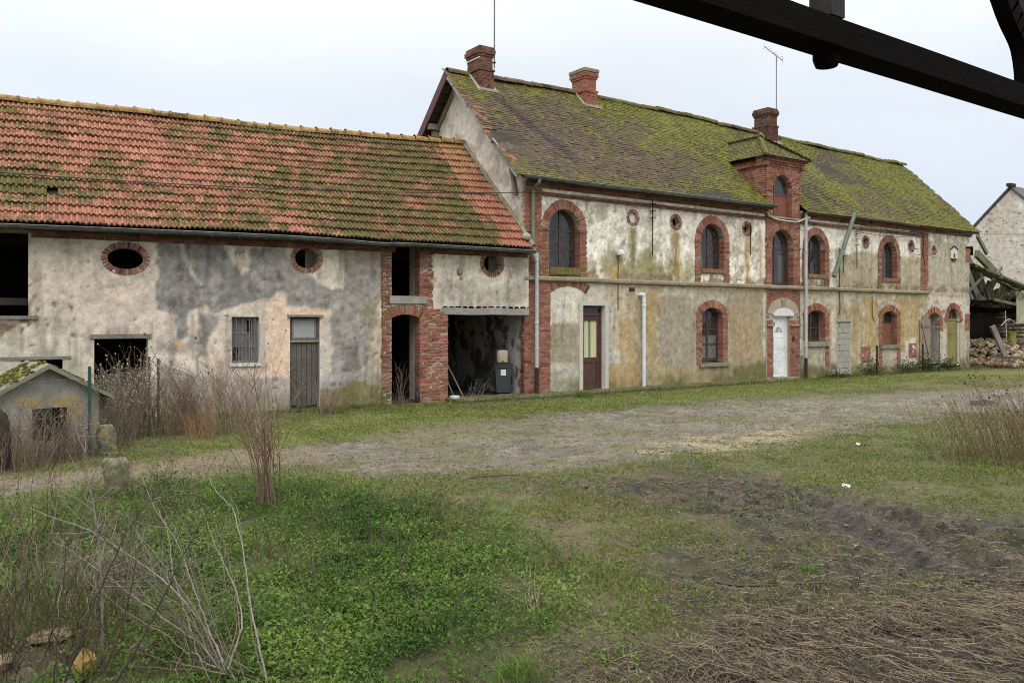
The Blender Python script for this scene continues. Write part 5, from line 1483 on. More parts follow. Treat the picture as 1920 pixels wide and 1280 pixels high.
mb.build("wall_cable", M_WIRE, house)
mb = MB()
for z in (4.78, 5.0): mb.bar((18.75, -.08, z - .2), (19.3, -.08, z - .22), .02, .02)
mb.bar((18.5, -.1, 5.42), (19.45, -.1, 5.44), .025, .025)
mb.build("iron_bracket", M_IRON, house)
bricks_done = build_pieces(house, HM, "brick", "brickwork", BRICKS, HB, M_BRICK)

# the gutter length that has come down
fg = MB(); A_ = np.array([14.36, -.34, 5.80]); B_ = np.array([13.02, -.42, 3.52])
fg.tube(np.linspace(A_, B_, 6), .078, 10); fg.tube([B_, B_ + (B_ - A_) * .004], .07, 10)
tag(fg.build("fallen_gutter", simple("green_pipe", (.085, .115, .085), (.17, .20, .16), 8, .6)), "green pipe hanging aslant from the eave beside the arched window", "pipe")
# aerials
an = thing("aerial", "tall bare aerial mast strapped to the chimney nearest the gable", "aerial", (.98, 2.86, 0))
MB().tube([(0, 0, 9.45), (0.01, 0, 13.4)], .022, 8).build("mast", M_ZINC, an)
mb = MB()
for z in (9.62, 9.93): mb.bar((-.12, 0, z), (.04, 0, z), .03, .03); mb.bar((0, -.06, z), (0, .06, z), .03, .03)
mb.build("bracket", M_IRON, an)
an = thing("aerial", "thin television aerial with a tilted boom on the black stained chimney", "aerial", (14.42, 3.05, 0))
MB().tube([(0, 0, 9.3), (0, 0, 12.30)], .018, 8).build("mast", M_ZINC, an)
mb = MB(); mb.tube([(-.75, 0, 12.58), (.42, 0, 12.22)], .012, 6)
for t in (.10, .22, .34, .48, .62, .76, .9):
    c = np.array([-.75, 0, 12.58]) * (1 - t) + np.array([.42, 0, 12.22]) * t; mb.bar(c - [0, .16, 0], c + [0, .16, 0], .008, .008)
mb.bar((.36, 0, 12.05), (.36, 0, 12.40), .01, .01); mb.bar((0, 0, 12.30), (-.12, 0, 12.45), .012, .012)
mb.build("boom", M_ZINC, an)
mb = MB()
for z in (9.52, 9.95): mb.bar((-.10, 0, z), (.03, 0, z), .025, .025)
mb.build("bracket", M_IRON, an)

# ================================================================ BARN
BA = RAD(-6.42); BO = (-.011, -.099, 0)
barn = thing("barn", "low rendered barn with red interlocking tiles and dark openings", "barn", BO, BA)
BMt = np.eye(4); BMt[:2, :2] = [[math.cos(BA), -math.sin(BA)], [math.sin(BA), math.cos(BA)]]; BMt[:3, 3] = BO
def bw(x, y, z): return tuple((BMt @ np.array([x, y, z, 1]))[:3])
BB = []
BX0 = -17.5
BRY = 3.05
def bridge(x): return np.interp(x, [-18, -11.8, -8.9, -6, -3.1, -.4, 1], [6.90, 6.91, 6.95, 6.92, 7.0, 7.10, 7.13])
def beave(x): return np.interp(x, [-18, -11.7, -6.4, -3, .1], [3.80, 3.83, 3.88, 3.84, 3.83])
O_B0 = ('rect', -13.4, -11.19, 2.07, 3.72); O_B2 = ('rect', -11.30, -10.60, -.1, 1.22); O_B1 = ('rect', -10.04, -9.04, -.1, 1.62)
O_W = ('rect', -7.37, -6.79, 1.06, 2.05); O_D = ('rect', -6.11, -5.43, -.1, 2.07)
O_TU = ('rect', -3.70, -2.98, 2.57, 3.80); O_TL = ('rect', -3.70, -2.98, -.1, 2.12); O_G = ('rect', -2.24, .09, -.1, 2.14)
O_OV = ('ell', -9.46, 3.265, .34, .22); O_R2 = ('ell', -5.73, 3.40, .27, .225); O_R3 = ('ell', -.99, 3.44, .245, .235)

def barn_paint(X, Z):
    p = Paint(X, Z, (.55, .485, .415))
    p.mixc(p.patches(.8, .42, .6, 501), (.62, .55, .47), .8)
    p.mixc(p.patches(4.2, .50, .68, 502) * p.rect(-11, -8.8, 1.6, 3.5, .4), (.40, .355, .305), .7)
    p.mixc(p.rect(-18, -3.9, 3.5, 3.9, .05, .3), (.47, .44, .385), .6)
    gr = np.array((.185, .185, .185)) * (1 + .7 * (p.f - .5) + .5 * (p.n - .5))[..., None]
    def grey(P, soft=.035, amt=.95, warp=.5):
        m = (p.poly(P, soft, warp) * amt)[..., None]; p.C = p.C * (1 - m) + gr * m
    grey([(-8.87, 3.66), (-8.38, 3.62), (-8.34, 3.37), (-8.24, 2.99), (-8.02, 2.78), (-8.02, 2.27), (-8.18, 2.23), (-8.3, 2.14), (-8.32, 1.72), (-8.52, 1.68), (-8.54, 2.06), (-8.87, 2.14)], .03)
    grey([(-8.36, 3.62), (-7.49, 3.62), (-7.41, 3.4), (-7.15, 3.02), (-6.98, 3.2), (-6.94, 3.64), (-6.3, 3.62), (-6.3, 2.6), (-6.73, 2.41), (-7.2, 2.28), (-7.61, 2.23), (-7.86, 2.14), (-8.02, 2.4), (-8.1, 2.78), (-8.26, 3.2)])
    grey([(-8.08, 2.14), (-7.7, 2.1), (-7.65, 1.89), (-7.86, 1.63), (-7.9, 1.18), (-8.14, 1.18)], .05, .85)
    grey([(-9.0, 1.64), (-8.18, 1.63), (-8.22, 1.38), (-8.97, 1.35)], .1, .7)
    gr = np.array((.235, .232, .222)) * (1 + .9 * (p.f - .5) + .7 * (p.n - .5))[..., None]
    grey([(-6.85, 3.61), (-6.15, 3.57), (-6.01, 3.02), (-5.37, 2.79), (-4.9, 2.65), (-4.68, 3.63), (-3.9, 3.77), (-3.9, 2.23), (-4.2, 1.72), (-4.27, 0.81), (-5.19, 0.73), (-5.19, 2.22), (-6.08, 2.25), (-6.45, 2.63), (-6.85, 2.42)], .05, .93, .7)
    p.mixc(p.poly([(-5.37, 3.7), (-4.72, 3.7), (-4.79, 3.05), (-5.05, 2.79), (-5.37, 2.79)], .06, .5), (.52, .49, .43), .9)
    p.mixc(p.rect(-4.9, -4.0, 3.3, 3.75, .15, .8), (.31, .265, .215), .7)
    p.mixc(p.poly([(-6.72, 1.94), (-6.45, 2.52), (-6.11, 2.25), (-5.23, 2.22), (-5.23, 2.04), (-6.13, 2.08), (-6.15, 0.73), (-6.65, 0.71), (-6.79, 1.87)], .05, .3), (.63, .485, .375), .9)
    p.mixc(p.rect(-5.42, -5.2, .4, 2.1, .04, .3), (.47, .445, .40), .8)
    p.mixc(p.rect(-7.9, -6.5, .75, 1.1, .12, .9), (.56, .47, .39), .7)
    p.mixc(p.rect(-8.8, -6.11, -.1, .72, .06, .5), (.27, .26, .245), .8)
    p.mixc(p.rect(-5.43, -3.9, .3, .75, .08, .6), (.31, .315, .315), .8)
    p.mixc(p.poly([(-5.43, .36), (-4.61, .53), (-3.9, .60), (-3.9, -.2), (-5.43, -.2)], .1, .8), (.20, .18, .055), .85)
    p.mixc(p.poly([(-4.42, 2.08), (-3.9, 2.63), (-3.9, .62), (-4.23, .7)], .15, .8), (.22, .20, .10), .55)
    p.mixc(p.poly([(-8.46, 1.68), (-8.34, 1.55), (-8.56, 1.49)], .05, .5), (.42, .24, .07), .9)
    # crack filled with pale mortar
    d = line_d(X + .05 * (p.f - .5), Z, [(-8.36, 3.6), (-8.33, 3.3), (-8.2, 2.98), (-8.0, 2.78)]); p.mixc(np.exp(-(d / .035) ** 2), (.47, .43, .385), .9)
    # right bay
    rr = sstep(-2.7, -2.6, X)
    p.mixc(rr, (.57, .535, .46), .75)
    p.mixc(rr * p.poly([(-2.62, 2.92), (-1.5, 2.85), (-1.14, 2.95), (-.6, 3.0), (-.2, 2.6), (-.2, 2.32), (-2.62, 2.31)], .15, 1.0), (.36, .345, .31), .8)
    p.mixc(p.poly([(-.51, 3.6), (.0, 3.61), (.0, 2.49), (-.87, 2.56), (-.4, 2.95)], .08, .7), (.33, .315, .28), .8)
    p.mixc(rr * p.patches(5.5, .66, .70, 511), (.33, .24, .17), .6)
    # left end: greenish, spalled
    p.mixc(p.rect(-12, -10.2, .6, 2.0, .3, 1.0), (.43, .42, .35), .7)
    p.mixc(p.poly([(-11.9, 2.03), (-11.30, 2.0), (-11.46, 1.82), (-11.56, 1.66), (-11.9, 1.70)], .03, .5), (.17, .12, .08), .95)
    p.mixc(p.rect(-11.2, -11.0, 2.1, 2.75, .05, 1.0) * p.patches(5, .45, .55, 512), (.22, .13, .09), .9)
    p.mixc(sstep(.35, .0, Z - .2 * p.n), (.17, .155, .075), .7)
    p.mixc(p.patches(7, .74, .76, 513), (.19, .14, .10), .85)
    p.mixc(p.patches(15, .70, .76, 514), (.25, .22, .19), .45)
    dr = fbm(X * 7, Z * .6, 4, 571); p.C *= (1 - .34 * sstep(.50, .66, dr) * sstep(.35, .6, fbm(X * .9, Z * .9, 3, 572)))[..., None]
    p.mixc(p.patches(9, .52, .60, 573) * p.patches(1.3, .40, .55, 574), (.43, .395, .35), .35)
    p.C *= (.84 + .48 * fbm(X * 13, Z * 13, 3, 575))[..., None] * np.array((1.04, 1.0, .96))
    return p.C
def barn_relief(X, Z):
    r = .02 * (fbm(X * 1.1, Z * 1.1, 3, 15) - .5) + .012 * (fbm(X * 7, Z * 7, 3, 19) - .5)
    return r - .02 * sstep(.74, .755, fbm(X * 7, Z * 7 * .85, 5, 513))
bh = [O_B0, O_B1, O_B2, O_W, O_D, O_TU, O_TL, O_G, O_OV, O_R2, O_R3]
def lintel_edge(x, z):
    # plaster has fallen away in scallops above the wooden lintels
    return ~((x > -2.36) & (z > 2.13) & (z < 2.32 + .03 * np.sin(x * 17) ** 2) )
wall_sheet("facade_wall", barn, BX0, .075, -.1, 3.78, .042, bh, barn_paint, M_PLASTER, barn_relief, grow=.04, edge=lintel_edge)
for nm, h, dd in (("loft_reveal", O_B0, .45), ("low_reveal", O_B2, .45), ("doorway_reveal", O_B1, .45), ("window_reveal", O_W, .22), ("door_reveal", O_D, .3), ("hatch_reveal", O_TU, .5), ("passage_reveal", O_TL, .5)):
    mb = MB(); br_ = nm in ("hatch_reveal", "passage_reveal"); reveal(mb, inset(outline(h), -.012) if br_ else outline(h), .30 if br_ else -.004, dd + .2 * br_); mb.build(nm, M_WHITEPLASTER if nm in ("window_reveal", "door_reveal", "doorway_reveal") else M_MORTAR, barn)
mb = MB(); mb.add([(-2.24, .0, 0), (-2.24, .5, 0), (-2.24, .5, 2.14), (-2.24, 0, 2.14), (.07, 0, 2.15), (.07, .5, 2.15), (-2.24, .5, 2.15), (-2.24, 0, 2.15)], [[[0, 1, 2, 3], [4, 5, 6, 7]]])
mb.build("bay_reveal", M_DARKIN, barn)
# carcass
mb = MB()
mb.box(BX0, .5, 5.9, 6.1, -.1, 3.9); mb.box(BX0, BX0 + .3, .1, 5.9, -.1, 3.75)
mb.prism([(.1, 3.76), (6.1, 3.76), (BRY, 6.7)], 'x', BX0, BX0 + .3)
mb.box(BX0 + .3, -.1, .52, 5.88, 2.30, 2.44)  # loft slab; with the partitions below, put in to keep the rooms dark
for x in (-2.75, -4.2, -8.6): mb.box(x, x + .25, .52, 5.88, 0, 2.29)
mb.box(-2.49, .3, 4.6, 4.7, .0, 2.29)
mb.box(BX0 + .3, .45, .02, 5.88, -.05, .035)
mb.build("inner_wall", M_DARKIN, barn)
# lintels, sills, joinery
MB().box(-10.12, -8.98, -.045, .3, 1.625, 1.715).build("lintel", M_OLDWOOD, barn)
mb = MB()
xs = np.linspace(-2.40, .07, 26); V = []
for i, x in enumerate(xs):
    b = .012 * math.sin(x * 5) ; tp = (.07 if i == 0 else 0)
    V += [(x, -.04, 2.135 + b * .4 + tp), (x, .35, 2.135 + tp), (x, .35, 2.30), (x, -.035, 2.305 + b)]
mb.add(V, [[[4 * i + j, 4 * i + (j + 1) % 4, 4 * i + 4 + (j + 1) % 4, 4 * i + 4 + j] for i in range(25) for j in range(4)], [[0, 1, 2, 3], [100, 103, 102, 101]]])
mb.build("lintel", simple("grey_beam", (.15, .14, .125), (.36, .345, .32), 7, .85, stretch=(.8, 8, 8), bump=.8), barn, label="long grey cracked timber lintel over the cart bay")
MB().box(-6.17, -5.36, -.05, .25, 2.07, 2.12).build("lintel", M_OLDWOOD, barn)
MB().box(-13.4, -10.66, -.06, .1, 3.70, 3.78).build("lintel", M_OLDWOOD, barn)
MB().box(-13.4, -11.02, -.07, .4, 2.02, 2.085).build("loft_sill", M_OLDWOOD, barn)
MB().box(-12.6, -10.45, -.02, .2, 1.225, 1.285).build("lintel", M_OLDWOOD, barn)
MB().box(-3.76, -2.82, -.06, .5, 2.40, 2.58).build("hatch_sill", simple("grey_board", (.20, .185, .16), (.36, .34, .30), 6, .9), barn, label="grey board sill of the tall hatch")
V, F = rock(3, .075, .06, .085); MB().add(V + np.array([-1.92, -.02, 3.20]), [F]).build("stray_stone", simple("tan_stone", (.20, .14, .08), (.36, .28, .18), 9), barn, smooth=True)
# barred window
fr = MB(); fr.box(-7.37, -7.33, .10, .16, 1.06, 2.05); fr.box(-6.83, -6.79, .10, .16, 1.06, 2.05); fr.box(-7.33, -6.83, .10, .16, 1.06, 1.11); fr.box(-7.33, -6.83, .10, .16, 2.0, 2.05)
w = fr.build("window", M_OLDWOOD, barn, label="grey barred window with dusty panes")
for x in (-7.20, -7.05, -6.93): MB().box(x - .012, x + .012, .105, .15, 1.11, 2.0).build("glazing_bar", M_OLDWOOD, w)
for z in (1.42, 1.72): MB().box(-7.33, -6.83, .11, .145, z - .012, z + .012).build("glazing_bar", M_OLDWOOD, w)
M_DUSTY = simple("dusty_glass", (.05, .052, .054), (.15, .155, .16), 6, .35, .5, bump=.1)
gx = [-7.33, -7.20, -7.05, -6.93, -6.83]; gz = [1.11, 1.42, 1.72, 2.0]
for i in range(4):
    for j in range(3):
        if (i, j) in ((2, 2), (0, 0)): continue
        MB().box(gx[i], gx[i + 1], .128, .133, gz[j], gz[j + 1]).build("pane", M_DUSTY, w)
for x in (-7.27, -7.13, -6.99, -6.87): MB().tube([(x, .03, 1.03), (x, .03, 2.07)], .009, 6).build("iron_bar", M_OLDWOOD, w)
MB().box(-7.36, -6.80, .20, .22, 1.07, 2.04).build("window_back", M_DARKIN, w)
MB().box(-7.42, -6.74, -.05, .12, .99, 1.055).build("window_sill", M_WHITEPLASTER, barn)
MB().box(-6.78, -6.66, -.018, .02, 1.05, 1.93).build("repair_patch", simple("pale_repair", (.38, .375, .32), (.48, .47, .41), 8, .95), barn)
# plank door with a blank light above
d = MB(); d.box(-6.11, -6.06, .08, .16, .0, 2.06); d.box(-5.48, -5.43, .08, .16, .0, 2.06); d.box(-6.06, -5.48, .07, .16, 1.49, 1.56)
dr = d.build("door", M_GREYPLANK, barn, label="grey weathered plank door with a blank panel above")
xs = np.linspace(-6.06, -5.48, 6)
for i in range(5): MB().box(xs[i] + .004, xs[i + 1] - .004, .10 + random.uniform(-.004, .004), .13, .03 + random.uniform(0, .10), 1.485).build("plank", M_GREYPLANK, dr)
MB().box(-6.05, -5.49, .125, .14, .05, 1.48).build("door_back", M_DARKIN, dr)
MB().box(-6.04, -5.50, .10, .12, 1.58, 2.03).build("blank_panel", simple("grey_panel", (.24, .245, .24), (.34, .345, .34), 4, .6, stretch=(1, 1, 4)), dr)
f2 = MB(); f2.box(-6.05, -6.01, .085, .11, 1.57, 2.04); f2.box(-5.53, -5.49, .085, .11, 1.57, 2.04); f2.box(-6.01, -5.53, .085, .11, 2.0, 2.04); f2.box(-6.01, -5.53, .085, .11, 1.57, 1.61); f2.build("panel_frame", M_OLDWOOD, dr)
MB().box(-6.10, -5.44, .045, .1, 1.50, 1.55).build("drip_rail", M_SILL, dr)
# brick piers of the tall bay
mo = MB()
pm = lambda x, z: .75 * fbm(x * 1.5, z * 1.5, 3, 551) * (1.2 if x < -3.6 else .7) + (.4 if z < .4 else 0)
brick_field(BB, -3.94, -3.70, -.02, 3.74, -.022, .34, L=.235, rag=(.03, .0), tint=.42, moss=pm)
brick_field(BB, -2.98, -2.65, 2.28, 3.74, -.022, .34, rag=(0, .035), tint=.48, moss=lambda x, z: .25)
brick_field(BB, -2.98, -2.24, -.02, 2.27, -.024, .34, rag=(0, .03), tint=.55, moss=lambda x, z: .5 * (z < .35), hole=lambda x, z: x > -2.36 and z > 2.12 or (x > -2.40 and abs(z - 1.68) < .05))
mo.box(-3.92, -3.712, -.012, .3, 0, 3.74); mo.box(-2.968, -2.67, -.012, .3, 2.27, 3.74); mo.box(-2.97, -2.27, -.012, .3, 0, 2.12); mo.box(-2.97, -2.42, -.012, .3, 2.12, 2.27)
R, dr_, a0, a1 = seg(.36, .09)
voussoirs(BB, -3.34, 2.05 - dr_, R, R, a0 - .16, a1 + .16, .235, -.028, .3, .064, tint=.5, moss=.75)
arch_band(mo, -3.34, 2.05 - dr_, R, R, a0 - .16, a1 + .16, .23, -.014, .3)
for O, (xc, zc, a, b) in ((O_OV, O_OV[1:]), (O_R2, O_R2[1:]), (O_R3, O_R3[1:])):
    th = .115 if O is O_OV else .10
    a -= 0; 
    voussoirs(BB, xc, zc, a - .0, b - .0, 0, 2 * math.pi, th, -.02, .30, .056 if O is O_OV else .052, tint=.48, tj=.25)
    arch_band(mo, xc, zc, a, b, 0, 2 * math.pi, th - .005, -.010, .32, 44)
MB().box(-5.68, -5.46, .34, .37, 3.15, 3.64).build("shutter_board", M_OLDWOOD, barn)
MB().box(-.92, -.74, .34, .37, 3.2, 3.68).build("shutter_board", M_OLDWOOD, barn)
mo.build("mortar", M_MORTAR, barn, kind="stuff")
# cornice courses under the eave
for z, y in ((3.62, -.03), (3.69, -.09), (3.76, -.15)):
    hole = (lambda x, zz: (O_TU[1] < x < O_TU[2]) or x < -11.2) if z < 3.7 else None
    brick_field(BB, BX0 + 4, .06, z, z + .07, y, .15, H=.07, tint=.3, dark=.75, hole=hole)
build_pieces(barn, BMt, "brick", "brickwork", BRICKS, BB, M_BRICK)
# tiles -------------------------------------------------------------------------------
def make_tile_variants():
    out = []
    for i in range(4):
        r = np.random.default_rng(70 + i)
        us = np.array([-.10, -.083, -.062, -.038, -.018, 0, .018, .045, .070, .088, .104])
        hs = np.array([.004, .026, .030, .010, .004, .006, .028, .030, .010, .004, .016]) * r.uniform(1.2, 1.5)
        n = len(us); V = []
        for v, lift in ((0, .032), (.36, .0)):
            V += [(u, v, h + lift) for u, h in zip(us, hs)]
        V += [(u, .004, h - .006) for u, h in zip(us, hs)]
        V = np.array(V); V += r.normal(0, .0015, V.shape)
        F = [[i, i + 1, n + i + 1, n + i] for i in range(n - 1)] + [[2 * n + i, 2 * n + i + 1, i + 1, i] for i in range(n - 1)]
        out.append((V, np.array(F)))
    return out
TILE = make_tile_variants()
BT = []
RWS = 15
def bslope(x, s, n_off=0):
    e = np.array([x, -.36, float(beave(x)) + .02]); r_ = np.array([x, BRY, float(bridge(x))])
    return e * (1 - s) + r_ * s
for j in range(RWS):
    s = j / RWS
    i = 0; x = BX0 + .05
    while x < .62:
        e, r_ = bslope(x, 0), bslope(x, 1)
        up = (r_ - e); L = np.linalg.norm(up); up /= L; nn = np.array([0, -up[2], up[1]])
        s_ = s
        wob = .07 * (fbm(x * .45, s * 2.5, 3, 601) - .5) + RNG.normal(0, .003)
        p = e + up * (L * s_ + RNG.normal(0, .004)) + nn * (wob + .012)
        if abs(x + 10.75) < .10 and j == 3: x += .202; continue
        if bw(p[0], p[1], 0)[0] > (.07 if p[1] < .05 else .30): x += .202; continue
        ta = .055 + RNG.normal(0, .012); 
        yx = up * math.cos(ta) - nn * math.sin(ta); zx = nn * math.cos(ta) + up * math.sin(ta)
        rl = RNG.normal(0, .012); X_ = np.array([1., 0, 0]) * math.cos(rl) + yx * math.sin(rl)
        f1 = fbm(x * .7, s * 3.5, 4, 611); f2 = fbm(x * 2.6, s * 9, 3, 612)
        mo_ = .40 + .26 * sstep(-7.8, -3.5, x) + .35 * (f1 - .5) + RNG.normal(0, .05)
        mo_ += .08 * sstep(.5, .2, s) + .10 * sstep(-9.8, -11.8, x) + .28 * np.exp(-((s - .25) / .07) ** 2) * sstep(-9.5, -10.4, x)
        edge_ = -.95 + .25 * (fbm(s * 6, 0 * s, 2, 9) - .5) - .25 * s + .55 * (1 - s)
        cl = sstep(edge_ - .75, edge_ + .1, x + RNG.normal(0, .10)) * (1 if s > -.1 else 0)
        mo_ = mo_ * (1 - .85 * cl)
        mo_ += .03 if s > .9 else 0
        t = .52 + RNG.normal(0, .10) - .18 * sstep(-6, -3, x) * (1 - cl)
        lich = .55 * cl * sstep(.3, .9, s) + (.15 * RNG.random() if s > .85 else 0)
        BT.append((mat4(X_, yx, zx, p), int(RNG.integers(4)), (float(np.clip(t, 0, 1)), float(np.clip(mo_, 0, .9)), float(lich))))
        x += .202
build_pieces(barn, BMt, "roof_tile", "roof_tiles", TILE, BT, M_TILERED)
mb = MB()
xs = np.linspace(BX0, .0, 40)
for a, b in zip(xs[:-1], xs[1:]):
    e_ = .34 if b > -.01 else 0
    A0, A1, B0_, B1_ = bslope(a, 0), bslope(a, 1), bslope(b, 0), bslope(b + e_, 1); o = np.array([0, .03, -.075])
    mb.add([A0 + o, B0_ + o, B1_ + o, A1 + o], [[[0, 1, 2, 3]]])
    mb.add([A1, B1_, [b + e_, 6.5, 3.75], [a, 6.5, 3.75]], [[[0, 1, 2, 3]]])
mb.build("roof_deck", M_DARKIN, barn)
# ridge tiles
V = []; A = np.linspace(-.2, math.pi + .2, 9)
prof = [(0, .150), (.05, .150), (.052, .125), (.40, .118)]
for x, rr in prof: V += [(x, rr * math.cos(a) * 1.05, rr * math.sin(a) - .035) for a in A]
F = [[r * 9 + i, r * 9 + i + 1, (r + 1) * 9 + i + 1, (r + 1) * 9 + i] for r in range(3) for i in range(8)]
items = []; x = BX0
while x < .35:
    z = float(bridge(x + .2)); gr_ = -9.0 < x < -7.9
    items.append((mat4((1, 0, RNG.normal(0, .012)), (0, 1, 0), (0, 0, 1), (x, BRY, z + .055 + RNG.normal(0, .006))), 0, (.6, (.45 if gr_ else .12 + .2 * RNG.random()), 0 if gr_ else .85)))
    x += .40
build_pieces(barn, BMt, "ridge_tile", "ridge_tiles", [(np.array(V), np.array(F))], items, M_TILERED)
ml = MB(); pts = []; nr = []; sz = []; tn = []
for m_, v_, t_ in BT:
    if t_[1] > .22:
        for q in range(int(RNG.poisson(t_[1] * 3.5))):
            pts.append(m_[:3, 3] + m_[:3, 0] * RNG.choice([-.015, .09, -.03, .075]) + m_[:3, 1] * RNG.uniform(0, .28) + m_[:3, 2] * .018)
            nr.append(m_[:3, 2]); sz.append(RNG.uniform(.016, .042)); tn.append(np.clip(.34 + RNG.normal(0, .2), 0, 1))
moss_lumps(ml, pts, nr, sz, tn)
ml.build("roof_moss", M_MOSS, barn, smooth=True, kind="stuff")
# mortar fillet where the roof runs into the gable
mb = MB(); P_ = []
ca, sa = math.cos(BA), math.sin(BA)
for s in np.linspace(0, 1.0, 14):
    q = bslope(0, s); x = -(q[1]) * math.tan(-BA) * -1 if False else (.011 - q[1] * math.sin(-BA)) / math.cos(BA)
    q = bslope(x - .03, s); P_.append((q[0], q[1], q[2] + .05 + .012 * math.sin(s * 40)))
mb.tube(P_, .065, 7); mb.build("roof_fillet", M_SILL, barn)
V, F = rock(9, .12, .08, .10); MB().add(V + bslope(-.1, .06) + np.array([0, -.05, .1]), [F]).build("fallen_mortar", M_BLOCK, barn, smooth=True)
# gutter
mb = MB(); half_gutter(mb, [(BX0 + 3, -.45, 3.78), (-11.7, -.45, 3.80), (-8, -.45, 3.835), (-5.6, -.455, 3.83), (-4.1, -.46, 3.775), (-3.6, -.45, 3.80), (-1.5, -.45, 3.785), (.02, -.45, 3.765)], .062)
for x in np.arange(-13.9, 0, .55): mb.bar((x, -.52, 3.75), (x, -.36, 3.80), .025, .012)
mb.build("gutter", M_ZINC, barn)
MB().box(-14, .05, -.35, -.31, 3.74, 3.82).build("fascia", M_DARKIN, barn)
# overhead cable
A_, B_ = np.array([.10, -.20, 5.32]), np.array(bw(-15, -.95, 4.75)); t = np.linspace(0, 1, 40)[:, None]
P_ = A_ * (1 - t) + B_ * t; P_[:, 2] -= .22 * 4 * (t * (1 - t))[:, 0]
tag(MB().tube(P_, .011, 5).build("overhead_cable", M_WIRE), "black cable running slack in front of the red tiled roof", "cable")
A_, B_ = np.array([19.4, -.16, 5.42]), np.array([36.0, -8.0, 6.2]); P_ = A_ * (1 - t) + B_ * t; P_[:, 2] -= .2 * 4 * (t * (1 - t))[:, 0]
tag(MB().tube(P_, .011, 5).build("overhead_cable", M_WIRE), "black cable crossing in front of the far stone gable", "cable")
# things kept in the cart bay -----------------------------------------------------------
def at_b(x, y, z=0.03): return bw(x, y, z)
bn = thing("wheelie_bin", "dark grey wheelie bin with a white sticker in the cart bay", "bin", at_b(-.36, .62), BA + RAD(-24)); bn.scale = (.86, .86, .87)
V = [(-.20, -.24, .08), (.20, -.24, .08), (.20, .22, .08), (-.20, .22, .08), (-.255, -.32, .86), (.255, -.32, .86), (.255, .30, .86), (-.255, .30, .86)]
M_BIN = simple("dark_grey_plastic", (.035, .040, .046), (.060, .066, .074), 5, .5, .4, bump=.05)
MB().add(V, [[[0, 1, 2, 3], [0, 1, 5, 4], [1, 2, 6, 5], [2, 3, 7, 6], [3, 0, 4, 7], [4, 5, 6, 7]]]).build("body", M_BIN, bn)
MB().box(-.28, .28, -.345, .30, .84, .885).build("rim", M_BIN, bn)
MB().prism([(-.36, .886), (.32, .886), (.32, .93), (.1, .955), (-.30, .935), (-.36, .91)], 'x', -.285, .285).build("lid", simple("black_plastic", (.022, .024, .027), (.04, .042, .046), 5, .45), bn)
MB().tube([(-.26, .36, .87), (.26, .36, .87)], .018, 8).build("handle", M_BIN, bn)
for s in (-1, 1):
    MB().prism([(.22 + .10 * math.cos(a), .10 + .10 * math.sin(a)) for a in np.linspace(0, 2 * math.pi, 18, endpoint=False)], 'x', s * .22 - .025, s * .22 + .025).build("wheel", M_WIRE, bn)
mb = MB().add([(-.085, -.3135, .60), (.075, -.3135, .60), (.075, -.326, .78), (-.085, -.326, .78)], [[[0, 1, 2, 3]]]); mb.build("sticker", M_WHITEPAINT, bn)
jg = thing("water_canister", "beige water canister with a dark tap standing on the grey bin", "canister", at_b(-.37, .62, .875), BA + RAD(-24))
mb = MB(); R_ = [(.14, .0), (.155, .02), (.155, .28), (.14, .325), (.06, .335)]
V = []; k = 20
for r_, z in R_:
    for j in range(k):
        a = j * 2 * math.pi / k; c, s = math.cos(a), math.sin(a); q = (abs(c) ** 4 + abs(s) ** 4) ** -.25
        V.append((r_ * c * q * .95, r_ * s * q * .7, z))
mb.add(V, [[[i * k + j, i * k + (j + 1) % k, (i + 1) * k + (j + 1) % k, (i + 1) * k + j] for i in range(4) for j in range(k)], [list(range(k))[::-1]], [list(range(4 * k, 5 * k))]])
mb.build("body", simple("beige_plastic", (.42, .33, .24), (.56, .46, .36), 5, .5), jg, smooth=True)
mb = MB(); mb.tube([(0, -.10, .035), (0, -.16, .035)], .022, 8); mb.bar((0, -.145, .0), (0, -.145, .07), .02, .02); mb.build("tap", M_IRON, jg)
pt = thing("plant_pot", "dark green round pot on the floor behind the grey bin", "pot", at_b(-.80, 1.15))
MB().lathe([(.15, 0), (.20, .36), (.215, .37), (.215, .40), (.19, .40), (.185, .34)], 22).build("pot", simple("green_plastic", (.010, .024, .020), (.018, .038, .032), 6, .6), pt, smooth=True)
MB().lathe([(.183, .33), (.1, .345)], 18).build("soil", M_DARKIN, pt)
for (a, b, l) in (((-1.72, .12, .02), (-2.20, .42, 1.16), "long pale pole leaning on the brick pier of the cart bay"), ((-1.94, .22, .02), (-2.20, .5, .88), "shorter brown pole behind the pale one in the cart bay")):
    tag(MB().tube([bw(*a), bw(*b)], .016, 7).build("pole", simple("pole_wood", (.14, .11, .085), (.26, .22, .18), 9)), l, "pole")
bo = thing("bowl", "small white enamel bowl at the foot of the brick pier", "bowl", at_b(-2.13, -.20, .04))
MB().lathe([(.08, 0), (.12, .05), (.125, .10), (.118, .10), (.11, .05), (.05, .02)], 20).build("bowl", M_WHITEPAINT, bo, smooth=True)
bt = thing("bottle", "dark glass bottle standing in the narrow brick doorway", "bottle", at_b(-3.05, -.02, .03))
MB().lathe([(.04, 0), (.042, .01), (.042, .17), (.03, .21), (.015, .24), (.015, .30), (.018, .305)], 14).build("bottle", simple("dark_bottle", (.012, .016, .02), (.03, .035, .04), 3, .12, .5, bump=0), bt, smooth=True)
def rng_(s): return np.random.default_rng(s)
mb = MB(); stalks(mb, rng_(31), at_b(-3.55, -.12), 1.0, 16, .13, (-.05, -.05), .006, ((.10, .065, .05), (.20, .14, .11)), 3)
tag(mb.build("dead_weed", M_STALK), "clump of dry brown stalks in the narrow brick doorway", "weed", )
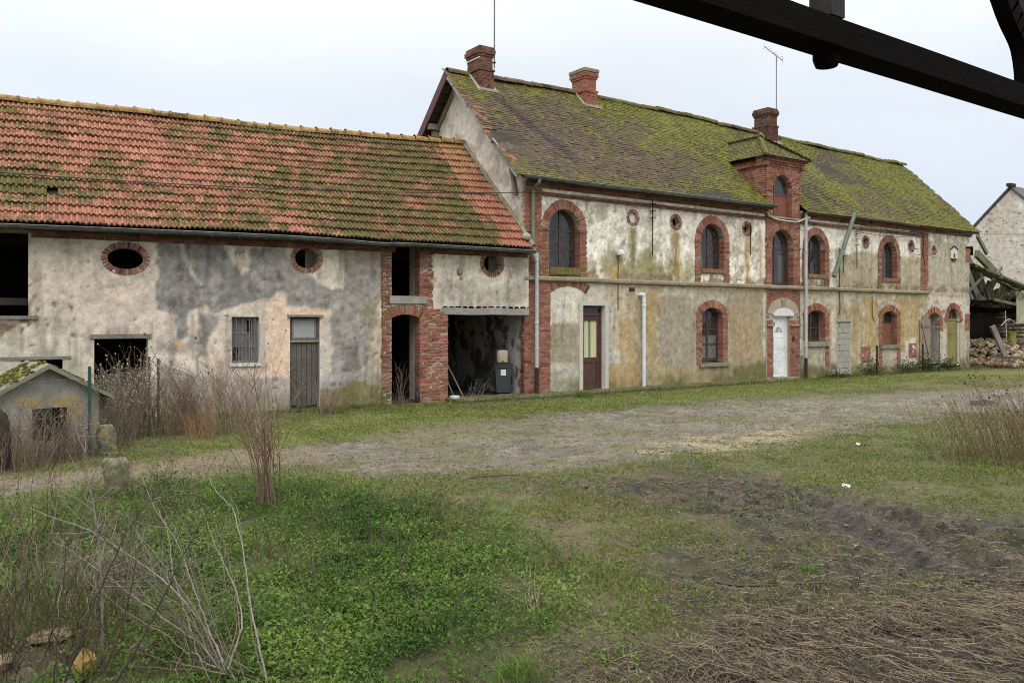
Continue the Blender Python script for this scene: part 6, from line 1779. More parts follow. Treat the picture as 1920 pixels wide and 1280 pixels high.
mb = MB(); stalks(mb, rng_(32), at_b(-1.5, .02), .55, 12, .22, (.25, -.2), .007, ((.18, .14, .11), (.32, .27, .22)), 4)
tag(mb.build("brushwood", M_STALK), "tangle of pale cut twigs on the cart bay floor", "twigs")
# step along the house front
def slab(name, P, z1, mat, seed, label, cat):
    n = len(P); mb = MB().prism(P, 'z', -.1, z1)
    return tag(mb.build(name, mat), label, cat)
kb = MB()
xs = np.linspace(-2.3, 9.75, 100); V = []
for x in xs:
    yf = -.56 - .04 * math.sin(x * 1.3) + .05 * (vnoise(np.array([x * 3.0]), np.array([0.]), 4)[0] - .5); h = .075 + .03 * (vnoise(np.array([x * 5.0]), np.array([2.]), 5)[0] - .5)
    off = .20 if x < 0 else 0
    V += [(x, yf - off * 0, -.1), (x, yf - .02, h * .7), (x, yf + .05, h), (x, .02 + off, h + .01)]
kb.add(V, [[[4 * i + j, 4 * i + 4 + j, 4 * i + 5 + j, 4 * i + 1 + j] for i in range(99) for j in range(3)], [[0, 1, 2, 3], [399, 398, 397, 396]]])
o = kb.build("pavement", simple("mossy_kerb", (.05, .055, .02), (.17, .145, .085), 5, .95, bump=.8), smooth=False); o["kind"] = "structure"

# ================================================================ RUIN AND FAR GABLE
sg = thing("stone_gable", "tall pale rubble stone gable of the far barn", "barn", (32, 2.2, 0))
def sg_paint(Y, Z):
    p = Paint(Y, Z, (.55, .49, .41))
    p.mixc(p.patches(1.2, .42, .58, 701), (.72, .70, .66), .9)
    p.mixc(sstep(6.6, 6.2, Z + .5 * (p.n - .5)) * p.patches(.8, .35, .5, 702), (.60, .55, .48), .8)
    p.mixc(p.patches(5.5, .60, .66, 703), (.50, .42, .33), .25)
    p.mixc(p.patches(11, .68, .72, 704), (.22, .15, .11), .6)
    p.mixc(sstep(1.5, 0, Z), (.30, .25, .18), .6)
    return p.C
def sg_rel(Y, Z): return .025 * (fbm(Y * 5, Z * 6, 4, 711) - .5)
wall_sheet("wall", sg, -6.5, 6.5, -.1, 8.8, .07, [], sg_paint, M_PLASTER, sg_rel, top=lambda y: 8.66 - 1.02 * np.abs(y), to3=lambda Y, yy, Z: np.stack([yy, Y, Z], -1))
mb = MB(); mb.box(.3, 14, -6.5, -6.2, 0, 2.2); mb.box(.3, 14, 6.2, 6.5, 0, 2.2); mb.prism([(-6.2, 0), (6.2, 0), (6.2, 2.2), (0, 8.3), (-6.2, 2.2)], 'x', 13.7, 14); mb.build("inner_wall", M_DARKIN, sg)
mb = MB()
for s in (-1, 1): mb.bar((-.05, 0, 8.74), (-.05, s * 6.6, 8.74 - 1.02 * 6.6), .08, .09)
mb.build("verge_board", simple("slate_verge", (.05, .05, .055), (.12, .12, .125), 8), sg)
mb = MB()
for s in (-1, 1): mb.add([(-.04, 0, 8.80), (14.2, 0, 8.80), (14.2, s * 6.8, 8.80 - 1.02 * 6.8), (-.04, s * 6.8, 8.80 - 1.02 * 6.8)], [[[0, 1, 2, 3]]])
mb.build("roof", simple("slate_roof", (.06, .055, .05), (.13, .12, .11), 6), sg)
MB().box(-.22, .3, -.12, .12, 8.74, 8.90).build("ridge_cap", M_IRON, sg)
r_ = rng_(41); mb = MB()
for i in range(150):
    y = r_.uniform(-4, 4.5); z = r_.uniform(2.5, 8.4)
    if z > 8.4 - 1.02 * abs(y): continue
    V, F = rock(i, .018, r_.uniform(.04, .11), r_.uniform(.03, .06), 1); c = np.array((.50, .43, .35)) * r_.uniform(.55, 1.25)
    mb.add(V + [0.0, y, z], [F], c)
mb.build("stonework", M_RUBBLE, sg, kind="stuff")

ru = thing("ruin", "collapsed roofless stone outbuilding with a dark cavity", "ruin", (24, 1.2, 0))
def stone_wall(mb, x0, x1, y0, y1, z0, topf, seed, sx=.28, sz=.17):
    r = rng_(seed); z = z0
    while z < 3.4:
        x = x0 + r.uniform(-.1, .1)
        while x < x1:
            w = r.uniform(.6, 1.4) * sx
            if z < topf(x):
                V, F = rock(int(r.integers(1e6)), w * .58, (y1 - y0) * .5, sz * .62, 1, .22)
                c = np.array((.34, .28, .20)) * r.uniform(.55, 1.3) if r.random() < .8 else np.array((.20, .11, .075))
                mb.add(V + [x + w / 2, (y0 + y1) / 2 + r.uniform(-.03, .03), z + sz / 2], [F], c)
            x += w
        z += sz
mb = MB()
stone_wall(mb, .0, 1.1, -.3, .3, .0, lambda x: 2.3 - .2 * x, 51)
stone_wall(mb, 4.5, 8.0, -.3, .3, 0, lambda x: 2.5 - .08 * x + .3 * math.sin(x * 2), 52)
stone_wall(mb, -.1, 8, 3.6, 4.2, 0, lambda x: 2.6 + .4 * math.sin(x), 53)
mb.build("stone_wall", M_RUBBLE, ru, kind="stuff")
MB().box(-.2, 8, .0, .35, 2.35, 2.55).build("lintel_beam", M_BLACKWOOD, ru)
MB().box(-.3, 8, .35, 4.2, 2.56, 2.66).build("loft_floor", M_DARKIN, ru)
mb = MB(); mb.box(.15, .8, -.36, -.30, .4, 2.1); mb.build("plaster_remnant", M_WHITEPLASTER, ru)
mb = MB(); r = rng_(55)
for i in range(760):   # thatch of moss, earth and rubbish on the collapsed floor
    x = r.uniform(-.2, 7.5); V, F = rock(i, r.uniform(.12, .34), r.uniform(.12, .3), r.uniform(.06, .16), 1)
    c = np.array([(.10, .10, .03), (.20, .15, .09), (.13, .095, .06), (.07, .075, .03)][int(r.integers(4))]) * r.uniform(.6, 1.3)
    mb.add(V + [x, r.uniform(-.5, 3), 2.62 + (.55 * (1 + .5 * math.sin(x * 1.7)) + 1.1 * math.exp(-((x - .6) / 1.3) ** 2)) * r.random() ** 1.3], [F], c)
mb.build("debris", M_RUBBLE, ru, kind="stuff")
# heap of fallen stones in front
r = rng_(61); mb = MB(); items = []
for i in range(1500):
    x = r.uniform(23.7, 31.5); y = r.uniform(-1.7, 1.4)
    hmax = max(0.02, .95 * sstep(23.4, 25.5, x) * sstep(-1.9, .3, y) + .15)
    z = hmax * (1 - .25 * r.random()) * 1.0
    s = r.uniform(.05, .15)
    V, F = rock(int(r.integers(1e6)), s * r.uniform(.8, 1.5), s * r.uniform(.7, 1.2), s * r.uniform(.5, .9), 1, .3)
    a = r.uniform(0, 6.28); Rz = np.array([[math.cos(a), -math.sin(a), 0], [math.sin(a), math.cos(a), 0], [0, 0, 1]])
    c = [np.array((.36, .30, .20)), np.array((.30, .22, .13)), np.array((.25, .115, .065)), np.array((.20, .20, .09))][int(r.choice(4, p=[.5, .25, .12, .13]))] * r.uniform(.6, 1.3)
    mb.add(V @ Rz.T + [x, y, z], [F], c)
o = mb.build("rubble", M_RUBBLE); o["kind"] = "stuff"; tag(o, "heap of fallen stones in front of the ruin", "rubble")
M_GREENBEAM = simple("mossy_timber", (.060, .068, .035), (.19, .20, .125), 6, .9, stretch=(1, 4, 4), bump=.5)
BEAMS = [((25.2, .6, 5.75), (26.3, .7, 5.0), .14, M_GREENBEAM, "short mossy stub of rafter right under the broken eave"),
         ((23.5, .5, 4.95), (24.35, .45, 5.0), .30, M_BLACKWOOD, "thick black beam end wedged in the broken wall corner"),
         ((26.4, 1.2, 5.05), (31.8, 1.2, 2.55), .26, M_GREENBEAM, "long mossy rafter sloping down to the right across the stone gable"),
         ((24.8, .9, 4.85), (26.2, .6, 2.85), .24, M_GREENBEAM, "upright green plank leaning in the middle of the fallen timbers"),
         ((24.0, .7, 4.75), (25.2, .5, 2.8), .22, M_OLDWOOD, "grey weathered rafter nearest the broken house corner"),
         ((25.1, 1.5, 4.55), (28.6, 1.3, 2.85), .24, M_GREENBEAM, "wide mossy board lying parallel below the long rafter"),
         ((25.4, 1.0, 4.0), (27.8, .8, 2.75), .20, M_OLDWOOD, "pale grey board low in the fallen timbers"),
         ((26.2, .2, 2.95), (29.6, .4, 3.55), .10, M_OLDWOOD, "thin pole rising to the right over the debris"),
         ((23.7, .1, 2.75), (27.6, .0, 2.9), .12, M_BLACKWOOD, "long dark pole lying level on the collapsed floor"),
         ((24.0, -.6, 1.75), (24.75, -.9, .15), .17, M_OLDWOOD, "pale plank leaning beside the algae stained door"),
         ((26.6, -.5, 1.08), (29.9, -.3, 1.28), .14, M_GREENBEAM, "mossy log lying on top of the stone heap"),
         ((28.4, .4, 2.8), (31.5, .6, 2.7), .22, M_BLACKWOOD, "dark charred log at the right of the debris")]
for p, q, w, m, l in BEAMS:
    w *= 1.3; tag(MB().bar(p, q, w * .5, w).build("fallen_timber", m), l, "timber", "fallen roof timbers of the ruin")
r = rng_(66)
LAB = ["splintered mossy lath %s" % w for w in ("high in the timber tangle", "low beside the house corner", "crossing the long rafter", "under the wide mossy board", "leaning on the stone gable side", "sticking up left of the upright plank", "half buried in the floor debris", "above the hanging sheet", "behind the grey rafter", "pointing at the bucket", "flat on the debris top", "nearest the stone gable")]
PQ = [((24.6, 1.4, 4.3), (26.6, 1.0, 3.5)), ((23.6, .3, 3.1), (24.9, .2, 3.9)), ((27.4, .9, 3.9), (28.6, 1.1, 4.5)), ((25.9, 1.2, 3.9), (27.9, .9, 2.7)), ((29.2, 1.4, 3.0), (30.4, 1.6, 3.9)), ((24.5, .8, 2.8), (24.9, .8, 4.2)),
      ((26.9, .3, 2.7), (29.0, .1, 3.05)), ((26.4, -.1, 3.2), (28.4, .2, 2.9)), ((24.3, 1.0, 4.9), (25.9, 1.1, 3.0)), ((25.0, -.2, 2.9), (26.8, -.3, 2.7)), ((27.8, .5, 3.1), (30.6, .7, 3.2)), ((30.2, 1.2, 2.8), (31.4, 1.5, 3.7))]
for (p, q), l in zip(PQ, LAB):
    w = r.uniform(.10, .22); tag(MB().bar(p, q, w * .4, w).build("fallen_timber", (M_GREENBEAM, M_OLDWOOD, M_GREENBEAM)[int(r.integers(3))]), l, "timber", "fallen roof timbers of the ruin")
mb = MB(); stalks(mb, rng_(67), (26.4, .4, 2.9), .5, 180, 2.0, (0, -.2), .012, ((.06, .06, .025), (.17, .15, .075)), 3)
tag(mb.build("hanging_growth", M_STALK), "mossy tangle of growth on the collapsed floor of the ruin", "growth")
WHERE = ["tight against the broken wall corner", "one step right of the wall corner", "behind the upright plank", "in front of the upright plank", "between the upright plank and the long rafter", "under the thick black beam end", "just above the level dark pole", "at the head of the long rafter", "half way along the long rafter", "at the low end of the long rafter"]
for i, w_ in enumerate(WHERE):
    x = 23.75 + i * .36 if i < 7 else (26.8, 28.0, 30.2)[i - 7]; z0 = 2.75 + .1 * r.random(); hh = r.uniform(1.2, 2.1) * (1 - .05 * i)
    p = (x + r.uniform(-.2, .2), .2 + r.random(), z0); q = (x + r.uniform(-.5, .9), .4 + r.random(), z0 + hh); w = r.uniform(.16, .32)
    tag(MB().bar(p, q, w * .35, w).build("fallen_timber", (M_GREENBEAM, M_OLDWOOD, M_GREENBEAM)[i % 3]), "loose roof board standing " + w_, "timber", "fallen roof timbers of the ruin")
sr = thing("slumped_boards", "slumped panel of mossy boards sagging over the dark cavity of the ruin", "boards", (24.2, .1, .15))
for i in range(9):
    yy = -.55 + i * .21; a_ = np.array([.3 + r.uniform(-.3, .3), yy + .3, 3.95 + .10 * i + r.uniform(-.08, .08)]); b_ = np.array([5.6 + r.uniform(-.8, .6), yy - .5, 2.75 + .07 * i + r.uniform(-.1, .1)])
    MB().bar(a_, b_, .19, .03).build("board", M_GREENBEAM if i % 3 else M_OLDWOOD, sr)
for t_ in (.15, .5, .85): MB().bar((.3 + 5.3 * t_, -.7 + .3 - .8 * t_, 3.85 - 1.2 * t_), (.3 + 5.3 * t_, 1.4 + .3 - .8 * t_, 4.6 - 1.25 * t_), .09, .07).build("rafter", M_GREENBEAM, sr)
ml = MB(); pts = []; nr = []; sz = []; tn = []
for i in range(900):
    t_ = r.random(); q_ = r.random()
    if fbm(np.array([t_ * 9]), np.array([q_ * 4]), 3, 68)[0] < .46: continue
    pts.append(np.array([.3 + 5.3 * t_, -.55 + 1.68 * q_ + .3 - .8 * t_, 3.98 - 1.2 * t_ + .70 * q_])); nr.append(np.array([.2, -.35, .91])); sz.append(r.uniform(.03, .09)); tn.append(np.clip(.35 + r.normal(0, .2), 0, 1))
moss_lumps(ml, pts, nr, sz, tn); ml.build("moss", M_MOSS, sr, smooth=True, kind="stuff")
# hanging sheet
xs = np.linspace(0, 1.25, 14); zs = np.linspace(0, 1.45, 12); X, Z = np.meshgrid(xs, zs, indexing='ij')
Y = .05 * np.sin(X * 9 + Z) + .03 * np.sin(X * 21)
i = np.arange(14 * 12).reshape(14, 12); q = np.stack([i[:-1, :-1], i[1:, :-1], i[1:, 1:], i[:-1, 1:]], -1).reshape(-1, 4)
V = np.stack([X + .08 * np.sin(Z * 2), Y, Z * (1 - .08 * X)], -1).reshape(-1, 3)
sh = MB().add(V, [q]).build("hanging_sheet", simple("stained_sheet", (.26, .26, .15), (.46, .46, .36), 2.5, .9), loc=(26.75, -.35, 1.85), smooth=True); tag(sh, "stained pale green sheet hanging over the dark cavity of the ruin", "sheet")
mb = MB(); mb.tube(smooth_line([(25.2, -.4, 1.75), (25.7, -.5, 2.05), (26.6, -.45, 1.85), (27.5, -.4, 2.2), (27.7, -.4, 2.6)]), .018, 6); mb.tube([(25.6, -.4, 2.4), (25.6, -.45, 1.2)], .018, 6); mb.tube([(27.6, -.4, 2.1), (29, -.6, 1.4)], .02, 6)
tag(mb.build("loose_cable", M_PIPE), "loose grey cables dangling in the dark cavity of the ruin", "cable")
bk_ = thing("bucket", "yellow green bucket on the stone heap", "bucket", (26.0, -.5, 1.13)); MB().lathe([(.13, 0), (.18, .36), (.19, .37), (.17, .37), (.12, .03)], 18).build("bucket", simple("lime_plastic", (.20, .21, .04), (.33, .34, .08), 5, .5), bk_)
mb = MB()
for k in range(7): mb.bar((23.9 + .22 * k, -1.3, .42), (23.9 + .22 * k, -.55, .46), .03, .03)
for y in (-1.3, -.93, -.55): mb.bar((23.85, y, .40), (25.3, y, .40), .03, .03)
for x, y in ((23.9, -1.3), (25.25, -1.3), (23.9, -.55), (25.25, -.55)): mb.bar((x, y, .4), (x, y, .02), .03, .03, up=(1, 0, 0))
tag(mb.build("metal_grid", M_ZINC), "low grey metal grid table by the algae stained door", "grid")
# iron posts before the house and low growth at its foot
for x, l in ((15.60, "rusty iron post before the red boarded window, the left one"), (18.75, "rusty iron post beside the open plank door, the right one")):
    mb = MB(); mb.bar((x, -.45, 0), (x, -.45, 1.08), .05, .05, up=(1, 0, 0)); mb.bar((x, -.45, .55), (x, -.38, .55), .03, .03); tag(mb.build("iron_post", M_IRON), l, "post", "iron posts before the house")
V, F = crag(77, .33, .22, .22); o = MB().add(V, [F]).build("stone_block", M_SILL, loc=(12.95, -.32, .17), smooth=False); tag(o, "mossy stone block at the foot of the wall under the small window", "stone")

# ================================================================ OPEN SHED THE VIEW IS TAKEN FROM
sh = thing("timber_shed", "black timber eave beam and struts of the open shed overhead", "shed", (-12.0, -15.0, 0))
def S(*p): return tuple(np.array(p) - np.array([-12.0, -15.0, 0]))
mb = MB(); xs = np.linspace(-24, 3, 60); V = []
for x in xs:
    o = .006 * (fbm(x * 2, 0 * x, 3, 5) - .5)
    V += [S(x, -15.02 + o, 3.385 + o), S(x, -14.85, 3.385 + o), S(x, -14.85 - o, 3.52 - o), S(x, -15.02, 3.525 + o)]
mb.add(V, [[[4 * i + j, 4 * i + (j + 1) % 4, 4 * i + 4 + (j + 1) % 4, 4 * i + 4 + j] for i in range(59) for j in range(4)], [[0, 1, 2, 3], [239, 238, 237, 236]]])
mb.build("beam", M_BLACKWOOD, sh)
for x in (-8.93, -6.67):
    MB().box(S(x - .045, 0, 0)[0], S(x + .07, 0, 0)[0], .0, .13, 3.545, 5.3).build("strut", M_GREYPOST, sh)
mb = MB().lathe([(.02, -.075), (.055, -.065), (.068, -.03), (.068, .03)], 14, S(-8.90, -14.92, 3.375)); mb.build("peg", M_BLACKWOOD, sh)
mb = MB(); Pp = smooth_line([S(-7.35, -14.95, 4.45), S(-7.0, -14.95, 4.02), S(-6.78, -14.95, 3.82), S(-6.70, -14.95, 3.55)])
for a, b in zip(Pp[:-1], Pp[1:]): mb.bar(a, b + (b - a) * .15, .10, .13)
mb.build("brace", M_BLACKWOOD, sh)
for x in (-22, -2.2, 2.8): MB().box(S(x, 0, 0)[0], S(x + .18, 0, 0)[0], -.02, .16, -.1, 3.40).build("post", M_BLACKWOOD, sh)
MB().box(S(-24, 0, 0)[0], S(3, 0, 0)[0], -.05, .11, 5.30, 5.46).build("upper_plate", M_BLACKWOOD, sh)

# ================================================================ YARD
def G(x, y): return float(gh(np.array([x]), np.array([y]))[0])
# small house for a dog ---------------------------------------------------------------
dh = thing("doghouse", "small rendered doghouse with a mossy gabled roof and dark opening", "doghouse", (-11.28, -3.55, 0), RAD(6))
def dh_paint(X, Z):
    p = Paint(X, Z, (.29, .275, .23))
    p.mixc(p.patches(3, .45, .6, 801), (.22, .215, .19), .8)
    p.mixc(sstep(.35, 0, Z), (.16, .15, .10), .8)
    p.mixc(np.exp(-((Z - .74 - .25 * np.abs(X)) / .05) ** 2) * (np.abs(X) < .4) * p.patches(5, .4, .55, 803), (.42, .25, .06), .8)
    p.mixc(p.rect(.2, .5, .4, .75, .06, .8), (.40, .26, .08), .5)
    return p.C
wall_sheet("front_wall", dh, -.70, .70, -.1, 1.30, .035, [('rect', -.20, .26, .22, .70)], dh_paint, M_PLASTER, None, top=lambda x: 1.33 - .60 * np.abs(x))
mb = MB(); mb.box(-.70, -.62, .01, 1.3, -.1, .88); mb.box(.62, .70, .01, 1.3, -.1, .88); mb.prism([(-.62, -.1), (.62, -.1), (.62, .92), (0, 1.28), (-.62, .92)], 'y', 1.2, 1.3); mb.build("side_wall", M_BLOCK, dh)
mb = MB(); mb.prism([(-.62, -.05), (.62, -.05), (.62, .9), (0, 1.26), (-.62, .9)], 'y', .5, .55); mb.build("inner_wall", M_DARKIN, dh)
mb = MB()
for s in (-1, 1): mb.prism([(0, 1.36), (s * .88, .85), (s * .88, .79), (0, 1.29)], 'y', -.14, 1.42)
mb.build("roof", simple("mossy_slab", (.13, .125, .09), (.24, .225, .16), 7, .9, bump=.5), dh)
ml = MB(); r = rng_(81); pts = []; nr = []; sz = []; tn = []
for i in range(900):
    s = r.choice([-1, 1]); u = r.random(); y = r.uniform(-.14, 1.2)
    if fbm(np.array([u * 4 + s]), np.array([y * 3]), 3, 82)[0] < .45: continue
    pts.append(np.array([s * u * .88, y, 1.37 - .51 * u])); nr.append(np.array([s * .5, 0, .86])); sz.append(r.uniform(.015, .04)); tn.append(np.clip(.18 + r.normal(0, .25), 0, 1))
moss_lumps(ml, pts, nr, sz, tn); ml.build("roof_moss", M_MOSS, dh, smooth=True, kind="stuff")
# fence -------------------------------------------------------------------------------
M_GREENPAINT = simple("green_fence_paint", (.012, .045, .035), (.03, .085, .065), 12, .5, .4)
fe = thing("wire_fence", "sagging wire mesh fence on green posts round the doghouse", "fence", (-10.78, -3.98, 0))
def fx(p): return np.array(p) - np.array([-10.78, -3.98, 0])
posts = [(-13.4, -4.45), (-10.78, -3.98), (-9.35, -.95)]
for p in posts: MB().tube([fx((p[0], p[1], -.1)), fx((p[0], p[1], 1.32))], .024, 8).build("post", M_GREENPAINT, fe)
mb = MB()
for (a, b) in zip(posts[:-1], posts[1:]):
    a = np.array(a); b = np.array(b); L = np.linalg.norm(b - a); n = int(L / .065)
    for k in range(-16, n):
        for sgn in (0, 1):
            s0, s1 = k * .065, k * .065 + 1.05
            z0, z1 = (.08, 1.13) if sgn else (1.13, .08)
            if s0 < 0: z0 = z0 + (z1 - z0) * (-s0 / 1.05); s0 = 0
            if s1 > L: z1 = z0 + (z1 - z0) * ((L - s0) / (s1 - s0 + 1e-9)); s1 = L
            if s1 <= s0: continue
            p, q = a + (b - a) * s0 / L, a + (b - a) * s1 / L
            mb.tube([fx((p[0], p[1], z0)), fx((q[0], q[1], z1))], .0017, 3, cap=False)
mb.build("wire_mesh", M_GREENPIPE, fe, kind="stuff")
for z in (1.15, .62, .1):
    mb = MB()
    for (a, b) in zip(posts[:-1], posts[1:]): mb.tube([fx((*a, z)), fx(((a[0] + b[0]) / 2, (a[1] + b[1]) / 2, z - .03)), fx((*b, z))], .003, 4)
    mb.build("strand", M_GREENPIPE, fe)
gp = thing("mesh_roll", "dark green mesh panel sagging between a post and the weeds", "fence panel", (-9.2, -.99, 0))
MB().tube([(0, 0, -.1), (0, 0, 1.28)], .026, 8).build("post", M_GREENPAINT, gp)
mb = MB(); r = rng_(83)
for k in range(34):
    t = k / 33; x = t * .62; lean = .05 + .30 * t
    mb.tube([(x, .12 * t, .0), (x + lean * .5, .12 * t, .6), (x + lean * .30 - .1 * t, .10, 1.22 - .28 * t)], .0035, 3, cap=False)
for k in range(26):
    z = .05 + k * .045
    mb.tube([(0, 0, z), (.35, .06, z * .97), (.70 + .1 * (1 - z), .12, z * .82)], .0032, 3, cap=False)
mb.build("wire_mesh", M_GREENPAINT, gp, kind="stuff")
# stone bollards ---------------------------------------------------------------------
def bollard(x, y, h, r0, r1, lean, seed, label):
    o = thing("stone_bollard", label, "bollard", (x, y, G(x, y)), 0, "old stone bollards beside the track")
    V = []; k = 20; lv = 12
    for i in range(lv + 1):
        t = i / lv; z = -.12 + (h + .12) * t; rr = r0 + (r1 - r0) * t
        if t > .85: rr *= 1 - .25 * ((t - .85) / .15) ** 2
        for j in range(k):
            a = j * 2 * math.pi / k; q = (abs(math.cos(a)) ** 3 + abs(math.sin(a)) ** 3) ** (-1 / 3)
            n = 1 + .22 * (fbm(np.array([math.cos(a) * 1.5 + seed]), np.array([z * 4 + math.sin(a) * 1.5]), 3, seed)[0] - .5)
            V.append((rr * q * n * math.cos(a) + lean[0] * t * h, rr * q * n * math.sin(a) * .9 + lean[1] * t * h, z + .03 * (fbm(np.array([a * 1.0]), np.array([0.]), 2, seed)[0] - .5) * (t > .9)))
    F = [[i * k + j, i * k + (j + 1) % k, (i + 1) * k + (j + 1) % k, (i + 1) * k + j] for i in range(lv) for j in range(k)]
    m = MT("bollard_stone_%d" % seed)
    n1 = m.noise(9, 4, .65); n2 = m.noise(4.5, 2, .5)
    col = m.ramp(n1, [(.3, (.05, .05, .028)), (.5, (.135, .13, .075)), (.72, (.30, .29, .235))])
    col = m.mix(m.ramp(n2, [(.64, 0.0), (.69, 1.0)]), col, (.30, .20, .05))
    m.bump(n1, .7, .03); m.fin(col, .95, .15)
    MB().add(V, [F, [list(range(lv * k, lv * k + k))]]).build("shaft", m.m, o, smooth=True)
bollard(-10.52, -3.95, .44, .135, .125, (-.10, 0), 3, "upright lichened stone bollard just right of the doghouse")
bollard(-10.86, -7.15, .44, .17, .14, (-.26, -.05), 8, "short leaning stone bollard in front of the upright one")
# stones by the near left corner ------------------------------------------------------
STN = [((-11.98, -12.27), (.09, .07, .105), (.36, .25, .085), "yellow limestone lump at the foot of the pale sapling"),
       ((-12.10, -11.55), (.13, .09, .035), (.22, .17, .10), "flat tan slab lying over a dark hollow in the brambles"),
       ((-12.27, -12.25), (.085, .07, .06), (.10, .09, .065), "dark mossy stone in the lower left corner"),
       ((-12.10, -12.42), (.09, .06, .035), (.14, .13, .105), "flat grey stone beside the yellow limestone lump"),
       ((-12.36, -11.85), (.08, .07, .05), (.22, .17, .11), "brown broken stone at the left edge of the brambles"),
       ((-11.62, -12.05), (.10, .06, .03), (.17, .13, .095), "low brown stone among the dead shrub stems")]
for i, ((x, y), s, c, l) in enumerate(STN):
    V, F = crag(100 + i, *[q * 1.35 for q in s])
    mb = MB().add(V, [F], c); o = mb.build("stone", M_RUBBLE, loc=(x, y, G(x, y) + s[2] * .55)); tag(o, l, "stone", "loose stones in the brambles")
# litter ------------------------------------------------------------------------------
for (x, y), s, a, l in (((-3.70, -11.68), (.075, .045), .5, "white scrap of paper lying in the mud at the end of the wheel ruts"), ((-.66, -9.93), (.055, .03), .2, "small white scrap of paper on the grass farther right")):
    V = np.array([(-1, -1, 0), (0, -1, .02), (1, -1, 0), (-1, 1, .01), (0, 1, .035), (1, 1, .0)]) * np.array([s[0], s[1], 1]); ca_, sa_ = math.cos(a), math.sin(a)
    V = V @ np.array([[ca_, sa_, 0], [-sa_, ca_, 0], [0, 0, 1]])
    o = MB().add(np.concatenate([V, V - [0, 0, .002]]), [[[0, 1, 4, 3], [1, 2, 5, 4], [6, 9, 10, 7], [7, 10, 11, 8]]]).build("paper_scrap", simple("dirty_paper", (.30, .29, .26), (.55, .55, .54), 12, .9), loc=(x, y, G(x, y) + .022)); tag(o, l, "paper", "white scraps of paper on the ground")

# ---------------------------------------------------------------- dead plants
BR = ((.11, .078, .056), (.25, .185, .135)); RD = ((.12, .075, .056), (.25, .165, .12)); PALE = ((.20, .165, .12), (.36, .31, .24)); DK = ((.045, .03, .022), (.10, .068, .045))
def weeds(seed, xy, h, n, sp, lean, r, col, br, heads, label, name="dead_weed", cat="weed", group=None, headcol=(.24, .19, .14), wig=.065):
    mb = MB(); stalks(mb, rng_(seed), (xy[0], xy[1], G(*xy)), h, n, sp, lean, r, col, br, heads, headcol, wig=wig)
    return tag(mb.build(name, M_STALK), label, cat, group)
WD = "dry brown weeds"
weeds(201, (-9.72, -8.72), 1.72, 40, .12, (-.13, .05), .0050, RD, 11, .08, "tall narrow clump of reddish brown stalks standing alone near the middle left", group=WD)
weeds(202, (-10.10, -2.3), 1.25, 108, .30, (.06, 0), .0045, BR, 6, .55, "dense dry weeds with pale fluffy heads before the dark low doorway", group=WD, headcol=(.36, .30, .24))
weeds(203, (-9.75, -1.9), 1.45, 99, .30, (.05, 0), .0045, BR, 6, .55, "tallest fluffy headed dry weeds beside the green fence post", group=WD, headcol=(.38, .32, .26))
weeds(204, (-9.25, -2.1), 1.05, 99, .32, (-.05, 0), .0045, RD, 6, .2, "rusty dry weeds tangled in the fence behind the upright bollard", group=WD)
weeds(205, (-8.72, -2.0), 1.30, 72, .22, (-.28, .1), .0045, RD, 6, 0, "leaning reddish weeds right of the sagging green mesh", group=WD)
weeds(206, (-8.35, -2.5), 1.20, 61, .22, (-.22, .1), .0045, BR, 6, 0, "leaning brown weeds farthest right in the fence row", group=WD)
weeds(207, (-8.95, -2.9), .65, 81, .25, (.02, 0), .004, ((.20, .12, .065), (.34, .21, .12)), 3, 0, "short orange brown tuft in front of the sagging mesh", group=WD)
weeds(208, (-11.1, -4.1), .75, 108, .38, (.05, -.05), .0045, BR, 6, .05, "low tangle of brown stems before the doghouse opening", group=WD)
weeds(209, (-11.75, -4.5), .85, 108, .38, (.1, 0), .0045, BR, 6, .05, "brown tangle at the left corner of the doghouse", group=WD)
weeds(210, (-10.35, -3.2), .95, 81, .28, (.1, 0), .0045, BR, 6, .3, "dry weeds between the doghouse and the upright bollard", group=WD)
weeds(211, (-7.55, -1.1), 1.0, 28, .16, (.1, 0), .004, BR, 5, .2, "thin dry stems in front of the barred window", group=WD)
weeds(212, (-5.75, -.75), .75, 61, .22, (.25, -.1), .0045, ((.16, .115, .08), (.30, .22, .155)), 5, 0, "dry weeds leaning at the foot of the grey plank door", group=WD)
weeds(213, (-8.0, -3.1), .9, 32, .2, (-.2, .1), .004, PALE, 4, 0, "few pale bleached stems before the reddish weeds", group=WD)
for k, (x, y) in enumerate(((-.75, -11.45), (-.15, -11.75), (.45, -11.6), (-.35, -12.3), (.35, -12.3), (1.0, -12.0))):
    weeds(220 + k, (x, y), 1.0 + .28 * (k > 1), 52, .42, (-.34, .18), .0036, ((.10, .064, .04), (.29, .20, .115)), 3, .12 if k > 1 else 0,
          ("sparse outermost clump of leaning brown reeds", "leaning brown reeds second from the left at the right edge", "dense reeds with dark seed heads at the back", "near clump of leaning reeds above the green tuft", "thick brown reeds cut by the picture edge", "hindmost dense reeds at the right edge")[k], "dead_reed", "reeds", "leaning dry reeds at the right edge", headcol=(.05, .035, .028))
weeds(230, (-12.15, -9.7), .95, 26, .45, (.05, 0), .004, DK, 3, 0, "thin dark stems standing at the left edge near the track", group=WD)
weeds(231, (-12.1, -11.0), .8, 95, .6, (.1, 0), .0032, BR, 6, 0, "fine brown bramble tangle at the near left", name="bramble", cat="bramble", group=WD, wig=.09)
weeds(232, (-11.7, -11.1), .6, 60, .5, (0, 0), .0030, PALE, 5, 0, "pale fine twigs behind the dead shrub", name="bramble", cat="bramble", group=WD, wig=.09)
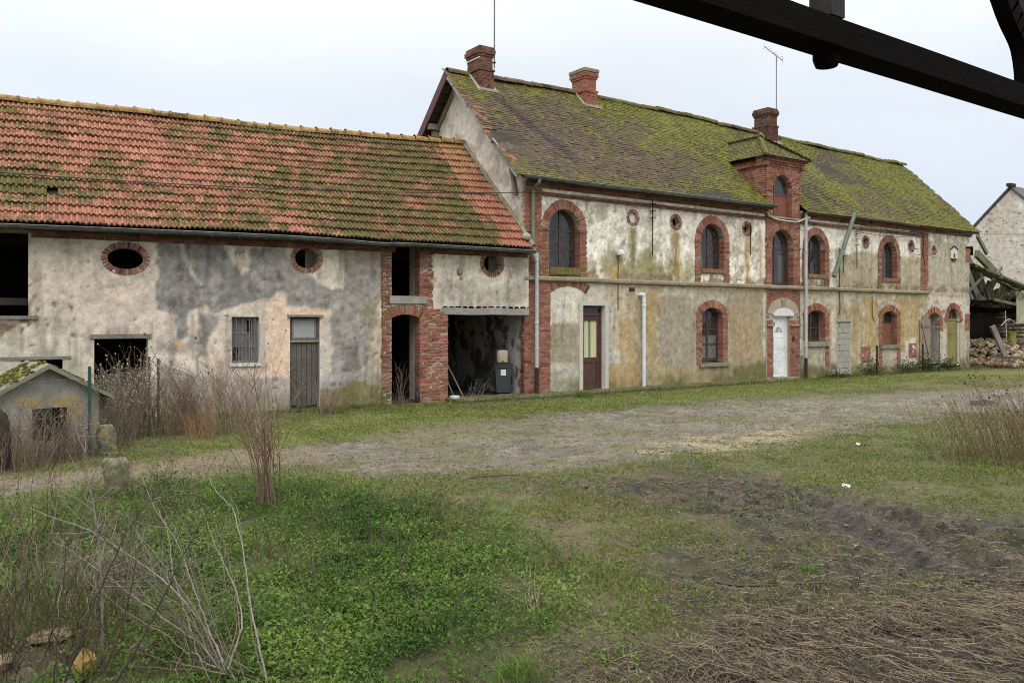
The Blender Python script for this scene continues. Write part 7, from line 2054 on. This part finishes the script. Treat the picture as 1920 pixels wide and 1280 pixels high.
weeds(233, (-12.2, -11.9), .55, 120, .55, (.15, 0), .0030, DK, 6, 0, "dark bramble tangle over the stones in the corner", name="bramble", cat="bramble", group=WD, wig=.10)
weeds(234, (-11.1, -9.6), .75, 26, .5, (0, 0), .0032, DK, 4, 0, "sparse dark stems before the leaning bollard", group=WD)
weeds(235, (-10.6, -8.3), .7, 22, .45, (0, 0), .0032, BR, 5, 0, "thin brown stems right of the leaning bollard", group=WD)
weeds(236, (-9.0, -10.2), .42, 60, .9, (0, 0), .003, DK, 3, 0, "few dark twigs in the middle of the nettles", group=WD)
weeds(237, (-9.9, -11.0), .5, 60, .9, (0, 0), .003, DK, 3, 0, "dark twigs in the near part of the nettles", group=WD)
weeds(238, (23.0, -1.35), .7, 90, 1.2, (0, 0), .006, RD, 4, 0, "rusty low weeds along the foot of the stone heap", group=WD)
weeds(239, (27.5, -2.0), .7, 120, 1.8, (0, 0), .006, RD, 4, 0, "rusty low weeds before the stone heap at the picture edge", group=WD)
# stump at the left edge
V, F = rock(88, .16, .16, .55, 3, .3); tag(MB().add(V, [F], (.07, .05, .038)).build("stump", M_RUBBLE, loc=(-11.98, -4.55, .3)), "dark rotten stump at the left corner of the doghouse", "stump")
# dead shrub, canes, sapling
r = rng_(91)
def limb(mb, rad, pts, col, twigs=3):
    P = smooth_line(pts, 4); n = len(P); s = np.linspace(0, 1, n)
    P = P + r.normal(0, .0025, P.shape)
    c = np.array(col)[None] * (1 + .35 * (fbm(s * 9 + rad * 999, s * 0, 2, 3) - .5))[:, None]
    mb.tube(P, rad * (1.15 - .8 * s), 6, np.repeat(c, 6, 0))
    for q in range(twigs):
        f = r.uniform(.25, .98); i = int(f * (n - 1)); p = P[i]
        d = r.normal(0, 1, 3); d[2] = abs(d[2]) * .6; d /= np.linalg.norm(d); l = r.uniform(.12, .42)
        pp = [p, p + d * l * .4 + r.normal(0, .012, 3), p + d * l + r.normal(0, .02, 3)]
        mb.tube(smooth_line(pp, 3), [rad * .38] * 3 + [rad * .28] * 2 + [rad * .18] * 2, 4, np.array(col) * r.uniform(.7, 1.1))
mb = MB()
for rad, P in SHRUB: limb(mb, rad * .52, P, (.23, .205, .175) if rad > .0075 else (.17, .14, .11), 8)
for rep in range(3):
    for rad, P in SHRUB:
        P = np.array(P); f = np.linspace(0, 1, len(P))[:, None]
        Q = P + f * np.array([r.normal(0, .22), r.normal(0, .18), r.normal(-.02, .12)]) + r.normal(0, .018, P.shape); Q[:, 2] = np.maximum(Q[:, 2], .02)
        limb(mb, rad * .28, Q + np.array([r.normal(0, .07), r.normal(0, .07), 0]), np.array((.15, .115, .085)) * r.uniform(.6, 1.3), 6)
tag(mb.build("dead_shrub", M_STALK, smooth=True), "pale bleached dead shrub fanning out to the left in the near corner", "shrub")
for (rad, P), l in zip(CANES, ("thick dark cane slanting right across the dead shrub", "knotted dark cane arching over the yellow limestone lump", "thin dark cane between the two thick ones", "leftmost upright thin brown cane")):
    mb = MB(); limb(mb, rad, P, (.045, .034, .030), 4); tag(mb.build("bramble_cane", M_STALK, smooth=True), l, "cane", "dark bramble canes near the camera")
mb = MB(); limb(mb, SAPLING[0] * .72, SAPLING[1], (.21, .185, .16), 34); tag(mb.build("sapling", M_STALK, smooth=True), "slim pale leafless sapling before the leaning bollard", "sapling")
for (rad, P), l in zip(STEMS, ("lone dark stem standing right of the nettles", "long dark stem leaning left over the nettles", "short forked stem in the near nettles", "dark stem leaning into the dead shrub", "upright dark stem left of the long leaning one", "thin brown stem at the far side of the nettles")):
    mb = MB(); limb(mb, rad * .75, P, (.075, .055, .042), 5); tag(mb.build("bare_stem", M_STALK, smooth=True), l, "stem", "bare stems in the nettles")

# ================================================================ GRASS, NETTLES, STRAW
def scatter(n, seed, tmin, tmax, pw=.6):
    """points over the yard, thinning with distance from where one stands"""
    r = np.random.default_rng(seed)
    t = (tmin ** pw + (tmax ** pw - tmin ** pw) * r.random(n)) ** (1 / pw)
    a = RAD(54.87) + r.uniform(-RAD(40), RAD(40), n)
    x = CAM[0] + t * np.cos(a) / np.cos(a - RAD(54.87)); y = CAM[1] + t * np.sin(a) / np.cos(a - RAD(54.87))
    k = (y < -.25) & (y > -17)
    return x[k], y[k], t[k], r

def blades(name, x, y, t, r, h, w, c0, c1, lean=.5, dry=0.0, mat=None, kind="stuff"):
    n = len(x); z = gh(x, y)
    a = r.uniform(0, 2 * math.pi, n); l = lean * h * r.uniform(.2, 1.2, n)
    dx, dy = np.cos(a), np.sin(a); px, py = -dy, dx
    b = r.uniform(0, 2 * math.pi, n); px, py = np.cos(b), np.sin(b)
    V = np.zeros((n, 5, 3)); base = np.stack([x, y, z - .005], 1)
    P = np.stack([px, py, 0 * px], 1) * (w / 2)[:, None]
    mid = base + np.stack([dx * l * .35, dy * l * .35, h * .62], 1); tip = base + np.stack([dx * l, dy * l, h * r.uniform(.75, 1.0, n)], 1)
    V[:, 0] = base - P; V[:, 1] = base + P; V[:, 2] = mid + P * .75; V[:, 3] = mid - P * .75; V[:, 4] = tip
    q = np.array([0, 1, 2, 3])[None] + 5 * np.arange(n)[:, None]; tr = np.array([3, 2, 4])[None] + 5 * np.arange(n)[:, None]
    m = np.clip(.5 * fbm(x * 1.3, y * 1.3, 3, 901) + .5 * r.random(n), 0, 1)[:, None]
    C = np.array(c0) * (1 - m) + np.array(c1) * m
    C *= r.uniform(.7, 1.3, n)[:, None]
    d = r.random(n) < dry; C[d] = np.array((.22, .17, .09)) * r.uniform(.6, 1.2, d.sum())[:, None]
    o = MB().add(V.reshape(-1, 3), [q, tr], np.repeat(C, 5, 0)).build(name, mat or M_BLADE)
    o["kind"] = kind
    return o

def leaves(name, x, y, zt, size, r, c0, c1, pitch=(.1, .9)):
    n = len(x)
    a = r.uniform(0, 2 * math.pi, n); p = r.uniform(*pitch, n) * r.choice([-1, 1], n, p=[.35, .65])
    ux = np.stack([np.cos(a) * np.cos(p), np.sin(a) * np.cos(p), np.sin(p)], 1)
    side = np.stack([-np.sin(a), np.cos(a), r.normal(0, .25, n)], 1)
    c = np.stack([x, y, zt], 1); s = size[:, None]
    nn = np.cross(ux, side)
    V = np.stack([c - ux * s * .5, c - ux * s * .08 + side * s * .33 + nn * s * .10, c + ux * s * .55 - np.array([0, 0, .12]) * s, c - ux * s * .08 - side * s * .33 + nn * s * .10], 1)
    tri = np.concatenate([np.array([0, 2, 1])[None] + 4 * np.arange(n)[:, None], np.array([0, 3, 2])[None] + 4 * np.arange(n)[:, None]])
    m = np.clip(1.7 * (fbm(x * 1.9, y * 1.9, 4, 911) - .5) + .22 + .5 * r.random(n), 0, 1)[:, None]
    C = (np.array(c0) * (1 - m) + np.array(c1) * m) * r.uniform(.62, 1.4, n)[:, None]
    return V.reshape(-1, 3), tri, np.repeat(C, 4, 0)

# nettles and low herbs, as rosettes of leaves
x, y, t, r = scatter(230000, 1, 4.0, 13.5, 1.1)
wx, wy = warped(x, y)
nz = sstep(.9, -1.1, poly_sd(wx, wy, NETTLE)) * (.12 + .88 * sstep(.36, .50, fbm(x * 1.1, y * 1.1, 3, 921) * .6 + fbm(x * 4.2, y * 4.2, 3, 923) * .4))
k = r.random(len(x)) < nz * .68 * (1 - .75 * zones(x, y)['bare'])
x, y, t = x[k], y[k], t[k]
hp = .02 + .13 * fbm(x * 1.6, y * 1.6, 3, 922) * r.uniform(.5, 1.3, len(x)); sz = (.008 + .020 * r.random(len(x)) ** 1.5) * (.7 + .8 * fbm(x * .8, y * .8, 2, 924)) * (1 + .05 * t)
L = 4
X = np.repeat(x, L) + r.normal(0, .028, len(x) * L); Y = np.repeat(y, L) + r.normal(0, .028, len(x) * L)
Zt = np.repeat(gh(x, y) + hp, L) - np.tile(np.linspace(0, .6, L), len(x)) * np.repeat(hp, L)
V, F, C = leaves("n", X, Y, Zt, np.repeat(sz, L) * r.uniform(.7, 1.2, len(X)), r, (.045, .098, .020), (.160, .240, .050))
o = MB().add(V, [F], C).build("nettles", M_LEAF); o["kind"] = "stuff"
# small creeping leaves through the thin grass and mud
x, y, t, r = scatter(260000, 2, 4.0, 20, 1.0)
Z = zones(x, y)
pr = (1 - .9 * Z['path']) * (1 - .62 * Z['mud']) * (1 - Z['wet']) * sstep(.40, .58, fbm(x * 1.4, y * 1.4, 4, 931)) * (1 - .6 * Z['nettle']) * (1 - .8 * Z['bed'])
k = r.random(len(x)) < pr
x, y, t = x[k], y[k], t[k]
nd = 60; dx = r.uniform(-11.8, -8.6, nd); dy = r.uniform(-13, -7.8, nd); kd = poly_sd(dx, dy, NETTLE) < -.5; dx, dy = dx[kd], dy[kd]; nd = len(dx); xd = np.repeat(dx, 9) + r.normal(0, .05, nd * 9); yd_ = np.repeat(dy, 9) + r.normal(0, .05, nd * 9)
Vd, Fd, Cd = leaves("d", xd, yd_, gh(xd, yd_) + r.uniform(.02, .10, nd * 9), r.uniform(.03, .075, nd * 9), r, (.035, .075, .022), (.10, .165, .045))
V, F, C = leaves("h", x, y, gh(x, y) + r.uniform(.004, .03, len(x)), r.uniform(.009, .022, len(x)) * (1 + .06 * t), r, (.075, .110, .024), (.185, .235, .055))
o = MB().add(V, [F], C).add(Vd, [Fd], Cd).build("low_herbs", M_LEAF); o["kind"] = "stuff"
# grass
x, y, t, r = scatter(430000, 3, 4.0, 30, .9)
Z = zones(x, y)
n1 = fbm(x * .9, y * .9, 4, 941); n2 = fbm(x * 3.3, y * 3.3, 3, 942)
pr = np.clip(.42 + 2.0 * (n1 - .5) + 2.2 * (n2 - .5), .02, 1) * (1 - .88 * Z['path']) * (1 - .72 * Z['mud']) * (1 - .9 * Z['wet']) * (1 - .35 * Z['nettle']) * (1 - .85 * Z['bed'])
pr = np.maximum(pr, np.maximum(Z['strip'] * .8 * sstep(.3, .5, n2 + .1), .75 * Z['right'] * sstep(.42, .55, n1 * .5 + n2 * .5)) * (1 - Z['path'] * .8))
pr = np.where((y > -.62) & (x > -2.3) & (x < 9.8), pr * .15, pr)
k = r.random(len(x)) < pr
x, y, t = x[k], y[k], t[k]
tall = np.clip(1.0 * sstep(-1.3, -.5, y) + .5 * sstep(.5, .65, fbm(x * .7, y * .7, 3, 943)), 0, 1)
h = r.uniform(.018, .05, len(x)) * (1 + 1.1 * tall); w = .0022 + .00075 * t * r.uniform(.6, 1.2, len(x))
blades("grass", x, y, t, r, h, w, (.105, .150, .030), (.250, .270, .075), .9, .18)
# coarse grass pushing up through the nettles
x, y, t, r = scatter(60000, 8, 4.0, 13, 1.0)
wx, wy = warped(x, y); pr = sstep(.6, -.6, poly_sd(wx, wy, NETTLE)) * sstep(.46, .58, fbm(x * 1.5, y * 1.5, 4, 981)) * .75
k = r.random(len(x)) < pr; x, y, t = x[k], y[k], t[k]; h = r.uniform(.05, .17, len(x))
blades("grass", x, y, t, r, h, .0022 + .0006 * t * r.uniform(.6, 1.2, len(x)), (.07, .125, .025), (.20, .25, .07), .9, .22)
# taller tufts along the walls and about the yard
TF = [(x_, -.55 - .25 * random.random()) for x_ in np.arange(-2.2, 23.4, .33)] + [(-4.6 + .3 * random.random(), -.35) for _ in range(4)] + [(bw(q, -.3, 0)[0], bw(q, -.3, 0)[1]) for q in np.arange(-8.4, -3.6, .22)]
r = rng_(71); xx = []; yy = []
for a, b in TF:
    m_ = int(r.integers(10, 55)); s_ = r.uniform(.05, .16); xx.append(a + r.normal(0, s_ * 1.3, m_)); yy.append(b + r.normal(0, s_ * .6, m_))
xx = np.concatenate(xx); yy = np.minimum(np.concatenate(yy), -.2 + .0 * 1)
blades("grass", xx, yy, 0 * xx, r, r.uniform(.06, .20, len(xx)), r.uniform(.008, .016, len(xx)), (.075, .120, .024), (.180, .210, .06), .7, .15)
for k_, ((a, b), hh, m_, s_, l) in enumerate((((-9.98, -13.72), .14, 260, .10, "bright grass tuft at the lower edge of the picture"), ((-8.35, -12.95), .09, 320, .26, "low grass patch in the straw littered mud"), ((-7.0, -13.5), .09, 110, .06, "small lone grass tuft between the straw and the ruts"),
                                            ((1.1, -1.05), .22, 240, .14, "dark green tuft before the brown glazed door"), ((-8.9, -13.6), .07, 200, .16, "thin grass patch at the edge of the straw"))):
    r = rng_(300 + k_); xx = a + r.normal(0, s_, m_); yy = b + r.normal(0, s_ * .8, m_)
    o = blades("grass_tuft", xx, yy, 0 * xx, r, r.uniform(.5, 1.1, m_) * hh, r.uniform(.004, .007, m_) * (2.2 if b > -2 else 1), (.075, .15, .028), (.16, .24, .055), .9, .08, kind="thing"); tag(o, l, "grass tuft")
# straw and broken reed, lying
x, y, t, r = scatter(90000, 4, 3.9, 19, 1.0)
x = np.concatenate([x, r.uniform(-9.8, -4.8, 26000)]); y = np.concatenate([y, r.uniform(-16, -13.2, 26000)]); t = np.hypot(x - CAM[0], y - CAM[1])
Z = zones(x, y)
pr = np.clip(1.0 * Z['bed'] * (.12 + .88 * sstep(.40, .56, fbm(x * 1.7, y * 1.7, 4, 951))) + .16 * Z['mud'] + .05 + .10 * sstep(.5, .6, fbm(x * 1.2, y * 1.2, 3, 953)), 0, 1) * (1 - .8 * Z['nettle']) * (1 - .6 * Z['wet'])
pr = np.maximum(pr, .5 * Z['straw'])
k = r.random(len(x)) < pr
x, y, t, bed = x[k], y[k], t[k], Z['bed'][k]
n = len(x); L = np.where(r.random(n) < .15 + .3 * bed, r.uniform(.10, .30, n), r.uniform(.03, .12, n)) * np.where(bed > .5, 1, .7)
flow = 1.40 + .85 * sstep(-8.2, -6.2, x) + .9 * (fbm(x * .7, y * .7, 2, 961) - .5) * 2; a = np.where(r.random(n) < .72 * bed + .1, flow + r.normal(0, .62, n), r.uniform(0, math.pi, n))
d = np.stack([np.cos(a), np.sin(a), r.normal(0, .07, n)], 1); z = gh(x, y)
c = np.stack([x, y, z + .006 + .035 * bed * r.random(n) ** 1.5], 1)
hw = (.0009 + .0010 * r.random(n) + .00010 * t)
p = np.stack([-np.sin(a), np.cos(a), 0 * a], 1); up = np.array([0, 0, 1.0])
bend = r.normal(0, .018, n)[:, None] * p * L[:, None]
E0, E1, M_ = c - d * (L / 2)[:, None], c + d * (L / 2)[:, None], c + bend + up * .006
E0[:, 2] = np.maximum(E0[:, 2], gh(E0[:, 0], E0[:, 1]) + .002); E1[:, 2] = np.maximum(E1[:, 2], gh(E1[:, 0], E1[:, 1]) + .002)
V = []
for e in (E0, M_, E1): V += [e - p * hw[:, None], e + p * hw[:, None], e + up * (hw * 1.5)[:, None]]
V = np.stack(V, 1)
qf = np.concatenate([np.array(q)[None] + 9 * np.arange(n)[:, None] for q in ((0, 2, 5, 3), (2, 1, 4, 5), (3, 5, 8, 6), (5, 4, 7, 8))])
m_ = r.random(n)[:, None]; m_ = m_ ** 1.6; C = np.array((.065, .050, .036)) * (1 - m_) + np.array((.28, .225, .15)) * m_
o = MB().add(V.reshape(-1, 3), [qf], np.repeat(C, 9, 0)).build("straw", M_STALK); o["kind"] = "stuff"
# clods, chips and pebbles
x, y, t, r = scatter(42000, 5, 4.0, 17, 1.0)
Z = zones(x, y); pr = np.clip(.75 * Z['mud'] * (1 - .7 * Z['wet']) + .18 * Z['path'] + .04, 0, 1) * (1 - .8 * Z['nettle'])
k = r.random(len(x)) < pr; x, y, t, pa = x[k], y[k], t[k], Z['path'][k]
n = len(x); s = r.uniform(.003, .009, n) * (1 + 1.3 * (r.random(n) < .05)) * (1 + .05 * t)
Vs, Fs = rock(5, 1, 1, .7, 1, .3); aa = r.uniform(0, 6.28, n)
Rm = np.zeros((n, 3, 3)); Rm[:, 0, 0] = np.cos(aa); Rm[:, 0, 1] = -np.sin(aa); Rm[:, 1, 0] = np.sin(aa); Rm[:, 1, 1] = np.cos(aa); Rm[:, 2, 2] = 1
V = np.einsum('nij,kj->nki', Rm, Vs) * (s[:, None, None] * np.stack([r.uniform(.7, 1.6, n), r.uniform(.7, 1.3, n), r.uniform(.3, .7, n)], 1)[:, None, :]) + np.stack([x, y, gh(x, y) + s * .25], 1)[:, None]
F = (Fs[None] + (np.arange(n) * len(Vs))[:, None, None]).reshape(-1, 3)
C = np.where((r.random(n) < .2 + .6 * pa)[:, None], np.array((.19, .165, .135)), np.array((.078, .058, .046))) * r.uniform(.6, 1.5, n)[:, None]
o = MB().add(V.reshape(-1, 3), [F], np.repeat(C, len(Vs), 0)).build("gravel", M_RUBBLE); o["kind"] = "stuff"
# dead leaf litter
x, y, t, r = scatter(60000, 6, 4.0, 20, 1.0)
Z = zones(x, y); pr = np.clip(.25 + .5 * Z['mud'] + .3 * Z['bed'], 0, 1) * (1 - .8 * Z['wet']) * sstep(.36, .56, fbm(x * 2.1, y * 2.1, 4, 971)) * (1 - .55 * Z['path'])
k = r.random(len(x)) < pr; x, y, t = x[k], y[k], t[k]
V, F, C = leaves("l", x, y, gh(x, y) + .006 + .012 * r.random(len(x)), r.uniform(.008, .022, len(x)) * (1 + .05 * t), r, (.070, .050, .034), (.235, .175, .105), (.0, .5))
o = MB().add(V, [F], C).build("leaf_litter", M_STALK); o["kind"] = "stuff"
# fallen sticks in the mud
r = rng_(77)
for i, (p, q, rad, l) in enumerate((((-7.9, -13.25), (-7.1, -13.95), .012, "forked dark stick lying on the straw edge"), ((-9.0, -12.5), (-9.3, -12.95), .006, "bundle of pale broken stalks beside the nettles"), ((-7.2, -8.75), (-6.4, -8.9), .010, "thin dead branch at the near edge of the gravel track"))):
    mb = MB(); p = np.array(p); q = np.array(q)
    for s_ in range(1 if i != 1 else 7):
        o_ = r.normal(0, .03, 2) * (i == 1); P = [(*(p + (q - p) * u + o_ + r.normal(0, .012, 2)), 0) for u in np.linspace(0, 1, 6)]
        P = np.array([(a, b, G(a, b) + rad + .01) for a, b, _ in P]); limb(mb, rad, P, (.085, .065, .05) if i != 1 else (.28, .23, .16), 3)
    tag(mb.build("stick", M_STALK), l, "stick", "dead sticks on the ground")
# leafy growth against the right end of the house
for k_, (a, b, hh, m_, l) in enumerate(((15.2, -.5, .45, 160, "leafy green plant round the left iron post"), (17.6, -.5, .40, 190, "low ivy growing below the red boarded window"), (18.9, -.5, .5, 220, "ivy mound at the foot of the open plank door"), (12.9, -.62, .22, 90, "small leafy weed at the mossy stone block"), (20.3, -.55, .40, 200, "dull green ivy below the last doorways"))):
    r = rng_(400 + k_); n = m_ * 3; x = a + r.normal(0, .40, n); y = b + r.normal(0, .10, n); z = np.abs(r.normal(0, .5, n)) * hh
    V, F, C = leaves("i", x, np.minimum(y, -.07), z + .03, r.uniform(.05, .10, n), r, (.028, .045, .014), (.075, .10, .03)); tag(MB().add(V, [F], C).build("wall_plant", M_LEAF), l, "plant", "leafy plants along the wall foot")
